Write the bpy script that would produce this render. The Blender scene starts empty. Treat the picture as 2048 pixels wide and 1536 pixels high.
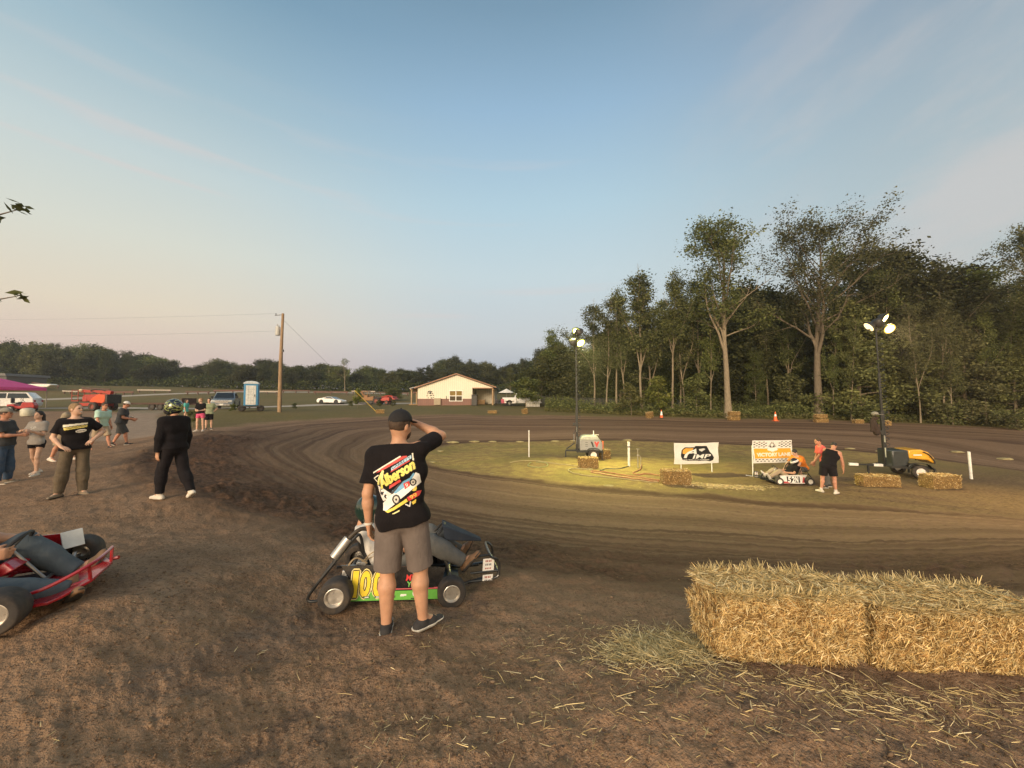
import bpy, bmesh, math, random
import numpy as np
from mathutils import Vector, Matrix
from mathutils.bvhtree import BVHTree
R = math.radians
rnd = random.Random(7)
npr = np.random.default_rng(11)
SC = bpy.context.scene
COL = SC.collection

# ------------------------------------------------------------------ camera geometry
F = 770.0; PITCH = R(2.5); CZ = 1.65
_fw = np.array([0, math.cos(PITCH), math.sin(PITCH)]); _up = np.array([0, -math.sin(PITCH), math.cos(PITCH)])
def ray(px, py):
    d = _fw + np.array([1.0, 0, 0]) * ((px - 1024) / F) + _up * ((768 - py) / F)
    return d / d[1]
def P(px, py, Y):
    return np.array([0, 0, CZ]) + ray(px, py) * Y

# ------------------------------------------------------------------ object helpers
def link(o, parent=None):
    COL.objects.link(o)
    if parent is not None: o.parent = parent
    return o
def tag(o, label=None, cat=None, group=None, kind=None):
    if label: o['label'] = label
    if cat: o['category'] = cat
    if group: o['group'] = group
    if kind: o['kind'] = kind
    return o
def empty(name, loc=(0, 0, 0), rz=0.0, label=None, cat=None, group=None):
    o = bpy.data.objects.new(name, None); link(o)
    o.location = tuple(float(v) for v in loc); o.rotation_euler = (0, 0, rz); o.empty_display_size = .2
    return tag(o, label, cat, group)
def copy_tree(o, parent=None):
    c = o.copy(); COL.objects.link(c)
    if parent is not None: c.parent = parent
    for ch in list(o.children): copy_tree(ch, c)
    return c

def np_mesh(name, verts, faces, smooth=True, loops=None):
    """verts (n,3), faces (m,k) array of equal sized polygons"""
    verts = np.asarray(verts, dtype=np.float32); faces = np.asarray(faces, dtype=np.int32)
    me = bpy.data.meshes.new(name); k = faces.shape[1]
    me.vertices.add(len(verts)); me.vertices.foreach_set('co', verts.ravel())
    me.loops.add(faces.size); me.loops.foreach_set('vertex_index', faces.ravel())
    me.polygons.add(len(faces)); me.polygons.foreach_set('loop_start', np.arange(0, faces.size, k, dtype=np.int32))
    if smooth: me.polygons.foreach_set('use_smooth', np.ones(len(faces), dtype=bool))
    me.update(calc_edges=True)
    return me
def np_obj(name, verts, faces, mat, parent=None, smooth=True):
    me = np_mesh(name, verts, faces, smooth)
    for m in (mat if isinstance(mat, (list, tuple)) else [mat]): me.materials.append(m)
    return link(bpy.data.objects.new(name, me), parent)

def frame(d, ref=(0, 0, 1)):
    d = np.asarray(d, float); d = d / (np.linalg.norm(d) + 1e-12); ref = np.asarray(ref, float)
    if abs(np.dot(d, ref)) > .97: ref = np.array([1.0, 0, 0]) if abs(d[0]) < .9 else np.array([0, 1.0, 0])
    u = np.cross(ref, d); u /= np.linalg.norm(u); v = np.cross(d, u)
    return u, v
def RM(x=0, y=0, z=0):
    return np.array(Matrix.Rotation(z, 3, 'Z') @ Matrix.Rotation(y, 3, 'Y') @ Matrix.Rotation(x, 3, 'X'))

class MB:
    def __init__(s): s.v = []; s.f = []; s.m = []; s.mi = 0; s.M = None
    def add(s, vs, fs, mi=None):
        b = len(s.v); vs = np.asarray(vs, float)
        if s.M is not None: vs = vs @ s.M[0].T + s.M[1]
        s.v.extend(map(tuple, vs)); s.f.extend([tuple(i + b for i in f) for f in fs]); s.m.extend([s.mi if mi is None else mi] * len(fs))
        return s
    def at(s, rot=None, loc=(0, 0, 0)):
        s.M = (np.eye(3) if rot is None else rot, np.asarray(loc, float)); return s
    def box(s, c, size, rot=None, mi=None, taper=1.0):
        x, y, z = [k / 2 for k in size]; t = taper
        v = np.array([(-x, -y, -z), (x, -y, -z), (x, y, -z), (-x, y, -z), (-x * t, -y * t, z), (x * t, -y * t, z), (x * t, y * t, z), (-x * t, y * t, z)])
        if rot is not None: v = v @ rot.T
        return s.add(v + np.asarray(c, float), [(0, 3, 2, 1), (4, 5, 6, 7), (0, 1, 5, 4), (1, 2, 6, 5), (2, 3, 7, 6), (3, 0, 4, 7)], mi)
    def bar(s, a, b, w, h, mi=None, ref=(0, 0, 1)):
        a = np.asarray(a, float); b = np.asarray(b, float); u, v = frame(b - a, ref)
        q = [(-w / 2, -h / 2), (w / 2, -h / 2), (w / 2, h / 2), (-w / 2, h / 2)]
        vs = [a + u * x + v * y for x, y in q] + [b + u * x + v * y for x, y in q]
        return s.add(vs, [(3, 2, 1, 0), (4, 5, 6, 7), (0, 1, 5, 4), (1, 2, 6, 5), (2, 3, 7, 6), (3, 0, 4, 7)], mi)
    def tube(s, pts, r, n=8, closed=False, mi=None, cap=True):
        pts = np.asarray(pts, float); m = len(pts); r = np.broadcast_to(np.asarray(r, float), (m,))
        T = np.gradient(pts, axis=0) if not closed else np.roll(pts, -1, 0) - np.roll(pts, 1, 0)
        u, v = frame(T[0]); vs = []
        ang = np.arange(n) * 2 * math.pi / n
        for i in range(m):
            t = T[i] / (np.linalg.norm(T[i]) + 1e-12); u = u - t * np.dot(u, t); u /= np.linalg.norm(u) + 1e-12; w = np.cross(t, u)
            vs.append(pts[i] + r[i] * (np.outer(np.cos(ang), u) + np.outer(np.sin(ang), w)))
        vs = np.concatenate(vs); fs = []
        for i in range(m if closed else m - 1):
            a = i * n; b = ((i + 1) % m) * n
            for k in range(n): fs.append((a + k, a + (k + 1) % n, b + (k + 1) % n, b + k))
        if cap and not closed:
            fs.append(tuple(range(n - 1, -1, -1))); fs.append(tuple(range((m - 1) * n, m * n)))
        return s.add(vs, fs, mi)
    def cyl(s, a, b, r0, r1=None, n=16, mi=None):
        return s.tube([a, b], [r0, r0 if r1 is None else r1], n, mi=mi)
    def lathe(s, prof, n=24, rot=None, c=(0, 0, 0), mi=None, closed=False):
        """profile of (radius, z) turned about z"""
        ang = np.arange(n) * 2 * math.pi / n; vs = []
        for r, z in prof: vs.append(np.stack([r * np.cos(ang), r * np.sin(ang), np.full(n, z)], 1))
        vs = np.concatenate(vs); m = len(prof)
        if rot is not None: vs = vs @ rot.T
        fs = []
        for i in range(m if closed else m - 1):
            a = i * n; b = ((i + 1) % m) * n
            for k in range(n): fs.append((a + k, a + (k + 1) % n, b + (k + 1) % n, b + k))
        if not closed:
            if prof[0][0] > 1e-5: fs.append(tuple(range(n - 1, -1, -1)))
            if prof[-1][0] > 1e-5: fs.append(tuple(range((m - 1) * n, m * n)))
        return s.add(vs + np.asarray(c, float), fs, mi)
    def ball(s, c, r, n=12, m=8, rot=None, mi=None):
        r = np.broadcast_to(np.asarray(r, float), (3,)); vs = []
        for i in range(m + 1):
            th = math.pi * i / m
            for k in range(n): ph = 2 * math.pi * k / n; vs.append((math.sin(th) * math.cos(ph), math.sin(th) * math.sin(ph), -math.cos(th)))
        vs = np.array(vs) * r
        if rot is not None: vs = vs @ rot.T
        fs = [(i * n + k, i * n + (k + 1) % n, (i + 1) * n + (k + 1) % n, (i + 1) * n + k) for i in range(m) for k in range(n)]
        return s.add(vs + np.asarray(c, float), fs, mi)
    def prism(s, pts, z0, z1, rot=None, c=(0, 0, 0), mi=None, inset=0.0):
        """2-D outline (x,y) extruded along z"""
        n = len(pts); p = np.array(pts, float); cen = p.mean(0)
        q = cen + (p - cen) * (1 - inset)
        vs = np.concatenate([np.c_[p, np.full(n, z0)], np.c_[q, np.full(n, z1)]])
        if rot is not None: vs = vs @ rot.T
        fs = [tuple(range(n - 1, -1, -1)), tuple(range(n, 2 * n))] + [(i, (i + 1) % n, n + (i + 1) % n, n + i) for i in range(n)]
        return s.add(vs + np.asarray(c, float), fs, mi)
    def build(s, name, mats, parent=None, smooth=35, bevel=0.0, seg=2):
        me = bpy.data.meshes.new(name); me.from_pydata(s.v, [], s.f)
        mats = mats if isinstance(mats, (list, tuple)) else [mats]
        for m in mats: me.materials.append(m)
        me.polygons.foreach_set('material_index', np.array(s.m, dtype=np.int32))
        bm = bmesh.new(); bm.from_mesh(me); bmesh.ops.remove_doubles(bm, verts=bm.verts, dist=1e-5)
        bmesh.ops.recalc_face_normals(bm, faces=bm.faces); bm.to_mesh(me); bm.free()
        if smooth:
            me.polygons.foreach_set('use_smooth', np.ones(len(me.polygons), dtype=bool)); me.set_sharp_from_angle(angle=R(smooth))
        me.update(); o = link(bpy.data.objects.new(name, me), parent)
        if bevel:
            b = o.modifiers.new('bevel', 'BEVEL'); b.width = bevel; b.segments = seg; b.limit_method = 'ANGLE'; b.angle_limit = R(40)
        return o

# ------------------------------------------------------------------ materials
class NT:
    def __init__(s, tree): s.t = tree; s.n = tree.nodes; s.l = tree.links
    def node(s, typ, **kw):
        n = s.n.new(typ)
        for k, v in kw.items():
            if k.startswith('_'): setattr(n, k[1:], v)
            else: s.set(n.inputs[k.replace('__', ' ')], v)
        return n
    def set(s, sock, v):
        if isinstance(v, bpy.types.NodeSocket): s.l.new(v, sock)
        elif isinstance(v, (tuple, list)) and len(v) == 3 and sock.type == 'RGBA': sock.default_value = (*v, 1)
        else: sock.default_value = v
    def math(s, op, a, b=None, c=None, clamp=False):
        n = s.n.new('ShaderNodeMath'); n.operation = op; n.use_clamp = clamp
        for i, v in enumerate((a, b, c)):
            if v is not None: s.set(n.inputs[i], v)
        return n.outputs[0]
    def mix(s, f, a, b, blend='MIX'):
        n = s.n.new('ShaderNodeMix'); n.data_type = 'RGBA'; n.blend_type = blend
        s.set(n.inputs[0], f); s.set(n.inputs[6], a); s.set(n.inputs[7], b)
        return n.outputs[2]
    def noise(s, vec, scale, detail=4, rough=.55, dist=0.0):
        n = s.n.new('ShaderNodeTexNoise'); s.set(n.inputs['Vector'], vec)
        n.inputs['Scale'].default_value = scale; n.inputs['Detail'].default_value = detail; n.inputs['Roughness'].default_value = rough; n.inputs['Distortion'].default_value = dist
        return n.outputs['Fac']
    def ramp(s, f, stops, interp='LINEAR'):
        n = s.n.new('ShaderNodeValToRGB'); s.set(n.inputs[0], f); cr = n.color_ramp; cr.interpolation = interp
        while len(cr.elements) < len(stops): cr.elements.new(.5)
        for e, (p, c) in zip(cr.elements, stops):
            e.position = p; e.color = (*c, 1) if not isinstance(c, (int, float)) else (c, c, c, 1)
        return n.outputs[0]
    def mapr(s, v, a, b, c=0.0, d=1.0, smooth=False):
        n = s.n.new('ShaderNodeMapRange'); n.interpolation_type = 'SMOOTHSTEP' if smooth else 'LINEAR'; n.clamp = True
        s.set(n.inputs[0], v)
        for i, k in enumerate((a, b, c, d)): s.set(n.inputs[i + 1], k)
        return n.outputs[0]
    def vmul(s, v, k):
        n = s.n.new('ShaderNodeVectorMath'); n.operation = 'MULTIPLY'; s.set(n.inputs[0], v); n.inputs[1].default_value = k
        return n.outputs[0]
    def attr(s, name, out='Fac'):
        n = s.n.new('ShaderNodeAttribute'); n.attribute_name = name; return n.outputs[out]
    def bump(s, h, strength=.3, dist=.01, normal=None):
        n = s.n.new('ShaderNodeBump'); s.set(n.inputs['Height'], h); n.inputs['Strength'].default_value = strength; n.inputs['Distance'].default_value = dist
        if normal is not None: s.set(n.inputs['Normal'], normal)
        return n.outputs[0]
def new_mat(name):
    m = bpy.data.materials.new(name); m.use_nodes = True; t = NT(m.node_tree)
    return m, t, t.n['Principled BSDF']
def mat(name, col, rough=.6, metal=0.0, var=.18, scale=6.0, bump=.0, bscale=60.0, dirt=0.0, dirtcol=(.16, .11, .065), coat=0.0, stretch=(1, 1, 1), spec=.5, emit=None, es=1.0):
    m, t, b = new_mat(name)
    tc = t.node('ShaderNodeTexCoord').outputs['Object']; v = t.vmul(tc, stretch)
    f = t.noise(v, scale, 5); c0 = tuple(max(0, k * (1 - var)) for k in col); c1 = tuple(min(1, k * (1 + var)) for k in col)
    c = t.mix(t.mapr(f, .3, .7), c0, c1)
    if dirt:
        g = t.noise(tc, scale * 1.7 + 3, 6, .65); c = t.mix(t.mapr(g, .62 - dirt * .35, .80 - dirt * .2, 0, min(1, dirt * 1.3)), c, dirtcol)
    t.set(b.inputs['Base Color'], c)
    t.set(b.inputs['Roughness'], t.mapr(t.noise(tc, scale * 2.3, 4), .3, .7, max(0, rough - .1), min(1, rough + .1)))
    b.inputs['Metallic'].default_value = metal; b.inputs['Coat Weight'].default_value = coat; b.inputs['Specular IOR Level'].default_value = spec
    if bump: t.set(b.inputs['Normal'], t.bump(t.noise(v, bscale, 4), bump, .01))
    if emit: t.set(b.inputs['Emission Color'], emit); b.inputs['Emission Strength'].default_value = es
    return m
def attr_mat(name, rough=.6, var=.12, scale=30, bump=0.0, spec=.4):
    """colour from the mesh's own print / dye colours"""
    m, t, b = new_mat(name); tc = t.node('ShaderNodeTexCoord').outputs['Object']
    c = t.attr('Col', 'Color'); f = t.mapr(t.noise(tc, scale, 4), .3, .7, 1 - var, 1 + var)
    n = t.n.new('ShaderNodeVectorMath'); n.operation = 'SCALE'; t.set(n.inputs[0], c); t.set(n.inputs['Scale'], f)
    t.set(b.inputs['Base Color'], n.outputs[0]); b.inputs['Roughness'].default_value = rough; b.inputs['Specular IOR Level'].default_value = spec
    if bump: t.set(b.inputs['Normal'], t.bump(t.noise(tc, scale * 4, 3), bump, .01))
    return m
_mc = {}
def MT(name, *a, **k):
    if name not in _mc: _mc[name] = mat(name, *a, **k)
    return _mc[name]
def srgb(r, g, b):
    f = lambda c: (c / 255 / 12.92) if c / 255 <= .04045 else ((c / 255 + .055) / 1.055) ** 2.4
    return (f(r), f(g), f(b))

# ------------------------------------------------------------------ numpy noise
def _hash(ix, iy, iz=0, seed=0):
    h = (ix.astype(np.int64) * 374761393 + iy.astype(np.int64) * 668265263 + np.int64(iz) * 2147483647 + seed * 1274126177) & 0x7fffffff
    h = (h ^ (h >> 13)) * 1274126177 & 0x7fffffff
    return ((h ^ (h >> 16)) & 0xffff) / 65535.0
def vnoise(x, y, seed=0):
    x = np.asarray(x, float); y = np.asarray(y, float); ix = np.floor(x); iy = np.floor(y); fx = x - ix; fy = y - iy
    fx = fx * fx * (3 - 2 * fx); fy = fy * fy * (3 - 2 * fy)
    a = _hash(ix, iy, 0, seed); b = _hash(ix + 1, iy, 0, seed); c = _hash(ix, iy + 1, 0, seed); d = _hash(ix + 1, iy + 1, 0, seed)
    return (a * (1 - fx) + b * fx) * (1 - fy) + (c * (1 - fx) + d * fx) * fy - .5
def fbm(x, y, seed=0, oct=4, g=.5):
    s = 0; a = 1.0
    for o in range(oct): s = s + a * vnoise(x * 2 ** o + 17.3 * o, y * 2 ** o - 9.1 * o, seed + o); a *= g
    return s
def sstep(a, b, x):
    t = np.clip((x - a) / (b - a), 0, 1); return t * t * (3 - 2 * t)

# ------------------------------------------------------------------ implicit surfaces (organic bodies, cloth)
class SDF:
    def __init__(s, lo, hi, h):
        s.h = h; s.lo = np.asarray(lo, float) - 2 * h; n = np.ceil((np.asarray(hi) - s.lo) / h).astype(int) + 3; s.n = n
        s.F = np.full(n, .12, dtype=np.float32)
        s.ax = [(s.lo[i] + h * np.arange(n[i])).astype(np.float32) for i in range(3)]
    def _sub(s, lo, hi, pad):
        a = np.clip(np.floor((lo - pad - s.lo) / s.h).astype(int), 0, s.n); b = np.clip(np.ceil((hi + pad - s.lo) / s.h).astype(int) + 1, 0, s.n)
        sl = tuple(slice(a[i], b[i]) for i in range(3))
        return sl, s.ax[0][sl[0]][:, None, None], s.ax[1][sl[1]][None, :, None], s.ax[2][sl[2]][None, None, :]
    def _merge(s, sl, d, k, sub=False):
        f = s.F[sl]
        if f.size == 0: return
        if sub: s.F[sl] = np.maximum(f, -d); return
        if k > 0:
            hh = np.clip(.5 + .5 * (f - d) / k, 0, 1); s.F[sl] = f * (1 - hh) + d * hh - k * hh * (1 - hh)
        else: s.F[sl] = np.minimum(f, d)
    def cone(s, a, b, ra, rb=None, k=.02, sub=False):
        a = np.asarray(a, float); b = np.asarray(b, float); rb = ra if rb is None else rb
        m = max(ra, rb); sl, X, Y, Z = s._sub(np.minimum(a, b) - m, np.maximum(a, b) + m, k + .11)
        ab = b - a; L2 = float(ab @ ab) + 1e-9
        t = np.clip(((X - a[0]) * ab[0] + (Y - a[1]) * ab[1] + (Z - a[2]) * ab[2]) / L2, 0, 1)
        d = np.sqrt((X - a[0] - t * ab[0]) ** 2 + (Y - a[1] - t * ab[1]) ** 2 + (Z - a[2] - t * ab[2]) ** 2) - (ra + (rb - ra) * t)
        s._merge(sl, d, k, sub); return s
    def ell(s, c, r, rot=None, k=.02, sub=False):
        c = np.asarray(c, float); r = np.asarray(r, float); m = r.max(); sl, X, Y, Z = s._sub(c - m, c + m, k + .11)
        x, y, z = X - c[0], Y - c[1], Z - c[2]
        if rot is not None: x, y, z = [rot[0][i] * x + rot[1][i] * y + rot[2][i] * z for i in range(3)]
        q = np.sqrt((x / r[0]) ** 2 + (y / r[1]) ** 2 + (z / r[2]) ** 2); g = np.sqrt((x / r[0] ** 2) ** 2 + (y / r[1] ** 2) ** 2 + (z / r[2] ** 2) ** 2) + 1e-6
        s._merge(sl, q * (q - 1) / g, k, sub); return s
    def plane(s, p, n):
        p = np.asarray(p, float); n = np.asarray(n, float); n = n / np.linalg.norm(n)
        d = (s.ax[0][:, None, None] - p[0]) * n[0] + (s.ax[1][None, :, None] - p[1]) * n[1] + (s.ax[2][None, None, :] - p[2]) * n[2]
        s.F = np.maximum(s.F, d.astype(np.float32)); return s
    def wrinkle(s, amp, freq, seed=0, n=7):
        g = np.random.default_rng(seed); X, Y, Z = s.ax[0][:, None, None], s.ax[1][None, :, None], s.ax[2][None, None, :]; acc = 0
        for i in range(n):
            k = g.normal(size=3) * freq * (.6 + .9 * g.random()); k[2] *= .7; ph = g.random() * 6.28
            acc = acc + np.sin(k[0] * X + k[1] * Y + k[2] * Z + ph + 1.5 * np.sin(k[1] * .5 * X + k[2] * .6 * Z + ph * 2)) / n ** .5
        s.F = s.F + (amp * acc).astype(np.float32); return s
    def mesh(s):
        Fd = s.F; S = Fd < 0; nx, ny, nz = Fd.shape
        cs = [(i, j, k) for i in (0, 1) for j in (0, 1) for k in (0, 1)]
        cnt = sum(S[i:nx - 1 + i, j:ny - 1 + j, k:nz - 1 + k].astype(np.int8) for i, j, k in cs)
        act = (cnt > 0) & (cnt < 8); I = np.argwhere(act)
        if len(I) == 0: return np.zeros((0, 3)), np.zeros((0, 4), int)
        fv = np.stack([Fd[I[:, 0] + i, I[:, 1] + j, I[:, 2] + k] for i, j, k in cs], 1)
        pos = np.zeros((len(I), 3)); num = np.zeros(len(I))
        for p in range(8):
            for q in range(p + 1, 8):
                dd = np.array(cs[q]) - np.array(cs[p])
                if np.abs(dd).sum() != 1: continue
                m = (fv[:, p] < 0) != (fv[:, q] < 0); t = np.where(m, fv[:, p] / (fv[:, p] - fv[:, q] + 1e-12), 0)
                pos += m[:, None] * (np.array(cs[p]) + t[:, None] * dd); num += m
        V = s.lo + s.h * (I + pos / num[:, None]); idx = np.full(act.shape, -1, dtype=np.int64); idx[tuple(I.T)] = np.arange(len(I)); Q = []
        for ax in range(3):
            a = [slice(None)] * 3; b = [slice(None)] * 3; a[ax] = slice(0, -1); b[ax] = slice(1, None)
            E = np.argwhere(S[tuple(a)] != S[tuple(b)]); o1, o2 = [(1, 2), (2, 0), (0, 1)][ax]
            E = E[(E[:, o1] > 0) & (E[:, o2] > 0) & (E[:, o1] < act.shape[o1]) & (E[:, o2] < act.shape[o2]) & (E[:, ax] < act.shape[ax])]
            def c(d1, d2):
                G = E.copy(); G[:, o1] -= d1; G[:, o2] -= d2; return idx[tuple(G.T)]
            q = np.stack([c(1, 1), c(0, 1), c(0, 0), c(1, 0)], 1); ins = S[tuple(E.T)]
            q[~ins] = q[~ins][:, ::-1]; Q.append(q)
        Q = np.concatenate(Q); Q = Q[(Q >= 0).all(1)]
        return V, Q
    def build(s, name, m, parent=None, smooth_iter=0):
        V, Q = s.mesh()
        return np_obj(name, V, Q, m, parent) if len(V) else None

# ------------------------------------------------------------------ flat lettering and printed artwork
_txt = {}
def text_tris(s, shear=0.0, bold=0.0):
    key = (s, shear, bold)
    if key not in _txt:
        cu = bpy.data.curves.new('lettering', 'FONT'); cu.body = s; cu.size = 1.0; cu.shear = shear; cu.offset = bold; cu.resolution_u = 4; cu.align_x = 'CENTER'
        o = bpy.data.objects.new('lettering', cu); COL.objects.link(o)
        dg = bpy.context.evaluated_depsgraph_get(); dg.update(); me = o.evaluated_get(dg).to_mesh(); me.calc_loop_triangles()
        v = np.array([p.co[:2] for p in me.vertices]).reshape(-1, 2); t = np.array([l.vertices[:] for l in me.loop_triangles]).reshape(-1, 3)
        o.evaluated_get(dg).to_mesh_clear(); bpy.data.objects.remove(o); bpy.data.curves.remove(cu)
        v[:, 0] -= (v[:, 0].max() + v[:, 0].min()) / 2; v[:, 1] -= (v[:, 1].max() + v[:, 1].min()) / 2
        _txt[key] = (v, t)
    return _txt[key]
class Art:
    """a printed picture made of small coloured cells; W x H metres, origin at the centre"""
    def __init__(s, W, H, cell, base=None):
        s.W, s.H = W, H; s.nx = max(2, round(W / cell)); s.ny = max(2, round(H / cell))
        s.C = np.zeros((s.ny, s.nx, 3)); s.A = np.zeros((s.ny, s.nx), bool)
        s.X, s.Y = np.meshgrid((np.arange(s.nx) + .5) / s.nx * W - W / 2, (np.arange(s.ny) + .5) / s.ny * H - H / 2)
        if base is not None: s.C[:] = base; s.A[:] = True
    def put(s, m, c):
        if c is None: s.A[m] = False
        else: s.C[m] = c; s.A[m] = True
        return s
    def poly(s, pts, c):
        p = np.asarray(pts, float); m = np.zeros(s.X.shape, bool); j = len(p) - 1
        for i in range(len(p)):
            (xi, yi), (xj, yj) = p[i], p[j]
            if yi != yj: m ^= ((yi > s.Y) != (yj > s.Y)) & (s.X < (xj - xi) * (s.Y - yi) / (yj - yi) + xi)
            j = i
        return s.put(m, c)
    def line(s, pts, w, c):
        for a, b in zip(pts[:-1], pts[1:]):
            a = np.array(a, float); b = np.array(b, float); ab = b - a; t = np.clip(((s.X - a[0]) * ab[0] + (s.Y - a[1]) * ab[1]) / (ab @ ab + 1e-12), 0, 1)
            s.put(np.hypot(s.X - a[0] - t * ab[0], s.Y - a[1] - t * ab[1]) < w / 2, c)
        return s
    def ell(s, x, y, rx, ry, c, rot=0.0):
        dx, dy = s.X - x, s.Y - y; u = dx * math.cos(rot) + dy * math.sin(rot); v = -dx * math.sin(rot) + dy * math.cos(rot)
        return s.put((u / rx) ** 2 + (v / ry) ** 2 < 1, c)
    def text(s, st, x, y, w, h, c, rot=0.0, shear=0.0, bold=0.0, grow=0.0):
        v, t = text_tris(st, shear, bold); e = v.max(0) - v.min(0); q = v / e * (w, h); cr, sr = math.cos(rot), math.sin(rot)
        q = np.c_[q[:, 0] * cr - q[:, 1] * sr + x, q[:, 0] * sr + q[:, 1] * cr + y]; m = np.zeros(s.X.shape, bool); cx, cy = s.W / s.nx, s.H / s.ny
        for a, b, d in q[t]:
            lo = np.minimum(np.minimum(a, b), d); hi = np.maximum(np.maximum(a, b), d)
            i0 = max(0, int((lo[0] + s.W / 2) / cx)); i1 = min(s.nx, int((hi[0] + s.W / 2) / cx) + 1); j0 = max(0, int((lo[1] + s.H / 2) / cy)); j1 = min(s.ny, int((hi[1] + s.H / 2) / cy) + 1)
            if i1 <= i0 or j1 <= j0: continue
            X, Y = s.X[j0:j1, i0:i1], s.Y[j0:j1, i0:i1]
            f = lambda p, r: (r[0] - p[0]) * (Y - p[1]) - (r[1] - p[1]) * (X - p[0])
            A_, B_, C_ = f(a, b), f(b, d), f(d, a)
            m[j0:j1, i0:i1] |= ((A_ >= 0) & (B_ >= 0) & (C_ >= 0)) | ((A_ <= 0) & (B_ <= 0) & (C_ <= 0))
        for _ in range(int(round(grow / cx))):
            n = m.copy(); n[1:] |= m[:-1]; n[:-1] |= m[1:]; n[:, 1:] |= m[:, :-1]; n[:, :-1] |= m[:, 1:]; m = n
        return s.put(m, c)
    def build(s, name, m, parent=None, fn=None):
        """fn maps (x,y) arrays to 3-D points; default the local xz plane facing -y"""
        gx, gy = np.meshgrid(np.arange(s.nx + 1) / s.nx * s.W - s.W / 2, np.arange(s.ny + 1) / s.ny * s.H - s.H / 2)
        V = np.stack([gx.ravel(), np.zeros(gx.size), gy.ravel()], 1) if fn is None else fn(gx.ravel(), gy.ravel())
        j, i = np.nonzero(s.A); w = s.nx + 1
        Q = np.stack([j * w + i, j * w + i + 1, (j + 1) * w + i + 1, (j + 1) * w + i], 1); u, inv = np.unique(Q, return_inverse=True)
        me = np_mesh(name, V[u], inv.reshape(-1, 4), False); me.materials.append(m)
        a = me.color_attributes.new('Col', 'FLOAT_COLOR', 'CORNER'); c = np.ones((len(Q), 4, 4), dtype=np.float32); c[:, :, :3] = s.C[j, i][:, None]
        a.data.foreach_set('color', c.ravel())
        return link(bpy.data.objects.new(name, me), parent)
PRINT = attr_mat('printed_ink', .55, .08)
# ================================================================== terrain heights
CP = [  # photo pixel and distance of spots whose height is known
 (0,1536,1.75),(1024,1536,1.75),(2048,1536,1.75),(300,1400,2.2),(1000,1400,2.25),
 (800,1268,3.05),(1425,1320,2.4),(1720,1330,2.4),(2048,1342,2.4),(660,1236,3.5),(905,1214,3.73),(10,1272,2.6),(200,1195,2.9),(-300,1250,2.6),
 (348,995,6.95),(145,993,7.4),(72,952,9.8),(0,970,8.9),(125,922,11.7),(222,898,14),(258,887,15.5),(400,863,17.6),(-300,960,9.5),(-200,880,18),
 (255,915,12.0),(330,1040,6.0),(500,1000,7.5),(700,1100,5.0),(600,1000,8.5),(480,945,10.3),(700,950,13),(860,930,18.5),(600,882,18),(800,872,26),(450,862,21),(600,850,27),
 (560,838,32),(750,834,36),(900,828,40),(1100,830,42),(1300,833,41.5),(1630,839,38),(1900,850,34),(2048,858,32),(2350,885,28),
 (1100,882,29),(1300,883,28.5),(1500,890,26),(1950,931,18),(2300,975,14.5),(1000,885,28.5),
 (1180,919,20),(1058,914,20),(1355,969,13.7),(1655,986,12.9),(1850,956,15.1),(1200,985,12.8),(1500,1013,11.2),(2048,1032,10.2),(2300,1050,9.9),(950,960,15.0),
 (1000,1130,4.9),(1200,1150,4.9),(1400,1155,4.9),(1800,1160,4.9),(2200,1160,4.9),(1000,1060,7.6),(1400,1075,7.6),(1900,1090,7.4),(2300,1095,7.3),
 (300,817,44),(500,822,36),(560,824,36),(665,808,66),(912,810.5,58),(1050,811,57),(0,820,38),(-300,820,40),(1250,818,55),(1600,826,52),(2000,838,46),
 (0,790,80),(300,793,80),(700,795,80),(1000,799,80),(1500,806,75),(2000,815,70),
 (0,776,130),(400,777,130),(800,781,130),(1100,786,130),(1700,790,120),(2200,800,110),(-500,780,130),(-900,800,60),(3000,850,60),(-900,950,12),(3200,1120,12),(-600,1350,2.4),(2700,1350,2.4)]
_cp = np.array([P(*c) for c in CP]); _r = np.hypot(_cp[:, 0], _cp[:, 1])
def _uv(x, y):
    r = np.hypot(x, y); th = np.clip(np.arctan2(x, y), -1.45, 1.45)
    return th * 1.6, np.log(np.clip(r, 1.9, 150))
_U = np.stack(_uv(_cp[:, 0], _cp[:, 1]), 1)
def _phi(d2): return .5 * d2 * np.log(d2 + 1e-9)
_n = len(CP); _K = _phi(((_U[:, None] - _U[None]) ** 2).sum(-1)) + 2e-3 * np.eye(_n); _Pm = np.c_[np.ones(_n), _U]
_W = np.linalg.solve(np.block([[_K, _Pm], [_Pm.T, np.zeros((3, 3))]]), np.r_[_cp[:, 2], 0, 0, 0])
def base_h(x, y):
    x = np.asarray(x, float); y = np.asarray(y, float); sh = x.shape; u, v = _uv(x.ravel(), y.ravel()); z = _W[_n] + _W[_n + 1] * u + _W[_n + 2] * v
    for i in range(_n): z = z + _W[i] * _phi((u - _U[i, 0]) ** 2 + (v - _U[i, 1]) ** 2)
    back = sstep(1.35, 2.3, np.abs(np.arctan2(x.ravel(), y.ravel())))
    near = sstep(2.4, 1.2, np.hypot(x.ravel(), y.ravel()))
    z = z * (1 - back) + 0 * back; z = z * (1 - near) + 0 * near
    return z.reshape(sh)
def detail_h(x, y):
    r = np.hypot(x, y); a = 1 / (1 + (r / 25) ** 2)
    return a * (.05 * fbm(x * .9, y * .9, 3, 3) + .034 * fbm(x * 6, y * 6, 9, 4, .62) + .011 * fbm(x * 27, y * 27, 15, 2, .6) / (1 + (r / 5) ** 2))
def ground(x, y):
    return base_h(x, y) + detail_h(np.asarray(x, float), np.asarray(y, float))
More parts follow.
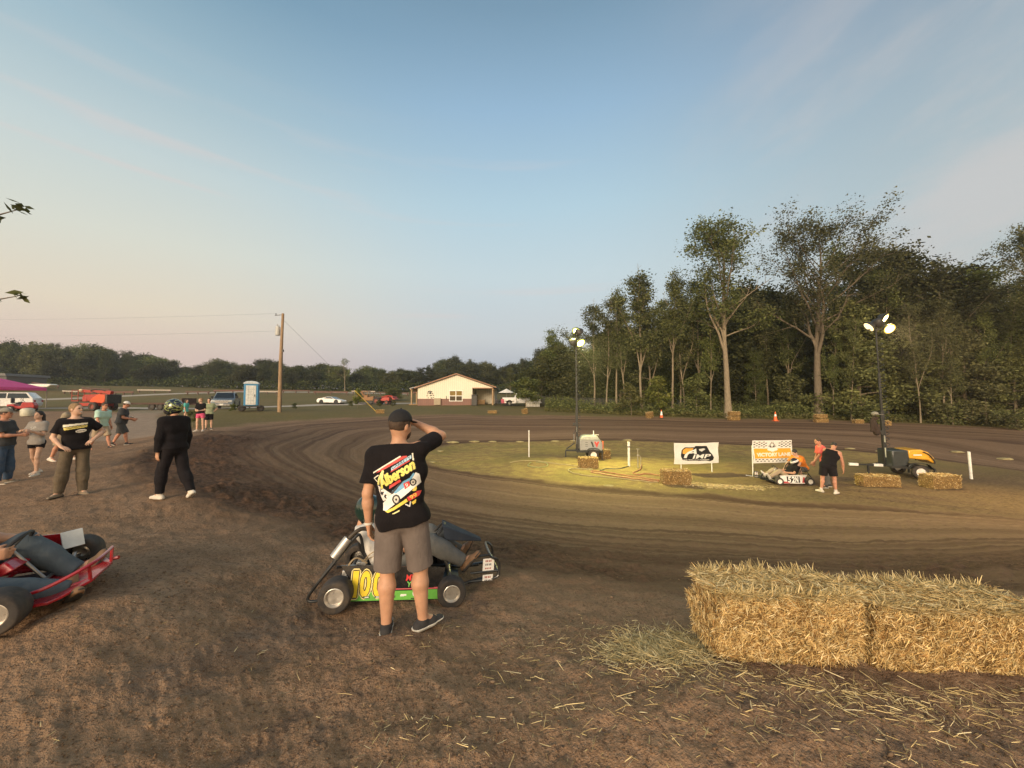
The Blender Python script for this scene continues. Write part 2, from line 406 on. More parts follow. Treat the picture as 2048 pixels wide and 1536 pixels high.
def at(px, py, fallback=60.0):
    d = ray(px, py); Y = 1.2 * 1.012 ** np.arange(440); X = d[0] * Y; Z = CZ + d[2] * Y; g = Z - ground(X, Y); k = np.nonzero(g < 0)[0]
    if len(k) == 0: q = P(px, py, fallback); return np.array([q[0], q[1], float(ground(q[0], q[1]))])
    a, b = Y[max(k[0] - 1, 0)], Y[k[0]]
    for _ in range(18):
        m = (a + b) / 2
        if CZ + d[2] * m - float(ground(d[0] * m, m)) < 0: b = m
        else: a = m
    return np.array([d[0] * b, b, float(ground(d[0] * b, b))])
def on(px, Y):
    x = float(P(px, 768, Y)[0]); return np.array([x, Y, float(ground(x, Y))])
def xy(pts): return np.array([at(*p)[:2] for p in pts])

# ------------------------------------------------------------------ regions of the place
INF = xy([(842,918),(862,900),(900,890),(950,886),(1000,884),(1150,882),(1300,883),(1500,891),(1700,902),(1850,918),(2048,944),(2300,985),(2700,1020),(2700,1075),(2300,1062),(2048,1040),(1850,1024),(1700,1014),(1460,996),(1300,984),(1200,976),(1100,966),(1000,953),(930,943),(865,933)])
OUT = xy([(2700,895),(2350,886),(2048,859),(1900,851),(1630,840),(1300,834),(1100,831),(900,829),(750,834),(650,840),(560,846),(480,855),(390,870),(310,890),(265,908),(250,930),(262,952),(310,980),(400,1015),(520,1050),(640,1090),(850,1150),(1100,1175),(1400,1185),(1800,1190),(2200,1200),(2700,1210)])
def sdist(poly, x, y):
    """signed distance, negative inside"""
    x = x.ravel(); y = y.ravel(); d = np.full(x.shape, 1e9); ins = np.zeros(x.shape, bool); j = len(poly) - 1
    for i in range(len(poly)):
        xi, yi = poly[i]; xj, yj = poly[j]; ex, ey = xj - xi, yj - yi
        t = np.clip(((x - xi) * ex + (y - yi) * ey) / (ex * ex + ey * ey + 1e-9), 0, 1); d = np.minimum(d, np.hypot(x - xi - t * ex, y - yi - t * ey))
        if yi != yj: ins ^= ((yi > y) != (yj > y)) & (x < ex * (y - yi) / (ey if ey else 1e-9) + xi)
        j = i
    return np.where(ins, -d, d)
def pdist(line, x, y):
    x = x.ravel(); y = y.ravel(); d = np.full(x.shape, 1e9)
    for (ax, ay), (bx, by) in zip(line[:-1], line[1:]):
        ex, ey = bx - ax, by - ay; t = np.clip(((x - ax) * ex + (y - ay) * ey) / (ex * ex + ey * ey + 1e-9), 0, 1); d = np.minimum(d, np.hypot(x - ax - t * ex, y - ay - t * ey))
    return d
ROADS = [(xy([(-500,826),(-200,821),(85,816.5),(225,815.5),(330,816.5),(420,817.5),(530,813.5),(640,809.5),(750,807.5),(850,806.5),(1000,806)]), 1.6),
         (xy([(-300,806),(0,800),(100,798.5),(230,793),(400,786),(480,783.5),(650,784.5),(800,788)]), 2.2),
         (xy([(330,817),(285,826),(255,836),(270,850),(262,872)]), 1.5)]
FIELD = xy([(-900,830),(-300,826),(0,824),(200,822),(330,830),(330,850),(420,857),(480,850),(560,843),(700,835),(900,829),(1100,831),(1300,834),(1630,840),(2048,859),(2700,900),(3600,900)])
FIELD = np.concatenate([FIELD, [(420, 60), (420, 600), (-420, 600), (-420, 60)]])

# ------------------------------------------------------------------ the ground sheet, in one piece and cut along the borders of what covers it
th = np.concatenate([np.arange(-74, 74, .16), np.arange(74, 286, 2.0)]); th = np.radians(th); nt = len(th)
rr = .35 * (310 / .35) ** (np.arange(600) / 599.0); nr = len(rr)
TH, RR = np.meshgrid(th, rr); GX = RR * np.sin(TH); GY = RR * np.cos(TH); gx, gy = GX.ravel(), GY.ravel()
sd_i = sdist(INF, gx, gy); sd_o = sdist(OUT, gx, gy); sd_f = sdist(FIELD, gx, gy)
edge = fbm(gx * .8, gy * .8, 21, 4) * .5
w_i = sstep(.25, -.35, sd_i + edge * .7); w_o = sstep(.5, -.6, sd_o + edge); w_f = sstep(.9, -.9, sd_f + edge * 2.5)
w_r = np.zeros_like(gx)
for k, (ln, wd) in enumerate(ROADS): w_r = np.maximum(w_r, sstep(wd + .35, wd - .35, pdist(ln, gx, gy) + edge * .5) * (1.0 if k < 2 else .28))
tt = np.clip(sd_i, 0, None) / (np.clip(sd_i, 0, None) + np.clip(-sd_o, 0, None) + 1e-6); tt = np.where(sd_o > 0, 1 + sd_o * .1, tt)
w_t = w_o * (1 - w_i); w_f = w_f * (1 - w_o) * (1 - w_r)
GZ = ground(GX, GY)
# ruts along the track, a soft shoulder at its inner edge, loose soil at the outer edge of the corner
rg = np.hypot(gx, gy)
rut = (vnoise(tt * 38 + .6 * fbm(gx * .25, gy * .25, 5, 2), gx * 0, 31) + .6 * vnoise(tt * 90 + .5 * fbm(gx * .3, gy * .3, 6, 2), gx * 0 + 3, 32)) * w_t
loose = np.exp(-((sd_o + 1.3) / 1.5) ** 2) * (.45 + .55 * sstep(-.2, -1.8, gx)) * sstep(26, 16, gy) * (.35 + 1.3 * np.clip(fbm(gx * .5, gy * .5, 77, 3) + .5, 0, 1))
clod = np.clip(fbm(gx * 3.1, gy * 3.1, 41, 4, .6), 0, 1) * loose + .25 * np.clip(fbm(gx * 5, gy * 5, 43, 3, .6) - .12, 0, 1) * w_t
GZ = GZ + (.028 * rut + .15 * clod + .05 * np.exp(-((sd_i + .2) / .35) ** 2) * (.6 + edge)).reshape(GZ.shape) / (1 + (RR / 60) ** 2)
GV = np.stack([gx, gy, GZ.ravel()], 1)
i, j = np.meshgrid(np.arange(nr - 1), np.arange(nt), indexing='ij'); j2 = (j + 1) % nt
GQ = np.stack([i * nt + j, i * nt + j2, (i + 1) * nt + j2, (i + 1) * nt + j], -1).reshape(-1, 4)[:, ::-1]
reg = np.argmax(np.stack([np.full_like(w_t, .5), w_t, w_i, w_f, w_r * .98 + (w_r > .5)], 1), 1)
freg = reg[GQ[:, 0]]

def earth_material():
    m, t, b = new_mat('earth'); geo = t.node('ShaderNodeNewGeometry').outputs['Position']
    A = {k: t.attr(k) for k in ('w_t', 'w_i', 'w_f', 'w_r', 'tt', 'loose')}
    n0 = t.noise(geo, .35, 5); n1 = t.noise(geo, 2.2, 6, .6); n2 = t.noise(geo, 11, 6, .65); n3 = t.noise(geo, 70, 4, .6); n4 = t.noise(geo, 34, 3, .6); n5 = t.noise(geo, 150, 2, .5)
    # bare trodden dirt
    dirt = t.ramp(n1, [(.30, (.200, .118, .066)), (.50, (.265, .162, .094)), (.70, (.325, .206, .124))])
    dirt = t.mix(t.mapr(n2, .50, .60, 0, .42), dirt, (.145, .084, .047)); dirt = t.mix(t.mapr(n3, .54, .66, 0, .55), dirt, (.36, .245, .165)); dirt = t.mix(t.mapr(n4, .56, .62, 0, .65), dirt, (.075, .042, .027)); dirt = t.mix(t.mapr(n5, .60, .66, 0, .65), dirt, (.40, .29, .20))
    dirt = t.mix(t.mapr(n0, .45, .62, 0, .35), dirt, (.27, .172, .103))
    # raced track: packed, with darker lines that follow the lap
    warp = t.math('ADD', A['tt'], t.math('MULTIPLY', t.math('SUBTRACT', t.noise(geo, .12, 3), .5), .10))
    def lines(k, seed):
        c = t.node('ShaderNodeCombineXYZ', X=t.math('MULTIPLY', warp, k), Y=seed, Z=t.math('MULTIPLY', t.noise(geo, .05, 1), 1.2)).outputs[0]
        return t.noise(c, 1.0, 3, .6)
    l1 = lines(16, 1.3); l2 = lines(60, 7.7); l3 = lines(7, 4.1)
    tr = t.ramp(l3, [(.3, (.135, .082, .047)), (.52, (.225, .140, .083)), (.7, (.285, .185, .112))])
    tr = t.mix(t.mapr(l1, .49, .62, 0, .88), tr, (.085, .047, .029)); tr = t.mix(t.mapr(l2, .52, .70, 0, .45), tr, (.32, .212, .132))
    tr = t.mix(t.mapr(n2, .5, .72, 0, .55), tr, (.095, .057, .034)); tr = t.mix(t.mapr(n3, .58, .74, 0, .3), tr, (.27, .19, .125))
    tr = t.mix(t.math('MULTIPLY', A['loose'], 1.25, clamp=True), tr, t.ramp(n2, [(.35, (.055, .030, .018)), (.65, (.150, .085, .05))]))
    # infield: short dry grass over dirt
    sv = t.vmul(geo, (1, 1, .2)); gn = t.noise(sv, 26, 5, .7)
    gr = t.ramp(gn, [(.30, (.17, .12, .040)), (.52, (.34, .245, .088)), (.72, (.48, .365, .155))])
    gr = t.mix(t.mapr(n1, .42, .60, 0, .85), gr, (.22, .142, .068)); gr = t.mix(t.mapr(n0, .46, .60, 0, .45), gr, (.17, .15, .05))
    posx = t.node('ShaderNodeSeparateXYZ', Vector=geo); trod = t.math('MULTIPLY', t.mapr(posx.outputs['X'], 3.0, 10.5, 0, 1), t.mapr(t.math('ADD', posx.outputs['Y'], t.math('MULTIPLY', n1, 6)), 23, 18, 0, 1))
    gr = t.mix(t.math('MULTIPLY', trod, .88), gr, t.ramp(n2, [(.35, (.085, .053, .032)), (.55, (.165, .107, .062)), (.72, (.235, .165, .088))]))
    # mown field
    fn = t.noise(t.vmul(geo, (.6, 1, .5)), 9, 6, .7)
    fl = t.ramp(fn, [(.32, (.095, .072, .028)), (.52, (.165, .122, .050)), (.72, (.25, .185, .082))])
    fl = t.mix(t.mapr(t.noise(geo, .12, 4), .40, .62, 0, .7), fl, (.115, .108, .038)); fl = t.mix(t.mapr(n1, .55, .68, 0, .5), fl, (.17, .125, .066))
    rd = t.ramp(n1, [(.3, (.36, .31, .25)), (.7, (.50, .45, .38))]); rd = t.mix(t.mapr(n2, .5, .7, 0, .4), rd, (.28, .23, .18))
    c = t.mix(A['w_t'], dirt, tr); c = t.mix(A['w_f'], c, fl); c = t.mix(A['w_i'], c, gr); c = t.mix(A['w_r'], c, rd)
    t.set(b.inputs['Base Color'], c); b.inputs['Roughness'].default_value = .95; b.inputs['Specular IOR Level'].default_value = .12
    h = t.math('ADD', t.math('MULTIPLY', n2, .6), t.math('MULTIPLY', n3, .25)); h = t.math('ADD', h, t.math('MULTIPLY', t.math('MULTIPLY', l2, A['w_t']), .5)); h = t.math('ADD', h, t.math('MULTIPLY', n1, .8)); h = t.math('ADD', h, t.math('MULTIPLY', n4, .45))
    t.set(b.inputs['Normal'], t.bump(h, .8, .06))
    return m
EARTH = earth_material()
ATT = dict(w_t=w_t, w_i=w_i, w_f=w_f, w_r=w_r, tt=tt, loose=np.clip(loose * (1.1 + 1.6 * edge), 0, 1))
for k, nm in enumerate(['ground', 'dirt_track', 'infield', 'grass_field', 'gravel_road']):
    Q = GQ[freg == k]
    if len(Q) == 0: continue
    u, inv = np.unique(Q, return_inverse=True); me = np_mesh(nm, GV[u], inv.reshape(-1, 4)); me.materials.append(EARTH)
    for a, vals in ATT.items(): me.attributes.new(a, 'FLOAT', 'POINT').data.foreach_set('value', vals[u].astype(np.float32))
    tag(link(bpy.data.objects.new(nm, me)), kind='structure')

# ================================================================== camera, sky, light
cam = bpy.data.cameras.new('camera'); co = link(bpy.data.objects.new('camera', cam)); cam.sensor_fit = 'HORIZONTAL'; cam.sensor_width = 36; cam.lens = F / 2048 * 36
co.location = (0, 0, CZ); co.rotation_euler = (math.pi / 2 + PITCH, 0, 0); cam.clip_start = .05; cam.clip_end = 3000; SC.camera = co
SC.view_settings.view_transform = 'Standard'; SC.view_settings.look = 'None'; SC.view_settings.exposure = 0.12; SC.view_settings.gamma = 1
SC.render.engine = 'CYCLES'; SC.cycles.use_denoising = True; SC.cycles.max_bounces = 6; SC.cycles.transparent_max_bounces = 8; SC.cycles.sample_clamp_indirect = 4
SUN_EL, SUN_AZ = R(17), R(200)     # the afterglow lies low behind the photographer
W = bpy.data.worlds.new('World'); SC.world = W; W.use_nodes = True
def sky():
    t = NT(W.node_tree); t.n.clear(); out = t.node('ShaderNodeOutputWorld'); bg = t.node('ShaderNodeBackground')
    d = t.node('ShaderNodeTexCoord').outputs['Generated']; s = t.node('ShaderNodeSeparateXYZ', Vector=d); x, y, z = s.outputs
    az = t.math('ARCTAN2', x, y); el = t.math('DIVIDE', t.math('ARCSINE', z), math.pi / 2)   # 0..1 zenith
    S = srgb
    mid = t.ramp(el, [(0, S(170,172,184)), (.055, S(178,182,191)), (.10, S(196,200,202)), (.20, S(192,208,213)), (.30, S(174,201,214)), (.42, S(146,178,203)), (.52, S(118,149,172)), (.75, S(88,118,146)), (1, S(76,104,134))])
    lef = t.ramp(el, [(0, S(206,182,170)), (.055, S(214,190,178)), (.11, S(221,208,186)), (.19, S(210,212,200)), (.28, S(190,204,205)), (.38, S(154,181,194)), (.48, S(116,150,172)), (.75, S(88,118,144)), (1, S(76,104,134))])
    rig = t.ramp(el, [(0, S(168,172,174)), (.10, S(180,190,188)), (.22, S(174,189,193)), (.34, S(155,173,184)), (.46, S(134,151,168)), (.75, S(84,112,140)), (1, S(70,98,130))])
    bak = t.ramp(el, [(0, S(255,208,152)), (.06, S(255,216,166)), (.14, S(240,214,178)), (.30, S(190,190,180)), (.55, S(120,145,170)), (1, S(66,95,128))])
    c = t.mix(t.mapr(az, -.02, -.80, 0, 1, True), mid, lef); c = t.mix(t.mapr(az, .15, .95, 0, 1, True), c, rig)
    bk2 = t.mix(1.0, bak, (1.9, 1.8, 1.6), 'MULTIPLY')   # the western sky after sunset is far brighter than the eastern one
    c = t.mix(t.mapr(t.math('ABSOLUTE', az), 1.1, 2.4, 0, 1, True), c, bk2)
    # thin streaks of high cloud
    v = t.node('ShaderNodeCombineXYZ', X=t.math('MULTIPLY', az, 1.3), Y=t.math('ADD', t.math('MULTIPLY', el, 5.5), t.math('MULTIPLY', az, -1.1)), Z=t.math('MULTIPLY', az, .4)).outputs[0]
    n = t.noise(v, 1.5, 7, .6, .25); msk = t.math('MULTIPLY', t.mapr(n, .42, .68, 0, 1, True), t.mapr(az, .25, .85, .0, 1.0, True))
    msk = t.math('MULTIPLY', msk, t.mapr(el, .58, .30, 0, 1, True)); c = t.mix(t.math('MULTIPLY', msk, .55), c, S(204,196,192))
    v2 = t.node('ShaderNodeCombineXYZ', X=t.math('MULTIPLY', az, 1.0), Y=t.math('MULTIPLY', el, 30.0), Z=3.0).outputs[0]
    n2 = t.noise(v2, 1.2, 4, .5, .3); c = t.mix(t.math('MULTIPLY', t.mapr(n2, .55, .72, 0, .38, True), t.mapr(el, .42, .28, 0, 1, True)), c, S(214,200,196))
    ns = t.node('ShaderNodeTexSky', _sky_type='NISHITA'); ns.sun_disc = False; ns.sun_elevation = SUN_EL; ns.sun_rotation = SUN_AZ; ns.air_density = 1.0; ns.dust_density = 2.0
    add = t.mix(1.0, c, t.mix(1.0, ns.outputs[0], (.004, .004, .004), 'MULTIPLY'), 'ADD')
    t.set(bg.inputs['Color'], add); bg.inputs['Strength'].default_value = 1.0; t.l.new(bg.outputs[0], out.inputs[0])
sky()
sl = bpy.data.lights.new('sun', 'SUN'); sl.energy = 3.6; sl.angle = R(26); sl.color = (1.0, .79, .56); so = link(bpy.data.objects.new('sun', sl))
so.rotation_euler = Vector((-math.sin(SUN_AZ) * math.cos(SUN_EL), -math.cos(SUN_AZ) * math.cos(SUN_EL), -math.sin(SUN_EL))).to_track_quat('-Z', 'Y').to_euler()

def air():
    m = bpy.data.materials.new('added_lamp_haze'); m.use_nodes = True; t = NT(m.node_tree); t.n.remove(t.n['Principled BSDF'])
    v = t.node('ShaderNodeVolumePrincipled'); v.inputs['Color'].default_value = (.92, .93, .95, 1); v.inputs['Density'].default_value = .0006; v.inputs['Anisotropy'].default_value = .55; t.l.new(v.outputs[0], t.n['Material Output'].inputs['Volume'])  # thin haze volume added to give the lamps a halo
    mb = MB(); mb.box((0, 0, 13), (640, 640, 42)); tag(mb.build('haze', m, smooth=0), kind='stuff')
air()
# ================================================================== trees
def leaf_mat(name, c0, c1, trans=.3):
    m, t, b = new_mat(name); oi = t.node('ShaderNodeObjectInfo').outputs['Random']; lv = t.attr('lv')
    c = t.mix(lv, c0, c1); hs = t.node('ShaderNodeHueSaturation', Color=c); t.set(hs.inputs['Hue'], t.mapr(oi, 0, 1, .478, .515)); t.set(hs.inputs['Value'], t.mapr(oi, 0, 1, .75, 1.25)); t.set(hs.inputs['Saturation'], t.mapr(oi, 0, 1, .85, 1.1))
    df = t.node('ShaderNodeBsdfDiffuse', Color=hs.outputs[0]); tl = t.node('ShaderNodeBsdfTranslucent', Color=hs.outputs[0]); mx = t.node('ShaderNodeMixShader', Fac=trans)
    t.l.new(df.outputs[0], mx.inputs[1]); t.l.new(tl.outputs[0], mx.inputs[2]); t.l.new(mx.outputs[0], t.n['Material Output'].inputs[0]); t.n.remove(b)
    return m
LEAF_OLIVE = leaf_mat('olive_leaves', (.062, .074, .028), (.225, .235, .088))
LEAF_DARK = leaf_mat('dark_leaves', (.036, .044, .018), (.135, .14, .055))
LEAF_BRIGHT = leaf_mat('bright_leaves', (.08, .095, .024), (.25, .25, .068))
LEAF_CEDAR = leaf_mat('cedar_leaves', (.075, .080, .034), (.23, .225, .095))
BARK = mat('bark', (.155, .125, .088), .9, var=.35, scale=5, bump=.6, bscale=14, stretch=(3, 3, .5), spec=.1)
BARKP = mat('pale_bark', (.235, .19, .13), .9, var=.3, scale=5, bump=.6, bscale=14, stretch=(3, 3, .5), spec=.1)

def leaf_mesh(pts, size, rng, clump_val, up=.4, aspect=1.7):
    n = len(pts); d = rng.normal(size=(n, 3)); d[:, 2] *= .6; d /= np.linalg.norm(d, axis=1)[:, None]
    nr_ = rng.normal(size=(n, 3)) + np.array([0, 0, up * 2]); w = np.cross(d, nr_); w /= np.linalg.norm(w, axis=1)[:, None] + 1e-9
    s = (size * rng.uniform(.55, 1.35, n))[:, None]; a = d * s * aspect / 2; b = w * s / 2
    V = np.stack([pts - a, pts + b - a * .1, pts + a, pts - b - a * .1], 1).reshape(-1, 3); Q = np.arange(4 * n).reshape(-1, 4)
    return V, Q, np.repeat(np.clip(clump_val + rng.normal(0, .16, n), 0, 1), 4)
def leaf_object(name, pts, size, rng, val, m, parent=None, **k):
    V, Q, lv = leaf_mesh(pts, size, rng, val, **k); o = np_obj(name, V, Q, m, parent, smooth=False)
    o.data.attributes.new('lv', 'FLOAT', 'POINT').data.foreach_set('value', lv.astype(np.float32)); return o

def make_tree(seed, H, r0, clear, spread, limbs, clusters, per, leaf, lm, bark, name='tree', shape='oak', sigma=.5, elev=(25, 60), top=1.0, bare=0.0, lean=0.0, lead=0):
    """tapered trunk with limbs and side branches, leaves gathered in clumps round the twigs; returns a root empty"""
    rng = np.random.default_rng(seed); wood = MB(); tips = []
    n = 12; tz = np.linspace(0, 1, n); wob = np.cumsum(rng.normal(0, .010 * H, (n, 2)), 0) * tz[:, None]; lx = lean * H * tz ** 1.5
    tr = np.stack([wob[:, 0] + lx, wob[:, 1], tz * H * top], 1); rad = r0 * (1 - .86 * tz) + .45 * r0 * np.exp(-tz * 22)
    wood.tube(tr, rad, 9)
    def pt(t):
        return np.array([np.interp(t, tz, tr[:, q]) for q in range(3)]), float(np.interp(t, tz, rad))
    az = rng.random() * 6.28
    for i in range(-lead, limbs):
        t = clear + (.97 - clear) * (i + rng.random() * .7) / limbs if i >= 0 else clear * rng.uniform(.78, 1.05); p, rr_ = pt(t); az += 2.4 + rng.normal(0, .35); q = (t - clear) / (1 - clear)
        if shape == 'oak': L = spread * (.55 + .75 * math.sin(math.pi * min(1, q * .8 + .22))) * rng.uniform(.75, 1.15)
        elif shape == 'cone': L = spread * (1.08 - q) * rng.uniform(.8, 1.15)
        else: L = spread * (.95 - .35 * q) * rng.uniform(.7, 1.15)
        e = R(rng.uniform(*elev)) + (R(22) * q if shape != 'cone' else 0); m = 6
        if i < 0: L = H * (1 - t) * rng.uniform(.62, .88); e = R(rng.uniform(64, 76)); m = 8
        pts = [p]; d = np.array([math.cos(az) * math.cos(e), math.sin(az) * math.cos(e), math.sin(e)])
        for k in range(m):
            d = d + rng.normal(0, .13, 3) + np.array([0, 0, .05 if shape != 'cone' else -.06]); d /= np.linalg.norm(d); pts.append(pts[-1] + d * L / m)
        pts = np.array(pts); wood.tube(pts, np.linspace(max(.012, rr_ * (.5 if i >= 0 else .72)), .012, m + 1), 6)
        nb = max(2, int(clusters / limbs * (1 if i >= 0 else 1.8))); isbare = rng.random() < bare
        for b in range(nb):
            s = .28 + .72 * (b + rng.random()) / nb; f = s * m; k = min(int(f), m - 1); bp = pts[k] + (pts[k + 1] - pts[k]) * (f - k)
            bd = (pts[k + 1] - pts[k]) / (np.linalg.norm(pts[k + 1] - pts[k]) + 1e-9) + rng.normal(0, .75, 3) + np.array([0, 0, .25 if shape != 'cone' else 0]); bd /= np.linalg.norm(bd); bl = (L if i >= 0 else spread * .9) * .42 * (1.15 - .6 * s) * rng.uniform(.6, 1.2)
            mid = bp + bd * bl * .55 + rng.normal(0, .06, 3) * bl; end = bp + bd * bl + np.array([0, 0, -.05 * bl])
            wood.tube([bp, mid, end], [max(.01, rr_ * .18), .012, .007], 4, cap=False)
            if not isbare: tips.append((mid, .8)); tips.append((end, 1.0))
    root = empty(name); wood.build('trunk', bark, root, smooth=60)
    P_, V_ = [], []
    for c, k in tips:
        q = max(3, int(per * rng.uniform(.45, 1.4))); s = sigma * rng.uniform(.7, 1.25)
        P_.append(c + rng.normal(0, 1, (q, 3)) * np.array([s, s, s * .62])); V_.append(np.full(q, np.clip(rng.normal(.42, .22), 0, 1)))
    if P_:
        cr = leaf_object('crown', np.concatenate(P_), leaf, rng, np.concatenate(V_), lm, root)
    return root

def proto(*a, **k):
    r = make_tree(*a, **k); r['_free'] = True; return r
PT = {
 'hickory': proto(1, 22, .34, .46, 5.8, 18, 130, 60, .155, LEAF_OLIVE, BARKP, sigma=.60, elev=(25, 62), bare=.2, lead=3),
 'oak': proto(2, 24, .50, .40, 7.6, 24, 210, 66, .16, LEAF_OLIVE, BARK, sigma=.66, elev=(20, 55), bare=.2, lead=3),
 'pole1': proto(3, 18, .17, .34, 3.2, 15, 80, 46, .165, LEAF_OLIVE, BARKP, sigma=.5, elev=(30, 60), shape='col', lead=2, bare=.1),
 'pole2': proto(4, 16, .15, .26, 3.0, 18, 92, 46, .165, LEAF_OLIVE, BARK, sigma=.5, elev=(20, 60), shape='col', lean=.05, lead=1),
 'pole3': proto(5, 20, .20, .44, 3.6, 14, 84, 46, .17, LEAF_OLIVE, BARKP, sigma=.52, elev=(35, 65), shape='col', lean=-.04, lead=2, bare=.1),
 'pole4': proto(15, 17, .13, .30, 2.8, 16, 84, 44, .16, LEAF_OLIVE, BARKP, sigma=.48, elev=(15, 55), shape='col', lean=-.08, lead=1, bare=.15),
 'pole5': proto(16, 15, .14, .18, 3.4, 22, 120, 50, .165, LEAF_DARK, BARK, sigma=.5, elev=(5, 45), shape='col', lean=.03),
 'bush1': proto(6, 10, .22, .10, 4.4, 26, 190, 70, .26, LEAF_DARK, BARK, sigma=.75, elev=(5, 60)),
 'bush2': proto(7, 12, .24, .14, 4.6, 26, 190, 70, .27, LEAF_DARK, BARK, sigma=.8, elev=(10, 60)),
 'bush3': proto(8, 8.5, .18, .08, 4.0, 24, 170, 66, .25, LEAF_OLIVE, BARK, sigma=.7, elev=(5, 55)),
 'sap1': proto(9, 5.2, .055, .22, 1.9, 14, 70, 26, .20, LEAF_BRIGHT, BARK, sigma=.3, elev=(5, 35), shape='cone', bare=.1),
 'sap2': proto(10, 4.4, .06, .25, 1.5, 12, 60, 26, .18, LEAF_OLIVE, BARKP, sigma=.3, elev=(15, 50)),
 'cedar': proto(12, 11.5, .17, .12, 3.4, 34, 260, 58, .15, LEAF_CEDAR, BARKP, sigma=.34, elev=(-8, 22), shape='cone'),
 'dead': proto(13, 12, .22, .35, 4.2, 12, 60, 12, .26, LEAF_OLIVE, BARKP, sigma=.5, elev=(25, 65), bare=.55),
}
PH = {k: float(np.percentile([v.co[2] for c in r.children if c.name.startswith('crown') for v in c.data.vertices], 99.7)) for k, r in PT.items()}
def plant(kind, pos, h=None, wide=1.0, label=None, group=None, name='tree', rz=None, cat='tree'):
    r = PT[kind]
    if r.get('_free'): del r['_free']; c = r
    else: c = copy_tree(r)
    s = (h / PH[kind]) if h else 1.0; c.name = name; c.location = tuple(float(v) for v in pos); c.rotation_euler = (0, 0, rnd.random() * 6.28 if rz is None else rz); c.scale = (s * wide, s * wide, s)
    for k in ('group',):
        if k in c: del c[k]
    return tag(c, label, cat, group)
def hpx(px, py_top, Y):
    """height of something at column px and distance Y whose top reaches py_top"""
    q = P(px, py_top, Y); return q[2] - float(ground(q[0], q[1]))

# ---- the wood on the right: front trees that can be told apart
FRONT = [  # kind, px, Y, top px y, width, label
 ('hickory', 1455, 41, 438, 1.18, 'tall open-crowned tree with a vine-wrapped trunk behind the hay bale stack'),
 ('oak', 1634, 40, 418, 1.0, 'tallest broad-crowned tree, thick grey trunk forking into spreading limbs'),
 ('pole1', 1283, 45, 545, 1.0, 'slender forked tree right behind the leaning hay bale and small cone'),
 ('pole2', 1300, 47, 560, .9, 'thin straight tree just right of the slender forked one'),
 ('pole3', 1232, 50, 575, .95, 'straight pale-trunked tree at the edge of the wood right of the left lamp mast'),
 ('pole4', 1212, 50, 600, 1.0, 'slim tree with forked trunk behind the chain-link fence'),
 ('pole1', 1188, 54, 610, 1.0, 'slim straight tree just right of the grey light tower mast'),
 ('pole2', 1100, 58, 660, 1.1, 'small pale forked tree standing alone at the left end of the wood'),
 ('pole4', 1250, 49, 590, .9, 'leaning thin tree before the dark wood beside the chain-link fence end'),
 ('pole3', 1344, 45, 540, .9, 'slender tree with a bare lower trunk right of the small orange and white cone'),
 ('pole4', 1368, 46, 590, .9, 'thin tree with sparse yellow-green leaves left of the hay stack'),
 ('pole1', 1397, 47, 560, 1.0, 'dark forked tree left of the vine-wrapped trunk'),
 ('pole5', 1512, 44, 700, .8, 'low leafy tree with a thin pale trunk left of the orange cone'),
 ('pole1', 1535, 48, 600, .9, 'slim tree in the gap between the two tallest trees'),
 ('bush2', 1500, 52, 570, .9, 'dark dense tree filling the gap behind the vine-wrapped trunk'),
 ('cedar', 1718, 39, 600, 1.15, 'drooping cedar with layered branches behind the low hay bale'),
 ('pole3', 1690, 46, 480, 1.1, 'tall leafy tree right of the thickest trunk'),
 ('pole1', 1745, 44, 500, 1.2, 'tall leafy tree with a dead top behind the yellow light tower mast'),
 ('pole5', 1812, 40, 500, 1.3, 'full-crowned tree just right of the lit yellow tower lamps'),
 ('pole3', 1868, 38, 520, 1.3, 'bushy tall tree between the lit lamp and the white post'),
 ('pole5', 1925, 37, 525, 1.3, 'full green tree above the white marker post'),
 ('pole4', 1990, 36, 540, 1.35, 'leafy tree near the photo edge behind the track bank'),
 ('cedar', 1850, 37, 640, 1.2, 'layered low cedar right of the yellow tower mast'),
 ('cedar', 1930, 35, 655, 1.2, 'layered low cedar behind the white marker post'),
 ('hickory', 2105, 30, 440, .8, 'tall tree at the right photo edge with an overhanging leafy branch'),
 ('pole3', 2060, 34, 560, 1.3, 'bushy tree at the right photo edge'),
 ('cedar', 2030, 33, 690, 1.2, 'low cedar at the right photo edge'),
 ('pole1', 2190, 32, 520, 1.2, 'tree beyond the right photo edge'),
]
for kd, px, Y, top, wd, lb in FRONT:
    q = on(px, Y); plant(kd, q - np.array([0, 0, .1]), hpx(px, top, Y), wd, lb)
plant('sap1', on(1262, 43), 3.6, 1.1, 'bright green young tree with layered leaves before the dark wood', rz=.6)
plant('sap1', on(1316, 44), 4.3, 1.1, 'bright green sapling right of the slender forked tree', rz=2.2)
plant('sap2', on(1392, 43), 4.6, 1.0, 'thin sparse sapling left of the hay stack and vine-wrapped trunk')
plant('sap2', on(1580, 43), 4.8, 1.0, 'thin sapling left of the thickest trunk')
plant('sap1', on(1775, 38), 4.5, 1.1, 'young leafy tree beside the yellow tower mast')
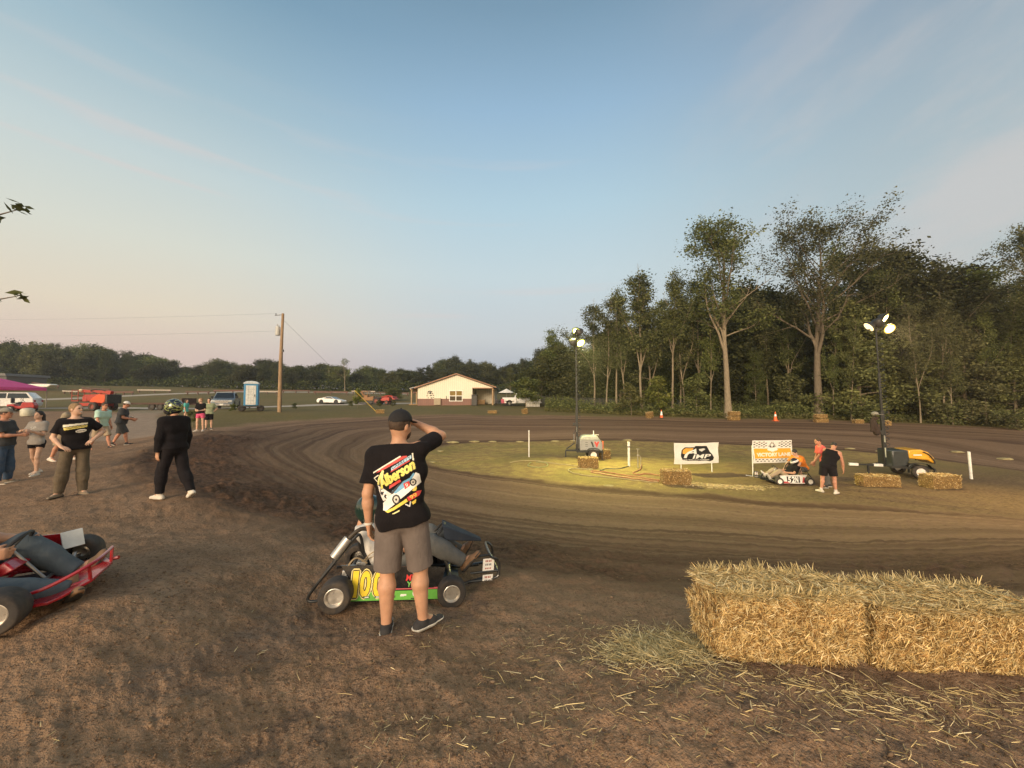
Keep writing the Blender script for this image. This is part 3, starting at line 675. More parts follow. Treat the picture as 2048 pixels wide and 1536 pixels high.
for px, Y, kd, top, wd, lb in (
 (1700, 37.5, 'pole4', 640, .7, 'thin pale leaning tree just left of the drooping cedar'), (1762, 39, 'pole4', 540, .7, 'thin leaning tree rising behind the yellow tower mast'), (1800, 40, 'pole1', 500, .8, 'forked tree with thin top branches right of the yellow tower lamps'),
 (1838, 35.5, 'pole4', 610, .7, 'thin leaning tree before the dense wood right of the yellow tower'), (1885, 35, 'pole1', 600, .75, 'thin forked pale tree left of the white post top'), (1902, 34.5, 'pole4', 650, .7, 'slight crooked tree left of the white marker post'),
 (1968, 34, 'pole3', 610, .7, 'thin straight pale tree right of the white marker post'), (2015, 34, 'pole4', 600, .7, 'thin leaning tree near the right photo edge'), (1665, 39, 'pole4', 650, .6, 'slim crooked tree beside the thickest trunk'), (1578, 45, 'pole1', 600, .6, 'thin forked tree between the vine-wrapped and the thickest trunk'), (1420, 44, 'pole4', 600, .7, 'slim tree left beside the vine-wrapped trunk')):
    plant(kd, on(px, Y), hpx(px, top, Y), wd, lb)
# ---- dense growth behind
g1 = 'trees in the depth of the wood'
k = 0
prof = lambda px: float(np.interp(px, [1000, 1060, 1100, 1150, 1200, 1260, 1330, 1400, 1480, 1540, 1700, 1800, 1900, 2048, 2300], [742, 716, 690, 660, 630, 606, 600, 590, 585, 580, 545, 540, 545, 560, 560]))
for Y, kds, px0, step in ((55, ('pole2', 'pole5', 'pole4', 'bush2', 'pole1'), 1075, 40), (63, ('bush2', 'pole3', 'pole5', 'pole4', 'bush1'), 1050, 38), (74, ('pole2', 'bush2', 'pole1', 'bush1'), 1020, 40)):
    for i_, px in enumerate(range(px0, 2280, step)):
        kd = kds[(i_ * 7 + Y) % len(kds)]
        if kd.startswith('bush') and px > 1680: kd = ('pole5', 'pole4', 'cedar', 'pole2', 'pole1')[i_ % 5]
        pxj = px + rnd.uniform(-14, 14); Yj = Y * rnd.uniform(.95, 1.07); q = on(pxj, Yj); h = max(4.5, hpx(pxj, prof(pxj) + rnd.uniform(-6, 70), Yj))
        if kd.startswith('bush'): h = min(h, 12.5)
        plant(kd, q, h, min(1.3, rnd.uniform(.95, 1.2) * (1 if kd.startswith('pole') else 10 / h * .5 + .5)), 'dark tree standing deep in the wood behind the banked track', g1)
for px in range(1120, 2250, 44):      # low dark scrub that closes the view between the trunks
    pxj = px + rnd.uniform(-12, 12); q = on(pxj, (60 if px < 1350 else 53) * rnd.uniform(.95, 1.05)); plant('bush1' if rnd.random() < .5 else 'bush3', q, rnd.uniform(5.5, 8.5), 1.25, 'low dark scrub tree filling the understorey of the wood', 'scrub trees in the wood', name='scrub_tree')
# ---- the far treeline across the fields
g2 = 'trees of the far treeline'
def skyline(px):
    return float(np.interp(px, [-400, 0, 60, 150, 220, 300, 360, 400, 440, 520, 600, 680, 740, 800, 860, 910, 960, 1010, 1060, 1120], [690, 692, 694, 697, 704, 716, 722, 738, 730, 728, 735, 738, 742, 740, 738, 724, 730, 736, 716, 690]))
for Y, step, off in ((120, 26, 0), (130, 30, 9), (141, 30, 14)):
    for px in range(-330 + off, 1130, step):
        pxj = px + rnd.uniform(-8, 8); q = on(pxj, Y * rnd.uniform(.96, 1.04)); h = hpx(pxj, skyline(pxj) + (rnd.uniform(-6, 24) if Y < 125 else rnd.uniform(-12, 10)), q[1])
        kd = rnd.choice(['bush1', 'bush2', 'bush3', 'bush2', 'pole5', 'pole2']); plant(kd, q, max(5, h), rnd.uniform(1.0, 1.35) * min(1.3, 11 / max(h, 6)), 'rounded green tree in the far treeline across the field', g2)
plant('bush3', on(88, 116), 12.5, 1.0, 'brownish rounded tree standing out of the far treeline behind the pink canopy')
plant('dead', on(690, 112), hpx(690, 716, 112), .9, 'gaunt half-dead tree rising above the far treeline right of the pole')
plant('dead', on(655, 120), hpx(655, 728, 120), .8, 'thin half-dead tree left of the gaunt one in the far treeline')
plant('bush3', on(785, 72), 2.4, 1.6, 'big rounded green bush left of the house porch behind the red tractor', name='bush', cat='bush')
plant('sap2', on(1052, 52), hpx(1052, 756, 52), 1.5, 'young rounded tree beside the white patio umbrella', rz=1.0)
plant('sap1', on(716, 52), 2.6, .8, 'small sapling on the lawn left of the excavator')
plant('sap2', on(388, 24), 1.0, 1.0, 'low leafy shrub beside the couple on the grass', name='shrub', cat='bush')
for px, Y, h, lb in ((468, 34, .8, 'small lawn shrub left of the blue portable toilet'), (590, 40, .7, 'small lawn shrub right of the utility pole'), (702, 54, .9, 'dark little conifer on the lawn near the white sports car'), (758, 52, 1.0, 'dark little conifer below the red tractor'), (788, 53, .8, 'dark little shrub in front of the big bush')):
    plant('sap2', on(px, Y), h, 1.2, lb, name='shrub', cat='bush')
# tree beyond the left edge whose branches reach into the picture
def edge_tree():
    rng = np.random.default_rng(5); base = np.array([-13.5, 7.2, float(ground(-13.5, 7.2))]); root = empty('tree', base, label='tree beyond the left photo edge with two leafy twigs in the sky', cat='tree'); w = MB()
    w.tube([(0, 0, -.2), (.1, 0, 1.5), (.2, .1, 3.2), (.15, .2, 5.5), (.3, .1, 7.5)], [.26, .2, .17, .12, .05], 10); pts = []; vals = []
    for (px, py, Y, z0) in ((40, 418, 7.0, 4.2), (36, 592, 7.0, 2.9)):
        e = P(px, py, Y) - base; s = np.array([.18, .1, z0]); mid = (s + e) / 2 + np.array([0, 0, .25]); c = [s * (1 - t) ** 2 + 2 * mid * t * (1 - t) + e * t * t for t in np.linspace(0, 1, 9)]
        w.tube(c, np.linspace(.07, .006, 9), 6)
        for k in range(2, 9):
            q = c[k]; n = 10; off = rng.normal(0, .075, (n, 3)) * np.array([1, 1, .6]); pts.append(q + off); vals.append(np.full(n, .4))
    for k in range(60):
        q = np.array([.2, .1, rng.uniform(3.2, 7.6)]) + rng.normal(0, .9, 3) * np.array([1, 1, .3]); pts.append(q + rng.normal(0, .3, (20, 3))); vals.append(np.full(20, rng.uniform(.2, .6)))
    # keep foliage near the trunk outside the picture edge, only the twigs reach in
    pp = np.concatenate(pts); vv = np.concatenate(vals); wp = pp + base; kp_ = 1024 + 770 * wp[:, 0] / wp[:, 1]; nt_ = sum(len(q) for q in pts[:14]); ok = (kp_ < -30) | (np.arange(len(pp)) < nt_); pp = pp[ok]; vv = vv[ok]; w.build('trunk', BARK, root, smooth=60)
    leaf_object('crown', pp, .085, rng, vv, LEAF_DARK, root, aspect=2.2)
edge_tree()

# ---- undergrowth and rank grass
def scatter_leaves(name, pts, size, val, m, seed, kind='stuff', **k):
    rng = np.random.default_rng(seed); o = leaf_object(name, pts, size, rng, val, m, **k); return tag(o, kind=kind)
def band(pxs, Ys, n, h, seed, clump=.5):
    rng = np.random.default_rng(seed); px = rng.uniform(*pxs, n); Y = np.interp(px, *Ys[0]) + rng.uniform(0, 1, n) ** 1.6 * Ys[1]; x = np.array([P(a, 768, b)[0] for a, b in zip(px, Y)]); hh = h * (.35 + 1.1 * np.clip(fbm(x * clump, Y * clump, seed, 3) + .35, 0, 1))
    return np.stack([x, Y, ground(x, Y) + rng.random(n) * hh], 1)
_bk = ([1080, 1300, 1630, 1900, 2048, 2350], [47, 43, 39.5, 35.5, 33.2, 29.5])
pp = band((1090, 2330), (_bk, 9), 60000, 1.7, 3); scatter_leaves('undergrowth', pp, .13, npr.uniform(.1, .8, len(pp)), LEAF_OLIVE, 4)
pp = band((1090, 2330), ((_bk[0], [y - .7 for y in _bk[1]]), 2.2), 15000, .45, 6, .9); scatter_leaves('rank_grass', pp, .10, npr.uniform(.2, 1, len(pp)), LEAF_BRIGHT, 7, up=-.2, aspect=3.5)
pp = band((-300, 1100), (([-300, 1100], [112, 112]), 14), 42000, 3.4, 8, .1); scatter_leaves('field_edge_brush', pp, .32, npr.uniform(.1, .7, len(pp)), LEAF_DARK, 9)
# ================================================================== people
def skin_mat(name, c):
    m, t, b = new_mat(name); tc = t.node('ShaderNodeTexCoord').outputs['Object']
    f = t.noise(tc, 9, 4); cc = t.mix(t.mapr(f, .35, .65), tuple(k * .86 for k in c), tuple(min(1, k * 1.1) for k in c))
    cc = t.mix(t.mapr(t.noise(tc, 45, 3), .55, .75, 0, .25), cc, (c[0] * .8, c[1] * .55, c[2] * .5))
    t.set(b.inputs['Base Color'], cc); b.inputs['Roughness'].default_value = .55; b.inputs['Subsurface Weight'].default_value = .08; b.inputs['Subsurface Radius'].default_value = (.02, .008, .004); b.inputs['Specular IOR Level'].default_value = .35
    return m
SKIN = skin_mat('tanned_skin', (.50, .275, .17)); SKIN2 = skin_mat('fair_skin', (.58, .36, .25)); SKIN3 = skin_mat('ruddy_skin', (.50, .24, .15))
def cloth(name, c, var=.16, rough=.9, dirt=0.0, scale=7):
    if name in _mc: return _mc[name]
    m, t, b = new_mat(name); tc = t.node('ShaderNodeTexCoord').outputs['Object']
    cc = t.mix(t.mapr(t.noise(tc, scale, 4), .3, .7), tuple(k * (1 - var) for k in c), tuple(min(1, k * (1 + var)) for k in c))
    if dirt: cc = t.mix(t.mapr(t.noise(tc, 14, 6, .7), .5, .72, 0, dirt), cc, (.20, .15, .10))
    w = t.noise(t.vmul(tc, (1, 1, 1.4)), 500, 2); f = t.noise(t.vmul(tc, (1.6, 1.6, .7)), 16, 3, .5, .8)
    t.set(b.inputs['Base Color'], cc); b.inputs['Roughness'].default_value = rough; b.inputs['Specular IOR Level'].default_value = .15; b.inputs['Sheen Weight'].default_value = .02
    t.set(b.inputs['Normal'], t.bump(w, .15, .002, t.bump(f, .35, .02))); _mc[name] = m
    return m
EYE = MT('eye_dark', (.02, .015, .012), .2); LIP = MT('lip', (.32, .13, .10), .5); TEETH = MT('teeth', (.75, .72, .66), .4)
HAIRB = MT('brown_hair', (.055, .032, .018), .7, var=.4, scale=60, bump=.4, bscale=300); HAIRK = MT('black_hair', (.018, .013, .011), .6, var=.4, scale=60, bump=.4, bscale=300); HAIRG = MT('sandy_hair', (.24, .15, .07), .7, var=.35, scale=60, bump=.4, bscale=300)
SOLE = MT('white_sole', (.62, .58, .50), .7, dirt=.3); SOLED = MT('dark_sole', (.05, .045, .04), .8)

def nv(v): v = np.asarray(v, float); return v / (np.linalg.norm(v) + 1e-12)
def person(label, pos, yaw, H=1.78, build=1.0, pose=None, fit=None, skin=None, h=.01, group=None, seat=None, female=False, prints=None, name='person', calf=1.0):
    """local frame: faces +y, right hand side +x, z up.  pose: directions of limb segments; seat: fixed pelvis point"""
    po = dict(sp=(0, .02, 1), twist=0.0, head=(0, 0), hips=0.0, uaL=(-.16, 0, -1), faL=(-.03, .22, -1), uaR=(.16, 0, -1), faR=(.03, .22, -1), haL=None, haR=None, palmL=None, palmR=None, curlL=.35, curlR=.35,
              thL=(-.05, .04, -1), shL=(-.02, -.04, -1), thR=(.05, .04, -1), shR=(.02, -.04, -1), ftL=(-.25, 1, 0), ftR=(.25, 1, 0), shrugR=0.0, shrugL=0.0)
    po.update(pose or {}); fit = fit or {}; skin = skin or SKIN; s = H / 1.8; b = build
    sp = nv(po['sp']); tw = RM(z=po['twist']); rx = tw @ np.array([1.0, 0, 0]); rx = nv(rx - sp * (rx @ sp)); fy = np.cross(sp, rx)
    hx = RM(z=po['hips']) @ np.array([1.0, 0, 0])
    pel = np.zeros(3); sw = (.178 if not female else .155) * (.5 + .5 * b)
    J = {}
    waist = pel + sp * .16 * s; chest = pel + sp * .34 * s; neck = pel + sp * .555 * s
    J['shL'] = pel + sp * (.485 + po['shrugL']) * s - rx * sw * s; J['shR'] = pel + sp * (.485 + po['shrugR']) * s + rx * sw * s
    for sd in 'LR':
        J['el' + sd] = J['sh' + sd] + nv(po['ua' + sd]) * .30 * s; J['wr' + sd] = J['el' + sd] + nv(po['fa' + sd]) * .26 * s
        J['hip' + sd] = pel + hx * (-1 if sd == 'L' else 1) * (.095 if not female else .10) * s + np.array([0, 0, -.03 * s])
        J['kn' + sd] = J['hip' + sd] + nv(po['th' + sd]) * .42 * s; J['an' + sd] = J['kn' + sd] + nv(po['sh_' + sd] if 'sh_' + sd in po else po['sh' + sd]) * .405 * s
    hp, hy = po['head'][1], po['head'][0]; hr = RM(z=po['twist'] + hy) @ RM(x=-hp); hd = neck + nv(sp + np.array([0, 0, .9])) * .055 * s; hc = hd + hr @ np.array([0, .02, .115]) * s
    if seat is None:
        low = min(J['anL'][2], J['anR'][2]) - .085 * s; off = np.array([0, 0, -low])
    else: off = np.asarray(seat, float)
    for k in J: J[k] = J[k] + off
    pel, waist, chest, neck, hd, hc = [q + off for q in (pel, waist, chest, neck, hd, hc)]
    root = empty(name, pos, yaw, label, 'person', group)
    allp = np.array(list(J.values()) + [pel, hc]); lo = allp.min(0) - .32 * s; hi = allp.max(0) + .32 * s
    lo[2] = min(lo[2] + .1, allp[:, 2].min() - .17)
    def torso(S, g, k, drop=None, shoulders=True):
        q = s * b
        S.cone(pel - hx * .075 * q - sp * .02, pel + hx * .075 * q - sp * .02, .112 * q + g, k=0.02)
        S.cone(waist - rx * .065 * q, waist + rx * .065 * q, (.104 if not female else .09) * q + g, k=k)
        S.cone(chest - rx * .085 * q + fy * .005, chest + rx * .085 * q + fy * .005, .116 * q + g, k=k)
        up_ = pel + sp * .475 * s; S.cone((up_ - rx * .115 * s), (up_ + rx * .115 * s), .072 * q + g, k=k)
        if shoulders:
            for sd in 'LR': S.cone(pel + sp * .49 * s + (J['sh' + sd] - pel - sp * .49 * s) * .5, J['sh' + sd], .060 * q + g, .052 * q + g, k=k)
            S.cone(neck - sp * .02 * s, pel + sp * .43 * s, .062 * s + g * .7, .085 * s + g, k=k)
    # ---- body, one continuous surface
    B = SDF(lo, hi, h); torso(B, -.004, .05)
    B.cone(neck - sp * .03 * s, hc - hr @ np.array([0, .015, .05]) * s, .058 * s * (.75 + .25 * b), .053 * s, k=.03)
    B.ell(hc, np.array([.074, .096, .112]) * s, hr, k=.02); B.ell(hc + hr @ np.array([0, .032, -.062]) * s, np.array([.054, .062, .058]) * s, hr, k=.03)
    B.ell(hc + hr @ np.array([0, .096, -.022]) * s, np.array([.013, .02, .026]) * s, hr, k=.012); B.ell(hc + hr @ np.array([0, .082, .022]) * s, np.array([.048, .016, .012]) * s, hr, k=.015)
    B.ell(hc + hr @ np.array([0, .088, -.092]) * s, np.array([.022, .016, .016]) * s, hr, k=.015)
    for sg in (-1, 1):
        B.ell(hc + hr @ np.array([sg * .076, -.004, -.012]) * s, np.array([.012, .019, .032]) * s, hr, k=.006); B.ell(hc + hr @ np.array([sg * .03, .09, .004]) * s, np.array([.014, .012, .010]) * s, hr, k=0, sub=True)
    for sd in 'LR':
        sg = -1 if sd == 'L' else 1; a = J['sh' + sd]; e = J['el' + sd]; w = J['wr' + sd]; tb = .6 + .4 * b
        B.cone(a, a + (e - a) * .5, .056 * s * tb, .049 * s * tb, k=.03); B.cone(a + (e - a) * .45, e, .049 * s * tb, .039 * s * tb, k=.02)
        B.cone(e, e + (w - e) * .35, .039 * s * tb, .042 * s * tb, k=.02); B.cone(e + (w - e) * .3, w, .042 * s * tb, .027 * s, k=.02)
        # hand: palm, four fingers, thumb
        fd = nv(w - e); d = nv(po['ha' + sd]) if po['ha' + sd] is not None else fd
        pn = po['palm' + sd]; pn = np.array([-sg * 1.0, 0, 0]) if pn is None else np.asarray(pn, float); pn = nv(pn - d * (pn @ d)); lt = np.cross(d, pn) * (-1 if sd == 'L' else 1)   # lt points to the thumb side
        fr = max(.0085 * s, .75 * h); hs = s * 1.02; cu = po['curl' + sd]
        for i in range(4):
            o_ = (1.5 - i) * .0205 * hs; kn = w + d * (.088 - .004 * abs(i - 1)) * hs + lt * o_
            B.cone(w + lt * o_ * .55 + d * .012, kn, .0155 * hs, .012 * hs, k=.012)
            ln = (.044, .050, .047, .037)[i] * hs; d1 = nv(d * math.cos(cu) + pn * math.sin(cu) + lt * (1.5 - i) * .05); d2 = nv(d * math.cos(cu * 2.3) + pn * math.sin(cu * 2.3) + lt * (1.5 - i) * .03)
            p1 = kn + d1 * ln; p2 = p1 + d2 * ln * .8; B.cone(kn, p1, fr * 1.08, fr, k=.004); B.cone(p1, p2, fr, fr * .85, k=.004)
        t0 = w + d * .022 * hs + lt * .018 * hs; t1 = t0 + nv(d * .75 + lt * .7 + pn * .25) * .042 * hs; t2 = t1 + nv(d * .95 + lt * .25 + pn * (.2 + cu * .5)) * .034 * hs
        B.cone(t0, t1, .0145 * hs, .0115 * hs, k=.012); B.cone(t1, t2, .011 * hs, .0095 * hs, k=.004)
        # leg
        hp_, kn, an = J['hip' + sd], J['kn' + sd], J['an' + sd]; tm = kn + (an - kn) * .3; ft = nv(np.r_[po['ft' + sd]]); back = nv(np.cross(np.cross(an - kn, ft), an - kn)) * -.014 * s
        B.cone(hp_, kn, .082 * s * b, .052 * s * tb, k=.035); B.cone(kn, tm + back, .05 * s * tb, .056 * s * tb * calf, k=.025); B.cone(tm + back, an, .055 * s * tb * calf, .035 * s * (.5 + .5 * calf), k=.02)
        B.cone(an, an + ft * .12 * s + np.array([0, 0, -.05 * s]), .034 * s, .026 * s, k=.02)
    B.build('body', skin, root)
    # ---- clothing
    up = fit.get('top')
    if up:
        g = up.get('loose', .016); S = SDF(lo, hi, h); torso(S, g, .06)
        hem = up.get('hem', .08); q = s * b
        S.cone(pel - sp * (hem + .1) * s - hx * .07 * q, pel - sp * (hem + .1) * s + hx * .07 * q, .117 * q + g, k=.05); S.cone(pel - sp * .03 * s - hx * .07 * q, pel - sp * .03 * s + hx * .07 * q, .112 * q + g, k=.05)
        S.cone(pel - sp * .05 * s, waist, .10 * q + g, k=.05)
        if up.get('belly'): S.ell(waist + fy * .07, (.15, .12, .16), None, k=.06)
        S.plane(pel - sp * hem * s + hx * .0, -sp + rx * up.get('tilt', 0))
        nk = neck + sp * (.005 if up['kind'] != 'tank' else -.06) * s; S.plane(nk, sp - fy * (-.35))
        sl = {'tee': .74, 'long': 1.9, 'tank': 0}[up['kind']]
        A = SDF(lo, hi, h)
        for sd in 'LR':
            a, e, w = J['sh' + sd], J['el' + sd], J['wr' + sd]; tb = .6 + .4 * b
            if sl == 0: continue
            if sl < 1:
                T = SDF(lo, hi, h); T.cone(a, e, .052 * s * tb + g * .8, .056 * s * tb + g * 1.2, k=.03); T.plane(a + (e - a) * sl, e - a); A.F = np.minimum(A.F, T.F)
            else:
                T = SDF(lo, hi, h); T.cone(a, e, .052 * s * tb + g * .8, .044 * s * tb + g, k=.03); T.cone(e, w, .044 * s * tb + g, .034 * s + g * .7, k=.02); T.plane(e + (w - e) * .97, w - e); A.F = np.minimum(A.F, T.F)
        hh = np.clip(.5 + .5 * (S.F - A.F) / .03, 0, 1); S.F = S.F * (1 - hh) + A.F * hh - .03 * hh * (1 - hh)
        if up['kind'] == 'tank':
            for sd in 'LR': S.ell(J['sh' + sd] + (J['sh' + sd] - chest) * .12, np.array([.075, .12, .12]) * s, None, k=0, sub=True)
        if h < .02: S.wrinkle(up.get('wr', .0055), 10, seed=len(label))
        to = S.build('shirt', up['mat'], root)
        if up.get('art'): up['art'](root, to, dict(pel=pel, sp=sp, rx=rx, fy=fy, s=s, b=b))
    lw = fit.get('bottom')
    if lw:
        g = lw.get('loose', .016); S = SDF(lo, hi, h); q = s * b
        S.cone(pel - hx * .075 * q - sp * .02, pel + hx * .075 * q - sp * .02, .114 * q + g * .6, k=.02); S.cone(pel + sp * .04 * s - hx * .065 * q, pel + sp * .04 * s + hx * .065 * q, .100 * q + g * .2, k=.05); S.plane(pel + sp * .025 * s, sp)
        for sd in 'LR':
            hp_, kn, an = J['hip' + sd], J['kn' + sd], J['an' + sd]; tb = .6 + .4 * b; T = SDF(lo, hi, h)
            if lw['kind'] == 'shorts':
                f = lw.get('len', .95); e = hp_ + (kn - hp_) * f; T.cone(hp_, hp_ + (kn - hp_) * (f + .25), .094 * s * b + g * .7, .074 * s * b + g, k=.03); T.plane(e, kn - hp_)
            else:
                T.cone(hp_, kn, .090 * s * b + g * .6, .060 * s * tb + g, k=.03); T.cone(kn, an, .064 * s * tb + g, .044 * s + g, k=.03); T.cone(kn + (an - kn) * .25 + np.array([0, 0, 0]), kn + (an - kn) * .4, .066 * s * tb + g, k=.03); T.plane(an + (an - kn) * -.02 + np.array([0, 0, .0]), an - kn)
            hh = np.clip(.5 + .5 * (S.F - T.F) / .025, 0, 1); S.F = S.F * (1 - hh) + T.F * hh - .025 * hh * (1 - hh)
        if h < .02: S.wrinkle(lw.get('wr', .0065), 11, seed=len(label) + 5)
        S.build({'shorts': 'shorts', 'pants': 'trousers'}[lw['kind']], lw['mat'], root)
    sh = fit.get('shoes')
    if sh:
        for sd in 'LR':
            an = J['an' + sd]; ft = nv(np.r_[po['ft' + sd]]); sidev = nv(np.cross(ft, (0, 0, 1))); upv = np.cross(sidev, ft); c = an - upv * .05 * s; S = SDF(an - .24, an + .24, min(h, .012)); top = sh.get('top', .03)
            S.cone(c - ft * .045 * s, c + ft * .08 * s, .042 * s, .043 * s, k=.01); S.cone(c + ft * .07 * s - upv * .012 * s, c + ft * .165 * s - upv * .016 * s, .042 * s, .033 * s, k=.02); S.cone(c, an + upv * top, .042 * s, .042 * s + .004, k=.02)
            S.plane(c - upv * .036 * s, -upv); S.plane(an + upv * top, upv); o = S.build('boot' if sh.get('boot') else 'shoe', sh['mat'], root)
            W_ = SDF(an - .24, an + .24, min(h, .012)); W_.cone(c - ft * .048 * s, c + ft * .08 * s, .050 * s, .050 * s, k=.0); W_.cone(c + ft * .07 * s, c + ft * .165 * s, .049 * s, .039 * s, k=.01); W_.plane(c - upv * .008 * s, upv); W_.plane(c - upv * .040 * s, -upv)
            W_.build('sole', sh.get('sole', SOLE), o)
    # ---- head things
    H_ = lambda v: hc + hr @ (np.array(v) * s)
    if fit.get('face', True):
        m = MB(); [m.ball(H_((sg * .03, .086, .004)), .010 * s, 8, 6) for sg in (-1, 1)]; m.build('eyes', EYE, root)
        m = MB(); m.ball(H_((0, .0905, -.062)), np.array([.024, .010, .007]) * s, 10, 6, rot=hr); m.build('mouth', TEETH if fit.get('smile') else LIP, root)
    hair = fit.get('hair')
    if hair:
        S = SDF(hc - .34 * s, hc + .24 * s, min(h, .012)); hm = hair[1]
        S.ell(H_((0, -.014, .022)), np.array([.083, .098, .106]) * s, hr, k=0)
        S.plane(H_((0, .04, .0)), hr @ np.array([0, .86, -.55])) if hair[0] != 'long' else S.plane(H_((0, .05, .01)), hr @ np.array([0, .9, -.4]))
        if hair[0] == 'long':
            for sg in (-1, 0, 1): S.cone(H_((sg * .05, -.045, 0)), H_((sg * .085 + hair[2][0], -.075 + hair[2][1], -.27)), .05 * s, .032 * s, k=.03)
        else: S.plane(H_((0, 0, -.055)), hr @ np.array([0, -.2, -1]))
        S.wrinkle(.003, 70, 3); S.build('hair', hm, root)
    if fit.get('beard'):
        S = SDF(hc - .2, hc + .2, min(h, .01)); S.ell(H_((0, .036, -.068)), np.array([.061, .066, .062]) * s, hr, k=0); S.plane(H_((0, 0, -.03)), hr @ np.array([0, -.25, 1])); S.ell(H_((0, .115, -.055)), np.array([.024, .03, .012]) * s, hr, k=0, sub=True); S.build('beard', fit['beard'], root)
    if fit.get('glasses'):
        m = MB(); [m.ball(H_((sg * .031, .098, .005)), np.array([.026, .008, .018]) * s, 12, 6, rot=hr) for sg in (-1, 1)]; m.tube([H_((-.076, .0, .012)), H_((-.055, .088, .012)), H_((.055, .088, .012)), H_((.076, 0, .012))], .004, 6); m.build('sunglasses', MT('dark_glass', (.015, .015, .018), .12), root)
    cp = fit.get('cap')
    if cp:
        S = SDF(hc - .3, hc + .3, min(h, .008)); S.ell(H_((0, -.006, .040)), np.array([.088, .107, .096]) * s, hr, k=0); S.plane(H_((0, 0, .034)), hr @ np.array([0, .10, -1])); o = S.build('cap', cp[0], root)
        bd = -1 if cp[2] == 'back' else 1; m = MB(); n = 14; vs = []
        for i in range(n + 1):
            a = math.pi * i / n; x = .079 * math.cos(a); y = bd * (.055 + (.105 if True else 0) * math.sin(a) ** .8 * 1.05) + .0; vs.append((x, y, .044 - .022 * math.sin(a) - .10 * x * x / .079))
        base = [H_(v) for v in vs]; thick = hr @ np.array([0, 0, .006]); N = len(base)
        m.add(base + [q + thick for q in base], [tuple(range(N))[::-1], tuple(range(N, 2 * N))] + [(i, (i + 1) % N, N + (i + 1) % N, N + i) for i in range(N)]); m.build('brim', cp[1], o)
        mb = MB(); mb.ball(H_((0, -.006, .137)), .008 * s, 8, 6); mb.build('button', cp[1], o)
        if len(cp) > 3:
            S = SDF(hc - .3, hc + .3, min(h, .008)); S.ell(H_((0, -.006, .040)), np.array([.0905, .1095, .098]) * s, hr, k=0); S.plane(H_((0, 0, .034)), hr @ np.array([0, .10, -1])); S.plane(H_((0, .045, 0)), hr @ np.array([0, -1, -.1])); S.build('front_panel', cp[3], o)
    he = fit.get('helmet')
    if he:
        S = SDF(hc - .32, hc + .32, min(h, .01)); S.ell(H_((0, -.008, .02)), np.array([.128, .152, .148]) * s, hr, k=0); S.ell(H_((0, .045, -.06)), np.array([.105, .125, .08]) * s, hr, k=.03); S.plane(H_((0, 0, -.125)), hr @ np.array([0, -.25, -1])); S.ell(H_((0, .17, .01)), np.array([.10, .07, .045]) * s, hr, k=0, sub=True); o = S.build('helmet', he[0], root)
        S = SDF(hc - .32, hc + .32, min(h, .01)); S.ell(H_((0, -.008, .018)), np.array([.124, .148, .142]) * s, hr, k=0); S.plane(H_((0, .07, 0)), hr @ np.array([0, -1, 0])); S.plane(H_((0, 0, .06)), hr @ np.array([0, 0, 1])); S.plane(H_((0, 0, -.04)), hr @ np.array([0, 0, -1])); S.build('visor', he[1], o)
        if len(he) > 2:
            S = SDF(hc - .32, hc + .32, min(h, .01)); S.ell(H_((0, -.008, .02)), np.array([.131, .155, .151]) * s, hr, k=0); S.plane(H_((0, 0, .085)), hr @ np.array([0, -.1, 1])); S.plane(H_((0, 0, .01)), hr @ np.array([0, .1, -1])); S.build('helmet_band', he[2], o)
        m = MB(); m.tube([H_((-.1, .0, -.10)), H_((-.06, .09, -.15)), H_((.06, .09, -.15)), H_((.1, 0, -.10))], .008, 6); m.build('chin_strap', MT('black_strap', (.015, .015, .015), .8), o)
    # hide nothing: anything held is placed by the caller from these joints
    Rz = RM(z=yaw); root_pos = np.asarray(pos, float)
    return root, {k: Rz @ v + root_pos for k, v in J.items()}, dict(pel=pel, sp=sp, rx=rx, fy=fy, hc=hc, hr=hr, s=s, J=J)
def chest_art(art_fn, W, H_, up_, cell=.006, front=True, lift=.006):
    """prints artwork on the shirt by laying its cells onto the cloth"""
    def f(root, shirt, K):
        A = Art(W, H_, cell); art_fn(A); V = np.array([v.co for v in shirt.data.vertices]); dg = None
        bv = BVHTree.FromPolygons([tuple(v) for v in V], [tuple(p.vertices) for p in shirt.data.polygons]); sgn = 1 if front else -1; c = K['pel'] + K['sp'] * up_ * K['s']; fy = K['fy'] * sgn; rx = K['rx'] * sgn
        def fn(x, y):
            out = []
            for a, b_ in zip(x, y):
                o = c - rx * a + K['sp'] * b_ if front else c - rx * a + K['sp'] * b_
                hit = bv.ray_cast(Vector(o + fy * .6), Vector(-fy), 1.2)[0]
                out.append(np.array(hit) + fy * lift if hit is not None else o + fy * .14)
            return np.array(out)
        A.build('shirt_print', PRINT, root, fn)
    return f
def yaw_cam(p): return math.atan2(p[0], -p[1])
S_ = srgb
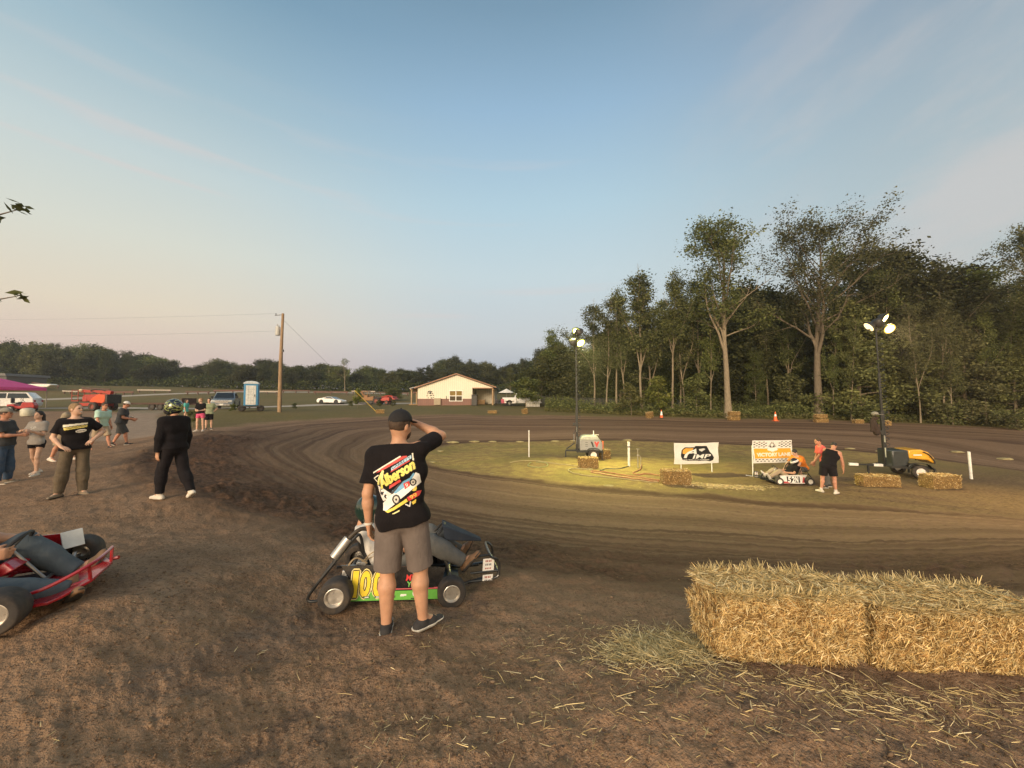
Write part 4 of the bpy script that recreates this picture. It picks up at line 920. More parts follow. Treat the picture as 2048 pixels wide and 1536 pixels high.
def car_art(A):
    g = lambda zx, zy: ((zx - 650) / 800 * .355, -(zy - 722) / 985 * .44); pl = lambda pts, c: A.poly([g(*q) for q in pts], c); ln = lambda pts, w, c: A.line([g(*q) for q in pts], w, c)
    cream = (.80, .76, .62); red = (.62, .06, .05); yel = (.80, .62, .10); blu = (.16, .38, .58); wht = (.82, .80, .74); dk = (.02, .02, .025); pal = (.80, .74, .34)
    ln([(250, 510), (740, 268)], .010, cream); pl([(300, 515), (440, 470), (860, 285), (850, 262), (790, 262), (430, 430)], red); pl([(570, 520), (905, 360), (890, 345), (580, 490)], red)
    pl([(580, 490), (925, 320), (930, 262), (880, 280), (585, 440)], (.42, .60, .72)); A.text('GARRETT', *g(755, 375), .155, .022, dk, R(24), .15)
    ln([(948, 240), (955, 350)], .010, cream); ln([(260, 600), (350, 552)], .008, cream); ln([(260, 600), (312, 662)], .008, cream)
    pl([(530, 745), (720, 650), (735, 690), (520, 800)], red)
    pl([(300, 720), (360, 760), (430, 800), (560, 880), (500, 960), (400, 1000), (320, 830)], (.70, .66, .60)); pl([(340, 800), (420, 850), (500, 930), (460, 960), (350, 880)], dk)
    for q in ((380, 830), (430, 875), (480, 925), (410, 905), (455, 850)): A.ell(*g(*q), .009, .008, wht)
    pl([(390, 1150), (395, 1030), (560, 890), (640, 860), (860, 760), (900, 690), (990, 560), (1045, 600), (1050, 760), (905, 850), (700, 990), (560, 1090), (450, 1160)], wht)
    pl([(555, 850), (740, 705), (890, 640), (960, 555), (975, 590), (900, 690), (780, 800), (640, 885)], blu); pl([(540, 870), (730, 690), (760, 700), (600, 870)], dk)
    pl([(765, 735), (870, 690), (882, 775), (792, 835)], red); A.text('9', *g(822, 765), .020, .03, wht)
    for x, y, r in ((640, 980, .031), (932, 725, .024)): A.ell(*g(x, y), r, r * 1.2, dk); A.ell(*g(x, y), r * .62, r * .8, (.62, .58, .5)); A.ell(*g(x, y), r * .25, r * .3, dk)
    pl([(430, 1165), (560, 1120), (810, 985), (830, 1035), (600, 1150), (480, 1195)], yel); pl([(550, 1215), (690, 1155), (680, 1185), (580, 1222)], pal)
    pl([(905, 870), (950, 815), (985, 800), (975, 880)], yel); pl([(885, 1060), (965, 1015), (950, 1085), (905, 1105)], yel)
    pl([(820, 965), (1000, 885), (1045, 900), (1020, 965), (845, 1035)], red); A.text('99', *g(925, 960), .05, .03, yel, R(22)); ln([(790, 1080), (850, 1125)], .008, wht); ln([(850, 1125), (870, 1050)], .008, wht)
    A.text('Alberson', *g(650, 560), .318, .085, (.03, .03, .02), R(26), .35, .02, grow=.006); A.text('Alberson', *g(650, 560), .312, .080, (.82, .70, .16), R(26), .35, .02, grow=.0022)
    pl([(300, 715), (340, 610), (425, 470), (455, 480), (420, 720), (380, 725), (395, 560), (340, 725)], (.84, .76, .28))
BLK = cloth('black_jersey', (.011, .009, .010)); GREYS = cloth('grey_brown_twill', (.150, .122, .108)); CHAR = cloth('charcoal_jersey', (.052, .053, .055)); LGREY = cloth('grey_marl', (.33, .30, .27)); JEAN = cloth('blue_denim', (.045, .075, .125), dirt=.2); WORK = cloth('dusty_work_twill', (.115, .09, .062), dirt=.35)
BLKP = cloth('black_twill', (.014, .012, .014), dirt=.03); KHAKI = cloth('khaki_jersey', (.30, .245, .17)); MINT = cloth('mint_cotton', (.42, .60, .50)); TAN = cloth('tan_twill', (.36, .28, .19), dirt=.2); TEAL = cloth('teal_cotton', (.10, .42, .38)); PINK = cloth('pink_cotton', (.62, .10, .20)); SAGE = cloth('sage_jersey', (.30, .33, .20)); ORNG = cloth('orange_jersey', (.80, .24, .035)); CORAL = cloth('coral_jersey', (.72, .13, .11)); NAVY = cloth('navy_twill', (.025, .03, .05)); WHT = cloth('white_cotton', (.66, .62, .56)); OLIVE = cloth('grey_denim', (.12, .12, .115), dirt=.2)
SHOEK = MT('charcoal_knit', (.030, .028, .028), .85, dirt=.12); SHOEW = MT('off_white_leather', (.62, .55, .46), .7, dirt=.15); SHOET = MT('dusty_leather', (.20, .15, .10), .8, dirt=.4); BOOT = MT('tan_boot_leather', (.23, .125, .062), .7, dirt=.4)
CAPK = MT('black_cap_cloth', (.012, .011, .012), .85); CAPG = MT('grey_cap_cloth', (.25, .23, .19), .9); CAPW = MT('white_cap_cloth', (.68, .65, .6), .85)

p = at(803, 1262); HERO, HJ, HK = person('man seen from behind in black racing T-shirt lifting his black cap beside the kart', p, R(8), 1.75, 1.06, calf=1.2,
    pose=dict(sp=(-.085, .02, 1), twist=R(-6), head=(R(-32), R(4)), uaL=(-.20, -.10, -1), faL=(.02, .14, -1), haL=(.10, .12, -1), uaR=(.40, .62, .20), faR=(-.86, .0, .44), haR=(-.95, .05, .20), palmR=(0, -.55, -.85), curlR=.5, curlL=.42, thL=(-.055, .02, -1), shL=(.0, -.05, -1), thR=(.125, .05, -1), shR=(.05, -.03, -1), ftL=(-.06, 1, 0), ftR=(.80, .62, 0), shrugR=.035),
    fit=dict(top=dict(kind='tee', mat=BLK, loose=.022, hem=.085, tilt=.12, wr=.0075, art=chest_art(car_art, .36, .45, .27, .003, front=False, lift=.004)), bottom=dict(kind='shorts', mat=GREYS, loose=.024, len=.97), shoes=dict(mat=SHOEK, top=.0), hair=('short', HAIRB), beard=HAIRB, cap=(CAPK, CAPK, 'front')), h=.0065)
m = MB(); w = HK['J']['wrL']; e = HK['J']['elL']; d = nv(w - e); m.tube([w - d * .022, w - d * .004], .034, 20, cap=False); m.build('wristband', MT('white_band', (.72, .68, .6), .6), HERO)

def helm_mat():
    m, t, b = new_mat('patterned_helmet_paint'); tc = t.node('ShaderNodeTexCoord').outputs['Object']; n = t.noise(t.vmul(tc, (9, 9, 22)), 1.0, 3, .5, 1.2)
    t.set(b.inputs['Base Color'], t.ramp(n, [(.40, (.012, .014, .022)), (.50, (.015, .022, .045)), (.53, (.24, .30, .08)), (.60, (.38, .40, .16)), (.64, (.02, .02, .02))], 'CONSTANT')); b.inputs['Roughness'].default_value = .2; b.inputs['Coat Weight'].default_value = .6
    return m
VIS = MT('smoked_visor', (.02, .02, .025), .08, coat=.6); HELM_G = MT('dark_green_helmet_paint', (.012, .03, .024), .18, coat=.7); HELM_W = MT('white_helmet_paint', (.72, .70, .66), .25, coat=.5)
p = at(345, 996); HEL, _, _ = person('man in black with a patterned green and black helmet walking off across the dirt', p, yaw_cam(p) + R(180) + R(32), 1.76, 1.0,
    pose=dict(sp=(0, .05, 1), head=(R(10), R(4)), uaL=(-.18, -.05, -1), faL=(-.02, .12, -1), uaR=(.2, .02, -1), faR=(.02, .22, -1), thL=(-.05, .30, -1), shL=(-.02, .05, -1), thR=(.08, -.16, -1), shR=(.05, -.46, -1), ftL=(-.15, 1, .02), ftR=(.1, .8, -.55)),
    fit=dict(top=dict(kind='long', mat=BLK, loose=.028, hem=.03), bottom=dict(kind='pants', mat=BLKP, loose=.026), shoes=dict(mat=SHOEW), helmet=(helm_mat(), VIS)), h=.010)

def logo_front(A):
    A.poly([(-.17, .03), (.15, .07), (.15, .10), (-.17, .075)], (.72, .66, .50)); A.poly([(-.155, -.03), (.14, .015), (.145, .055), (-.165, .018)], (.66, .52, .12)); A.ell(.06, -.055, .075, .032, (.76, .72, .64), R(8)); A.line([(-.13, .0), (.12, .035)], .012, (.10, .08, .03)); A.line([(.01, -.06), (.11, -.045)], .010, (.12, .1, .08))
p = at(146, 992); person('smiling young man in black T-shirt and dusty work trousers with hands on hips', p, yaw_cam(p) + R(6), 1.80, .97,
    pose=dict(sp=(.03, -.02, 1), head=(R(38), R(-6)), uaL=(-.75, -.10, -.75), faL=(.50, .52, -.50), haL=(.6, .6, -.35), uaR=(.34, -.10, -1), faR=(-.34, .62, -.62), haR=(-.55, .75, -.3), palmL=(.3, .2, -1), palmR=(-.3, 0, -1), thL=(-.03, .05, -1), shL=(-.03, -.04, -1), thR=(.13, .06, -1), shR=(.10, -.06, -1), ftL=(-.35, 1, 0), ftR=(.75, .7, 0)),
    fit=dict(top=dict(kind='tee', mat=BLK, loose=.020, hem=.05, art=chest_art(logo_front, .36, .24, .36, .006)), bottom=dict(kind='pants', mat=WORK, loose=.026), shoes=dict(mat=SHOET, sole=SOLED), hair=('short', HAIRG), smile=True), skin=SKIN2, h=.0095)
def small_logo(A): A.text('SP', 0, 0, .12, .07, (.62, .60, .56), R(6))
p = at(70, 950); person('woman with long dark hair, grey T-shirt and white shoes clasping her hands', p, yaw_cam(p) - R(42), 1.66, .86, female=True,
    pose=dict(sp=(0, -.06, 1), head=(R(2), R(-4)), uaL=(-.18, .30, -1), faL=(.30, .75, .32), uaR=(.20, .42, -1), faR=(-.40, .85, .30), palmL=(1, 0, -.3), palmR=(-1, 0, -.3), curlL=.6, curlR=.6, thL=(-.03, .24, -1), shL=(0, .0, -1), thR=(.05, -.14, -1), shR=(.02, -.40, -1), ftL=(-.1, 1, -.1), ftR=(.3, 1, -.2)),
    fit=dict(top=dict(kind='tee', mat=LGREY, loose=.026, hem=.10, art=chest_art(small_logo, .14, .09, .37, .006)), bottom=dict(kind='shorts', mat=BLKP, loose=.012, len=.32), shoes=dict(mat=SHOEW), hair=('long', HAIRK, (.02, -.03))), skin=SKIN2, h=.0105)
p = at(3, 968); person('man in grey cap, dark T-shirt and jeans with folded arms at the photo edge', p, yaw_cam(p) + R(62), 1.78, 1.08,
    pose=dict(sp=(0, -.03, 1), head=(R(4), R(4)), uaL=(-.10, .34, -1), faL=(.50, .85, .06), uaR=(.12, .34, -1), faR=(-.50, .85, .0), palmL=(1, 0, 0), palmR=(-1, 0, 0), curlL=.9, curlR=.9, thL=(-.06, .10, -1), thR=(.06, .0, -1)),
    fit=dict(top=dict(kind='tee', mat=CHAR, loose=.024, hem=.05, belly=True), bottom=dict(kind='pants', mat=JEAN, loose=.024), shoes=dict(mat=SHOET), cap=(CAPG, CAPG, 'front'), hair=('short', HAIRB)), skin=SKIN3, h=.010)
p = at(128, 921); person('man in beige T-shirt and black and white cap leaning forward behind the smiling man', p, yaw_cam(p) + R(48), 1.80, 1.06,
    pose=dict(sp=(0, .34, 1), head=(R(14), R(10)), uaL=(-.2, .15, -1), faL=(0, .45, -1), uaR=(.22, -.25, -1), faR=(.02, .35, -1), thL=(-.06, .34, -1), shL=(0, -.12, -1), thR=(.06, -.18, -1), shR=(.02, -.42, -1), ftR=(.1, .9, -.3)),
    fit=dict(top=dict(kind='tee', mat=KHAKI, loose=.024, hem=.05), bottom=dict(kind='shorts', mat=TAN, loose=.026, len=1.0), shoes=dict(mat=SHOEW), cap=(CAPK, CAPK, 'front', CAPW), hair=('short', HAIRB)), skin=SKIN3, h=.012)
p = at(200, 898); person('man in mint shirt and sunglasses striding off behind the smiling man', p, yaw_cam(p) + R(40), 1.78, 1.02,
    pose=dict(sp=(0, .16, 1), head=(R(-6), R(4)), uaL=(-.25, -.25, -1), faL=(0, .4, -1), uaR=(.25, .25, -1), faR=(0, .5, -1), thL=(-.05, .42, -1), shL=(0, .22, -1), thR=(.06, -.22, -1), shR=(0, -.5, -1), ftL=(0, 1, .08), ftR=(0, .8, -.5)),
    fit=dict(top=dict(kind='tee', mat=MINT, loose=.028, hem=.04), bottom=dict(kind='shorts', mat=TAN, loose=.026, len=.98), shoes=dict(mat=SHOEK), hair=('short', HAIRB), glasses=True), skin=SKIN3, h=.013)
p = at(240, 890); G6, GJ, _ = person('man in dark grey shirt and shorts and white cap carrying a white paper', p, yaw_cam(p) + R(78), 1.76, 1.12,
    pose=dict(sp=(0, .14, 1), head=(R(12), R(18)), uaL=(-.2, -.10, -1), faL=(.2, .85, -.35), uaR=(.22, .15, -1), faR=(-.25, .9, -.2), thL=(-.05, -.12, -1), shL=(0, -.48, -1), thR=(.06, .44, -1), shR=(0, .12, -1), ftR=(0, 1, .05), ftL=(0, .8, -.4)),
    fit=dict(top=dict(kind='tee', mat=CHAR, loose=.028, hem=.04, belly=True), bottom=dict(kind='shorts', mat=cloth('slate_twill', (.06, .062, .062)), loose=.028, len=1.0), shoes=dict(mat=SHOEK), cap=(CAPW, CAPW, 'front'), hair=('short', HAIRB)), skin=SKIN3, h=.013)
hw = (GJ['wrL'] + GJ['wrR']) / 2; m = MB(); m.box((0, 0, 0), (.16, .012, .20), rot=RM(x=R(60)) , mi=0); o = m.build('paper', MT('white_paper', (.74, .72, .68), .8)); o.location = tuple(hw + np.array([.06, -.03, .06])); tag(o, 'white paper held by the man in the white cap', 'paper')
p = at(371, 846); person('person in a teal shirt mostly hidden behind the helmet', p, yaw_cam(p) + R(60), 1.62, .84, female=True,
    fit=dict(top=dict(kind='tee', mat=TEAL, loose=.026, hem=.12), bottom=dict(kind='shorts', mat=BLKP, loose=.014, len=.4), shoes=dict(mat=SHOEW), hair=('long', HAIRB, (0, 0))), skin=SKIN2, h=.016)
p = at(400, 863); person('woman in black top and pink shorts standing with hands folded beside the pickup', p, yaw_cam(p) - R(26), 1.66, .92, female=True,
    pose=dict(sp=(0, -.03, 1), head=(R(-40), 0), uaL=(-.2, .16, -1), faL=(.55, .75, -.1), uaR=(.25, .1, -1), faR=(-.55, .75, -.05), thR=(.07, .12, -1), ftR=(.5, 1, 0)),
    fit=dict(top=dict(kind='tee', mat=BLK, loose=.016, hem=.0), bottom=dict(kind='shorts', mat=PINK, loose=.020, len=.5), shoes=dict(mat=SHOEW), hair=('short', HAIRG)), skin=SKIN2, h=.015)
p = at(417, 859); person('man in sage green T-shirt and black shorts with one hand on his hip', p, yaw_cam(p) + R(8), 1.80, 1.05,
    pose=dict(sp=(0, -.03, 1), head=(R(-30), 0), uaL=(-.62, -.12, -.8), faL=(.62, .30, -.6), uaR=(.15, .1, -1), faR=(.0, .5, -1), palmL=(.3, .2, -1)),
    fit=dict(top=dict(kind='tee', mat=SAGE, loose=.024, hem=.06), bottom=dict(kind='shorts', mat=BLKP, loose=.024, len=.85), shoes=dict(mat=SHOEK), hair=('short', HAIRB)), skin=SKIN2, h=.015)
# ---- the group in the infield
p = at(1606, 962); person('man in orange T-shirt crouching behind the kart in the infield', p, yaw_cam(p) - R(38), 1.78, 1.05, seat=(0, 0, .50),
    pose=dict(sp=(0, .62, 1), head=(R(-4), R(28)), uaL=(-.2, .7, -.75), faL=(.1, .7, -.7), uaR=(.25, .65, -.8), faR=(-.1, .7, -.7), thL=(-.25, .9, .05), shL=(-.02, -.25, -1), thR=(.35, .75, -.25), shR=(.05, -.6, -.8), ftR=(.2, .8, -.4)),
    fit=dict(top=dict(kind='tee', mat=ORNG, loose=.022, hem=.03), bottom=dict(kind='shorts', mat=OLIVE, loose=.026, len=.95), shoes=dict(mat=SHOEK), hair=('short', HAIRK)), skin=SKIN2, h=.013)
p = at(1653, 975); person('person in coral red shirt and dark trousers behind the one in the black tank top', p, yaw_cam(p) - R(70), 1.80, 1.0,
    pose=dict(sp=(0, .30, 1), head=(R(8), R(10)), uaL=(-.15, .45, -1), faL=(0, .6, -.8), uaR=(.18, .12, -1), faR=(0, .3, -1), thL=(-.06, .2, -1), thR=(.08, -.1, -1), shR=(.02, -.2, -1)),
    fit=dict(top=dict(kind='tee', mat=CORAL, loose=.022, hem=.03), bottom=dict(kind='pants', mat=OLIVE, loose=.022), shoes=dict(mat=SHOEK), hair=('short', HAIRB)), skin=SKIN3, h=.013)
p = at(1658, 986); person('person in black tank top, black shorts and white shoes bending near the infield kart', p, yaw_cam(p) + R(180) - R(6), 1.78, 1.14,
    pose=dict(sp=(.24, .46, 1), head=(R(-10), R(38)), uaL=(-.10, .30, -1), faL=(.05, .5, -.9), uaR=(.22, .10, -1), faR=(.05, .25, -1), thL=(-.16, .06, -1), shL=(-.10, -.10, -1), thR=(.14, .06, -1), shR=(.06, -.06, -1), ftL=(-.8, .5, 0), ftR=(.3, .9, 0)),
    fit=dict(top=dict(kind='tank', mat=BLK, loose=.018, hem=.03), bottom=dict(kind='shorts', mat=BLKP, loose=.032, len=.80), shoes=dict(mat=SHOEW, top=.06), hair=('short', HAIRK), face=True), skin=SKIN3, h=.012)
# ================================================================== karts
RUB = MT('dusty_tyre_rubber', (.035, .030, .027), .85, dirt=.45, var=.3, dirtcol=(.12, .085, .055)); RIM = MT('silver_rim', (.62, .58, .52), .35, .75, dirt=.3); RIMW = MT('white_rim', (.75, .72, .66), .45, dirt=.1)
TUBEK = MT('black_tube_paint', (.018, .018, .018), .35, coat=.3, dirt=.12); STEEL = MT('raw_steel', (.32, .30, .28), .4, .8); ALU = MT('cast_aluminium', (.50, .48, .45), .45, .7, dirt=.2); DKM = MT('dark_machine_metal', (.05, .048, .045), .5, .5, dirt=.2); SEATM = MT('seat_vinyl', (.025, .024, .024), .55, dirt=.15); TANKW = MT('milky_tank', (.50, .47, .36), .5); BRASSW = MT('pale_plug_lead', (.36, .27, .16), .6)
def wheel(parent, x, y, r, w, rr_, out, rim=None, spokes=0):
    sg = 1 if out > 0 else -1; m = MB(); m.at(RM(x=R(-90) * 1), (x, y, r))
    hw = w / 2; m.lathe([(rr_, -hw * .86), (r * .86, -hw), (r * .955, -hw * .92), (r, -hw * .66), (r, hw * .66), (r * .955, hw * .92), (r * .86, hw), (rr_, hw * .86), (rr_ * .97, hw * .5), (rr_ * .97, -hw * .5)], 36, closed=True)
    o = m.build('wheel', RUB, parent, smooth=50)
    m = MB(); m.at(RM(x=R(-90)), (x, y, r)); q = hw * .84 * sg
    m.lathe([(rr_ * 1.0, q * .6), (rr_ * 1.03, q * 1.02), (rr_ * .96, q * 1.06), (rr_ * .86, q * .85), (rr_ * .78, q * .1), (rr_ * .45, -q * .05), (rr_ * .30, q * .12), (.001, q * .14)], 28)
    for k in range(spokes): a = k * 6.283 / spokes; m.box((rr_ * .6 * math.cos(a), rr_ * .6 * math.sin(a), q * .5), (rr_ * .62, rr_ * .22, abs(q) * .35), RM(z=a))
    for k in range(4): a = .4 + k * 1.571; m.cyl((rr_ * .34 * math.cos(a), rr_ * .34 * math.sin(a), q * .1), (rr_ * .34 * math.cos(a), rr_ * .34 * math.sin(a), q * .32), .008, n=6)
    m.build('rim', rim or RIM, o, smooth=40); return o
def arc(pts, n=24):
    """smooth curve through points"""
    p = np.asarray(pts, float); m = len(p); t = np.linspace(0, m - 1, n); out = []
    for u in t:
        i = min(int(u), m - 2); f = u - i; a, b, c, d = p[max(i - 1, 0)], p[i], p[i + 1], p[min(i + 2, m - 1)]
        out.append(.5 * ((2 * b) + (c - a) * f + (2 * a - 5 * b + 4 * c - d) * f * f + (3 * b - a - 3 * c + d) * f ** 3))
    return np.array(out)
def settle(root, pts, yaw):
    """tips a thing so that it stands on the sloping ground"""
    p = np.array(root.location); e = .5; f = np.array([math.cos(yaw), math.sin(yaw)]); l = np.array([-f[1], f[0]]); b = base_h
    gx = (float(b(p[0] + f[0] * e, p[1] + f[1] * e)) - float(b(p[0] - f[0] * e, p[1] - f[1] * e))) / (2 * e); gy = (float(b(p[0] + l[0] * e, p[1] + l[1] * e)) - float(b(p[0] - l[0] * e, p[1] - l[1] * e))) / (2 * e)
    M = Matrix.Rotation(yaw, 4, 'Z') @ Matrix.Rotation(-math.atan(gx), 4, 'Y') @ Matrix.Rotation(math.atan(gy), 4, 'X'); root.rotation_euler = M.to_euler(); return np.array(M.to_3x3())
def kart(label, pos, yaw, panel, panel_art=None, frame=TUBEK, rim=RIM, nose='bars', style=0, wb=.52, swz=.54):
    t = empty('race_kart', pos, yaw, label, 'kart'); Rw = settle(t, None, yaw); hw = .36
    m = MB()
    for y in (-hw, hw): m.tube(arc([(-.70, y * .8, .10), (-.45, y, .085), (.40, y, .085), (.62, y * .72, .10), (.86, y * .55, .14)]), .015, 8)
    for x in (-.6, -.2, .2, .5): m.tube([(x, -hw, .085), (x, hw, .085)], .013, 8)
    m.build('frame', frame, t)
    m = MB(); m.box((.2, 0, .072), (.85, .60, .006)); m.build('floor_pan', DKM, t)
    m = MB(); m.tube([(-wb, -.56, .14), (-wb, .56, .14)], .017, 10); m.build('rear_axle', STEEL, t)
    m = MB(); m.tube([(wb, -.46, .125), (wb, .46, .125)], .013, 8); [m.tube([(wb, s_ * .34, .09), (wb, s_ * .40, .17)], .016, 8) for s_ in (-1, 1)]; m.build('front_axle', STEEL, t)
    for x, y, r, w, rr_ in ((-wb, -.52, .142, .19, .082), (-wb, .52, .142, .19, .082), (wb, -.50, .136, .15, .078), (wb, .50, .136, .15, .078)): wheel(t, x, y, r, w, rr_, y, rim)
    # side panels with a folded-out lower lip
    for sg in (-1, 1):
        m = MB(); y = sg * .46; out = [(-.40, .085), (.40, .085), (.43, .31), (-.45, .315), (-.36, .115)]
        m.at(None, (0, 0, 0)); pr = [(-.395, .052), (.405, .056), (.42, .20), (.45, .335), (-.52, .365), (-.40, .20)]
        vs = [(a, y + sg * .012 - sg * .03 * (b - .09) / .22, b) for a, b in pr] + [(a, y - sg * .03 * (b - .09) / .22, b) for a, b in pr]; n = len(pr)
        m.add(vs, [tuple(range(n)), tuple(range(2 * n - 1, n - 1, -1))] + [(i, (i + 1) % n, n + (i + 1) % n, n + i) for i in range(n)])
        m.tube([(-.30, y * .7, .09), (-.30, y * .97, .12)], .01, 6); m.tube([(.30, y * .7, .09), (.30, y * .97, .12)], .01, 6)
        o = m.build('side_panel', panel, t, smooth=20)
        if panel_art:
            A = Art(.90, .25, .004); panel_art(A); A.build('number_print', PRINT, o, (lambda sg, y: lambda a, b: np.stack([a if sg < 0 else -a, np.full_like(a, y + sg * .0155) - sg * .03 * (b * 1.22 + .205 - .09) / .22, b * 1.22 + .205], 1))(sg, y))
    # seat
    S = SDF((-.50, -.30, .02), (.40, .30, .75), .014); S.ell((-.05, 0, .17), (.24, .22, .10), None, k=0); S.cone((-.18, -.12, .20), (-.36, -.10, .50), .10, .09, k=.04); S.cone((-.18, .12, .20), (-.36, .10, .50), .10, .09, k=.04); S.cone((-.33, -.08, .45), (-.33, .08, .45), .09, k=.04)
    S.ell((.05, 0, .25), (.26, .175, .13), None, k=0, sub=True); S.cone((-.06, -.06, .28), (-.23, -.04, .62), .14, .13, sub=True); S.cone((-.06, .06, .28), (-.23, .04, .62), .14, .13, sub=True); S.build('seat', SEATM, t)
    # steering
    m = MB(); c = np.array([.34, 0, swz]); rot = RM(y=R(-52)); ring = [c + rot @ np.array([.14 * math.cos(a), .15 * math.sin(a), 0]) for a in np.arange(24) * math.pi / 12]; m.tube(ring, .013, 8, closed=True)
    for a in (0, 2.1, 4.2): m.bar(c, c + rot @ np.array([.135 * math.cos(a), .14 * math.sin(a), 0]), .03, .006)
    o = m.build('steering_wheel', SEATM, t); m = MB(); m.tube([c, (.52, 0, .12)], .012, 8); m.build('steering_shaft', STEEL, t)
    # engine on the right, header pipe and muffler
    m = MB(); m.box((-.42, -.26, .20), (.20, .17, .17)); m.cyl((-.42, -.36, .20), (-.42, -.17, .20), .085, n=18)
    for k in range(6): m.box((-.30, -.26, .16 + .025 * k), (.10, .15 - .004 * k, .010))
    m.cyl((-.44, -.37, .20), (-.44, -.345, .20), .05, n=14); m.box((-.36, -.27, .32), (.09, .09, .06)); e = m.build('engine', ALU, t, bevel=.006)
    m = MB(); m.tube(arc([(-.42, -.40, .26), (-.46, -.43, .34), (-.40, -.40, .42), (-.30, -.36, .36)], 14), .008, 6); m.tube(arc([(-.36, -.30, .34), (-.24, -.34, .46), (-.10, -.28, .40), (-.02, -.20, .34)], 14), .006, 6); m.tube(arc([(-.36, -.26, .34), (-.2, -.28, .40), (-.02, -.24, .30)], 12), .006, 6); m.build('hoses', BRASSW, e)
    m = MB(); m.cyl((-.30, -.35, .26), (-.30, -.345, .26), .07, n=18); m.cyl((-.36, -.40, .24), (-.36, -.36, .24), .055, n=16); m.build('clutch_cover', DKM, e)
    m = MB(); m.tube(arc([(-.16, -.28, .26), (-.18, -.30, .48), (-.26, -.33, .63), (-.38, -.37, .68), (-.50, -.41, .58)], 22), .021, 10); e2 = m.build('exhaust_pipe', MT('rusty_header', (.075, .06, .045), .6, .5, dirt=.3), t)
    m = MB(); m.cyl((-.485, -.405, .60), (-.59, -.44, .44), .042, n=16); m.build('muffler', ALU, e2)
    # rear bumper hoops
    m = MB(); lo_, hi_ = (-.94, .07), (-.60, .46)
    for y in (-.42, .42): m.tube(arc([(-.50, y * .8, .11), (-.70, y, .05), (-.78, y, .09), (-.60, y, .36), (-.43, y * .97, .60), (-.38, y * .93, .62), (-.34, y * .85, .46)], 30), .014, 8)
    m.tube([(-.775, -.42, .10), (-.775, .42, .10)], .014, 8); m.tube([(-.60, -.42, .36), (-.60, .42, .36)], .014, 8); m.build('rear_bumper', frame, t)
    m = MB(); S = SDF((-.25, -.40, .05), (.25, .05, .5), .014)
    S.ell((.20, -.22, .26), (.10, .11, .12), None, k=0); S.build('fuel_tank', TANKW, t)
    if nose == 'bars':
        m = MB(); m.tube(arc([(.70, -.24, .12), (.98, -.25, .16), (1.02, -.25, .24), (1.0, -.25, .34), (.93, -.24, .37), (.93, .24, .37), (1.0, .25, .34), (1.02, .25, .24), (.98, .25, .16), (.70, .24, .12)], 50), .014, 8); m.tube([(1.01, -.25, .22), (1.01, .25, .22)], .012, 8); m.tube([(.72, -.23, .20), (1.0, -.25, .235)], .012, 8); m.tube([(.72, .23, .20), (1.0, .25, .235)], .012, 8)
        b = m.build('front_bumper', frame, t)
        for z, hh in ((.30, .12), (.17, .06)):
            A = Art(.22 if hh > .1 else .2, hh, .005, (.78, .75, .70))
            for q in range(3 if hh > .1 else 2):
                yy = hh / 2 - .025 - q * .036
                for xx in (-.05, -.018, .014, .046): A.poly([(xx - .010, yy - .009), (xx + .010, yy - .009), (xx + .008, yy + .009), (xx - .010, yy + .009)], (.35, .05, .04) if q % 2 == 0 else (.08, .08, .10))
            A.build('bumper_plate', PRINT, b, (lambda z: lambda a, c_: np.stack([np.full_like(a, .90) + a * .55, -.27 + a * .12, c_ + z], 1))(z))
    return t, Rw
FAIR = MT('dark_blue_fairing', (.045, .055, .075), .85, coat=.0, spec=.08, dirt=.15)
def fairing(t, m_):
    m = MB(); pts = [(.30, -.02, .60), (.78, .10, .40), (.74, -.14, .40), (.28, -.16, .62), (.30, -.16, .44), (.72, -.12, .36), (.76, .08, .36), (.30, .02, .44)]
    L = [(.44, -.13, .50), (.40, -.15, .66), (.40, .15, .66), (.44, .13, .50)]; E = [(.84, -.05, .47), (.84, -.06, .49), (.84, .06, .49), (.84, .05, .47)]
    m.add(L + E, [(0, 1, 2, 3), (7, 6, 5, 4), (0, 4, 5, 1), (1, 5, 6, 2), (2, 6, 7, 3), (3, 7, 4, 0)]); return m.build('nose_fairing', m_, t, bevel=.012)
def drive(label, kpos, kyaw, Rw, seat, **k):
    p = np.asarray(kpos) + Rw @ np.asarray(seat); r, J, K = person(label, p, kyaw - math.pi / 2, seat=(0, 0, 0), **k)
    e = (Matrix(Rw.tolist()) @ Matrix.Rotation(-math.pi / 2, 3, 'Z')).to_euler(); r.rotation_euler = e; return r
BLKPANEL = MT('black_panel_plastic', (.010, .010, .011), .22, coat=.5, dirt=.05)
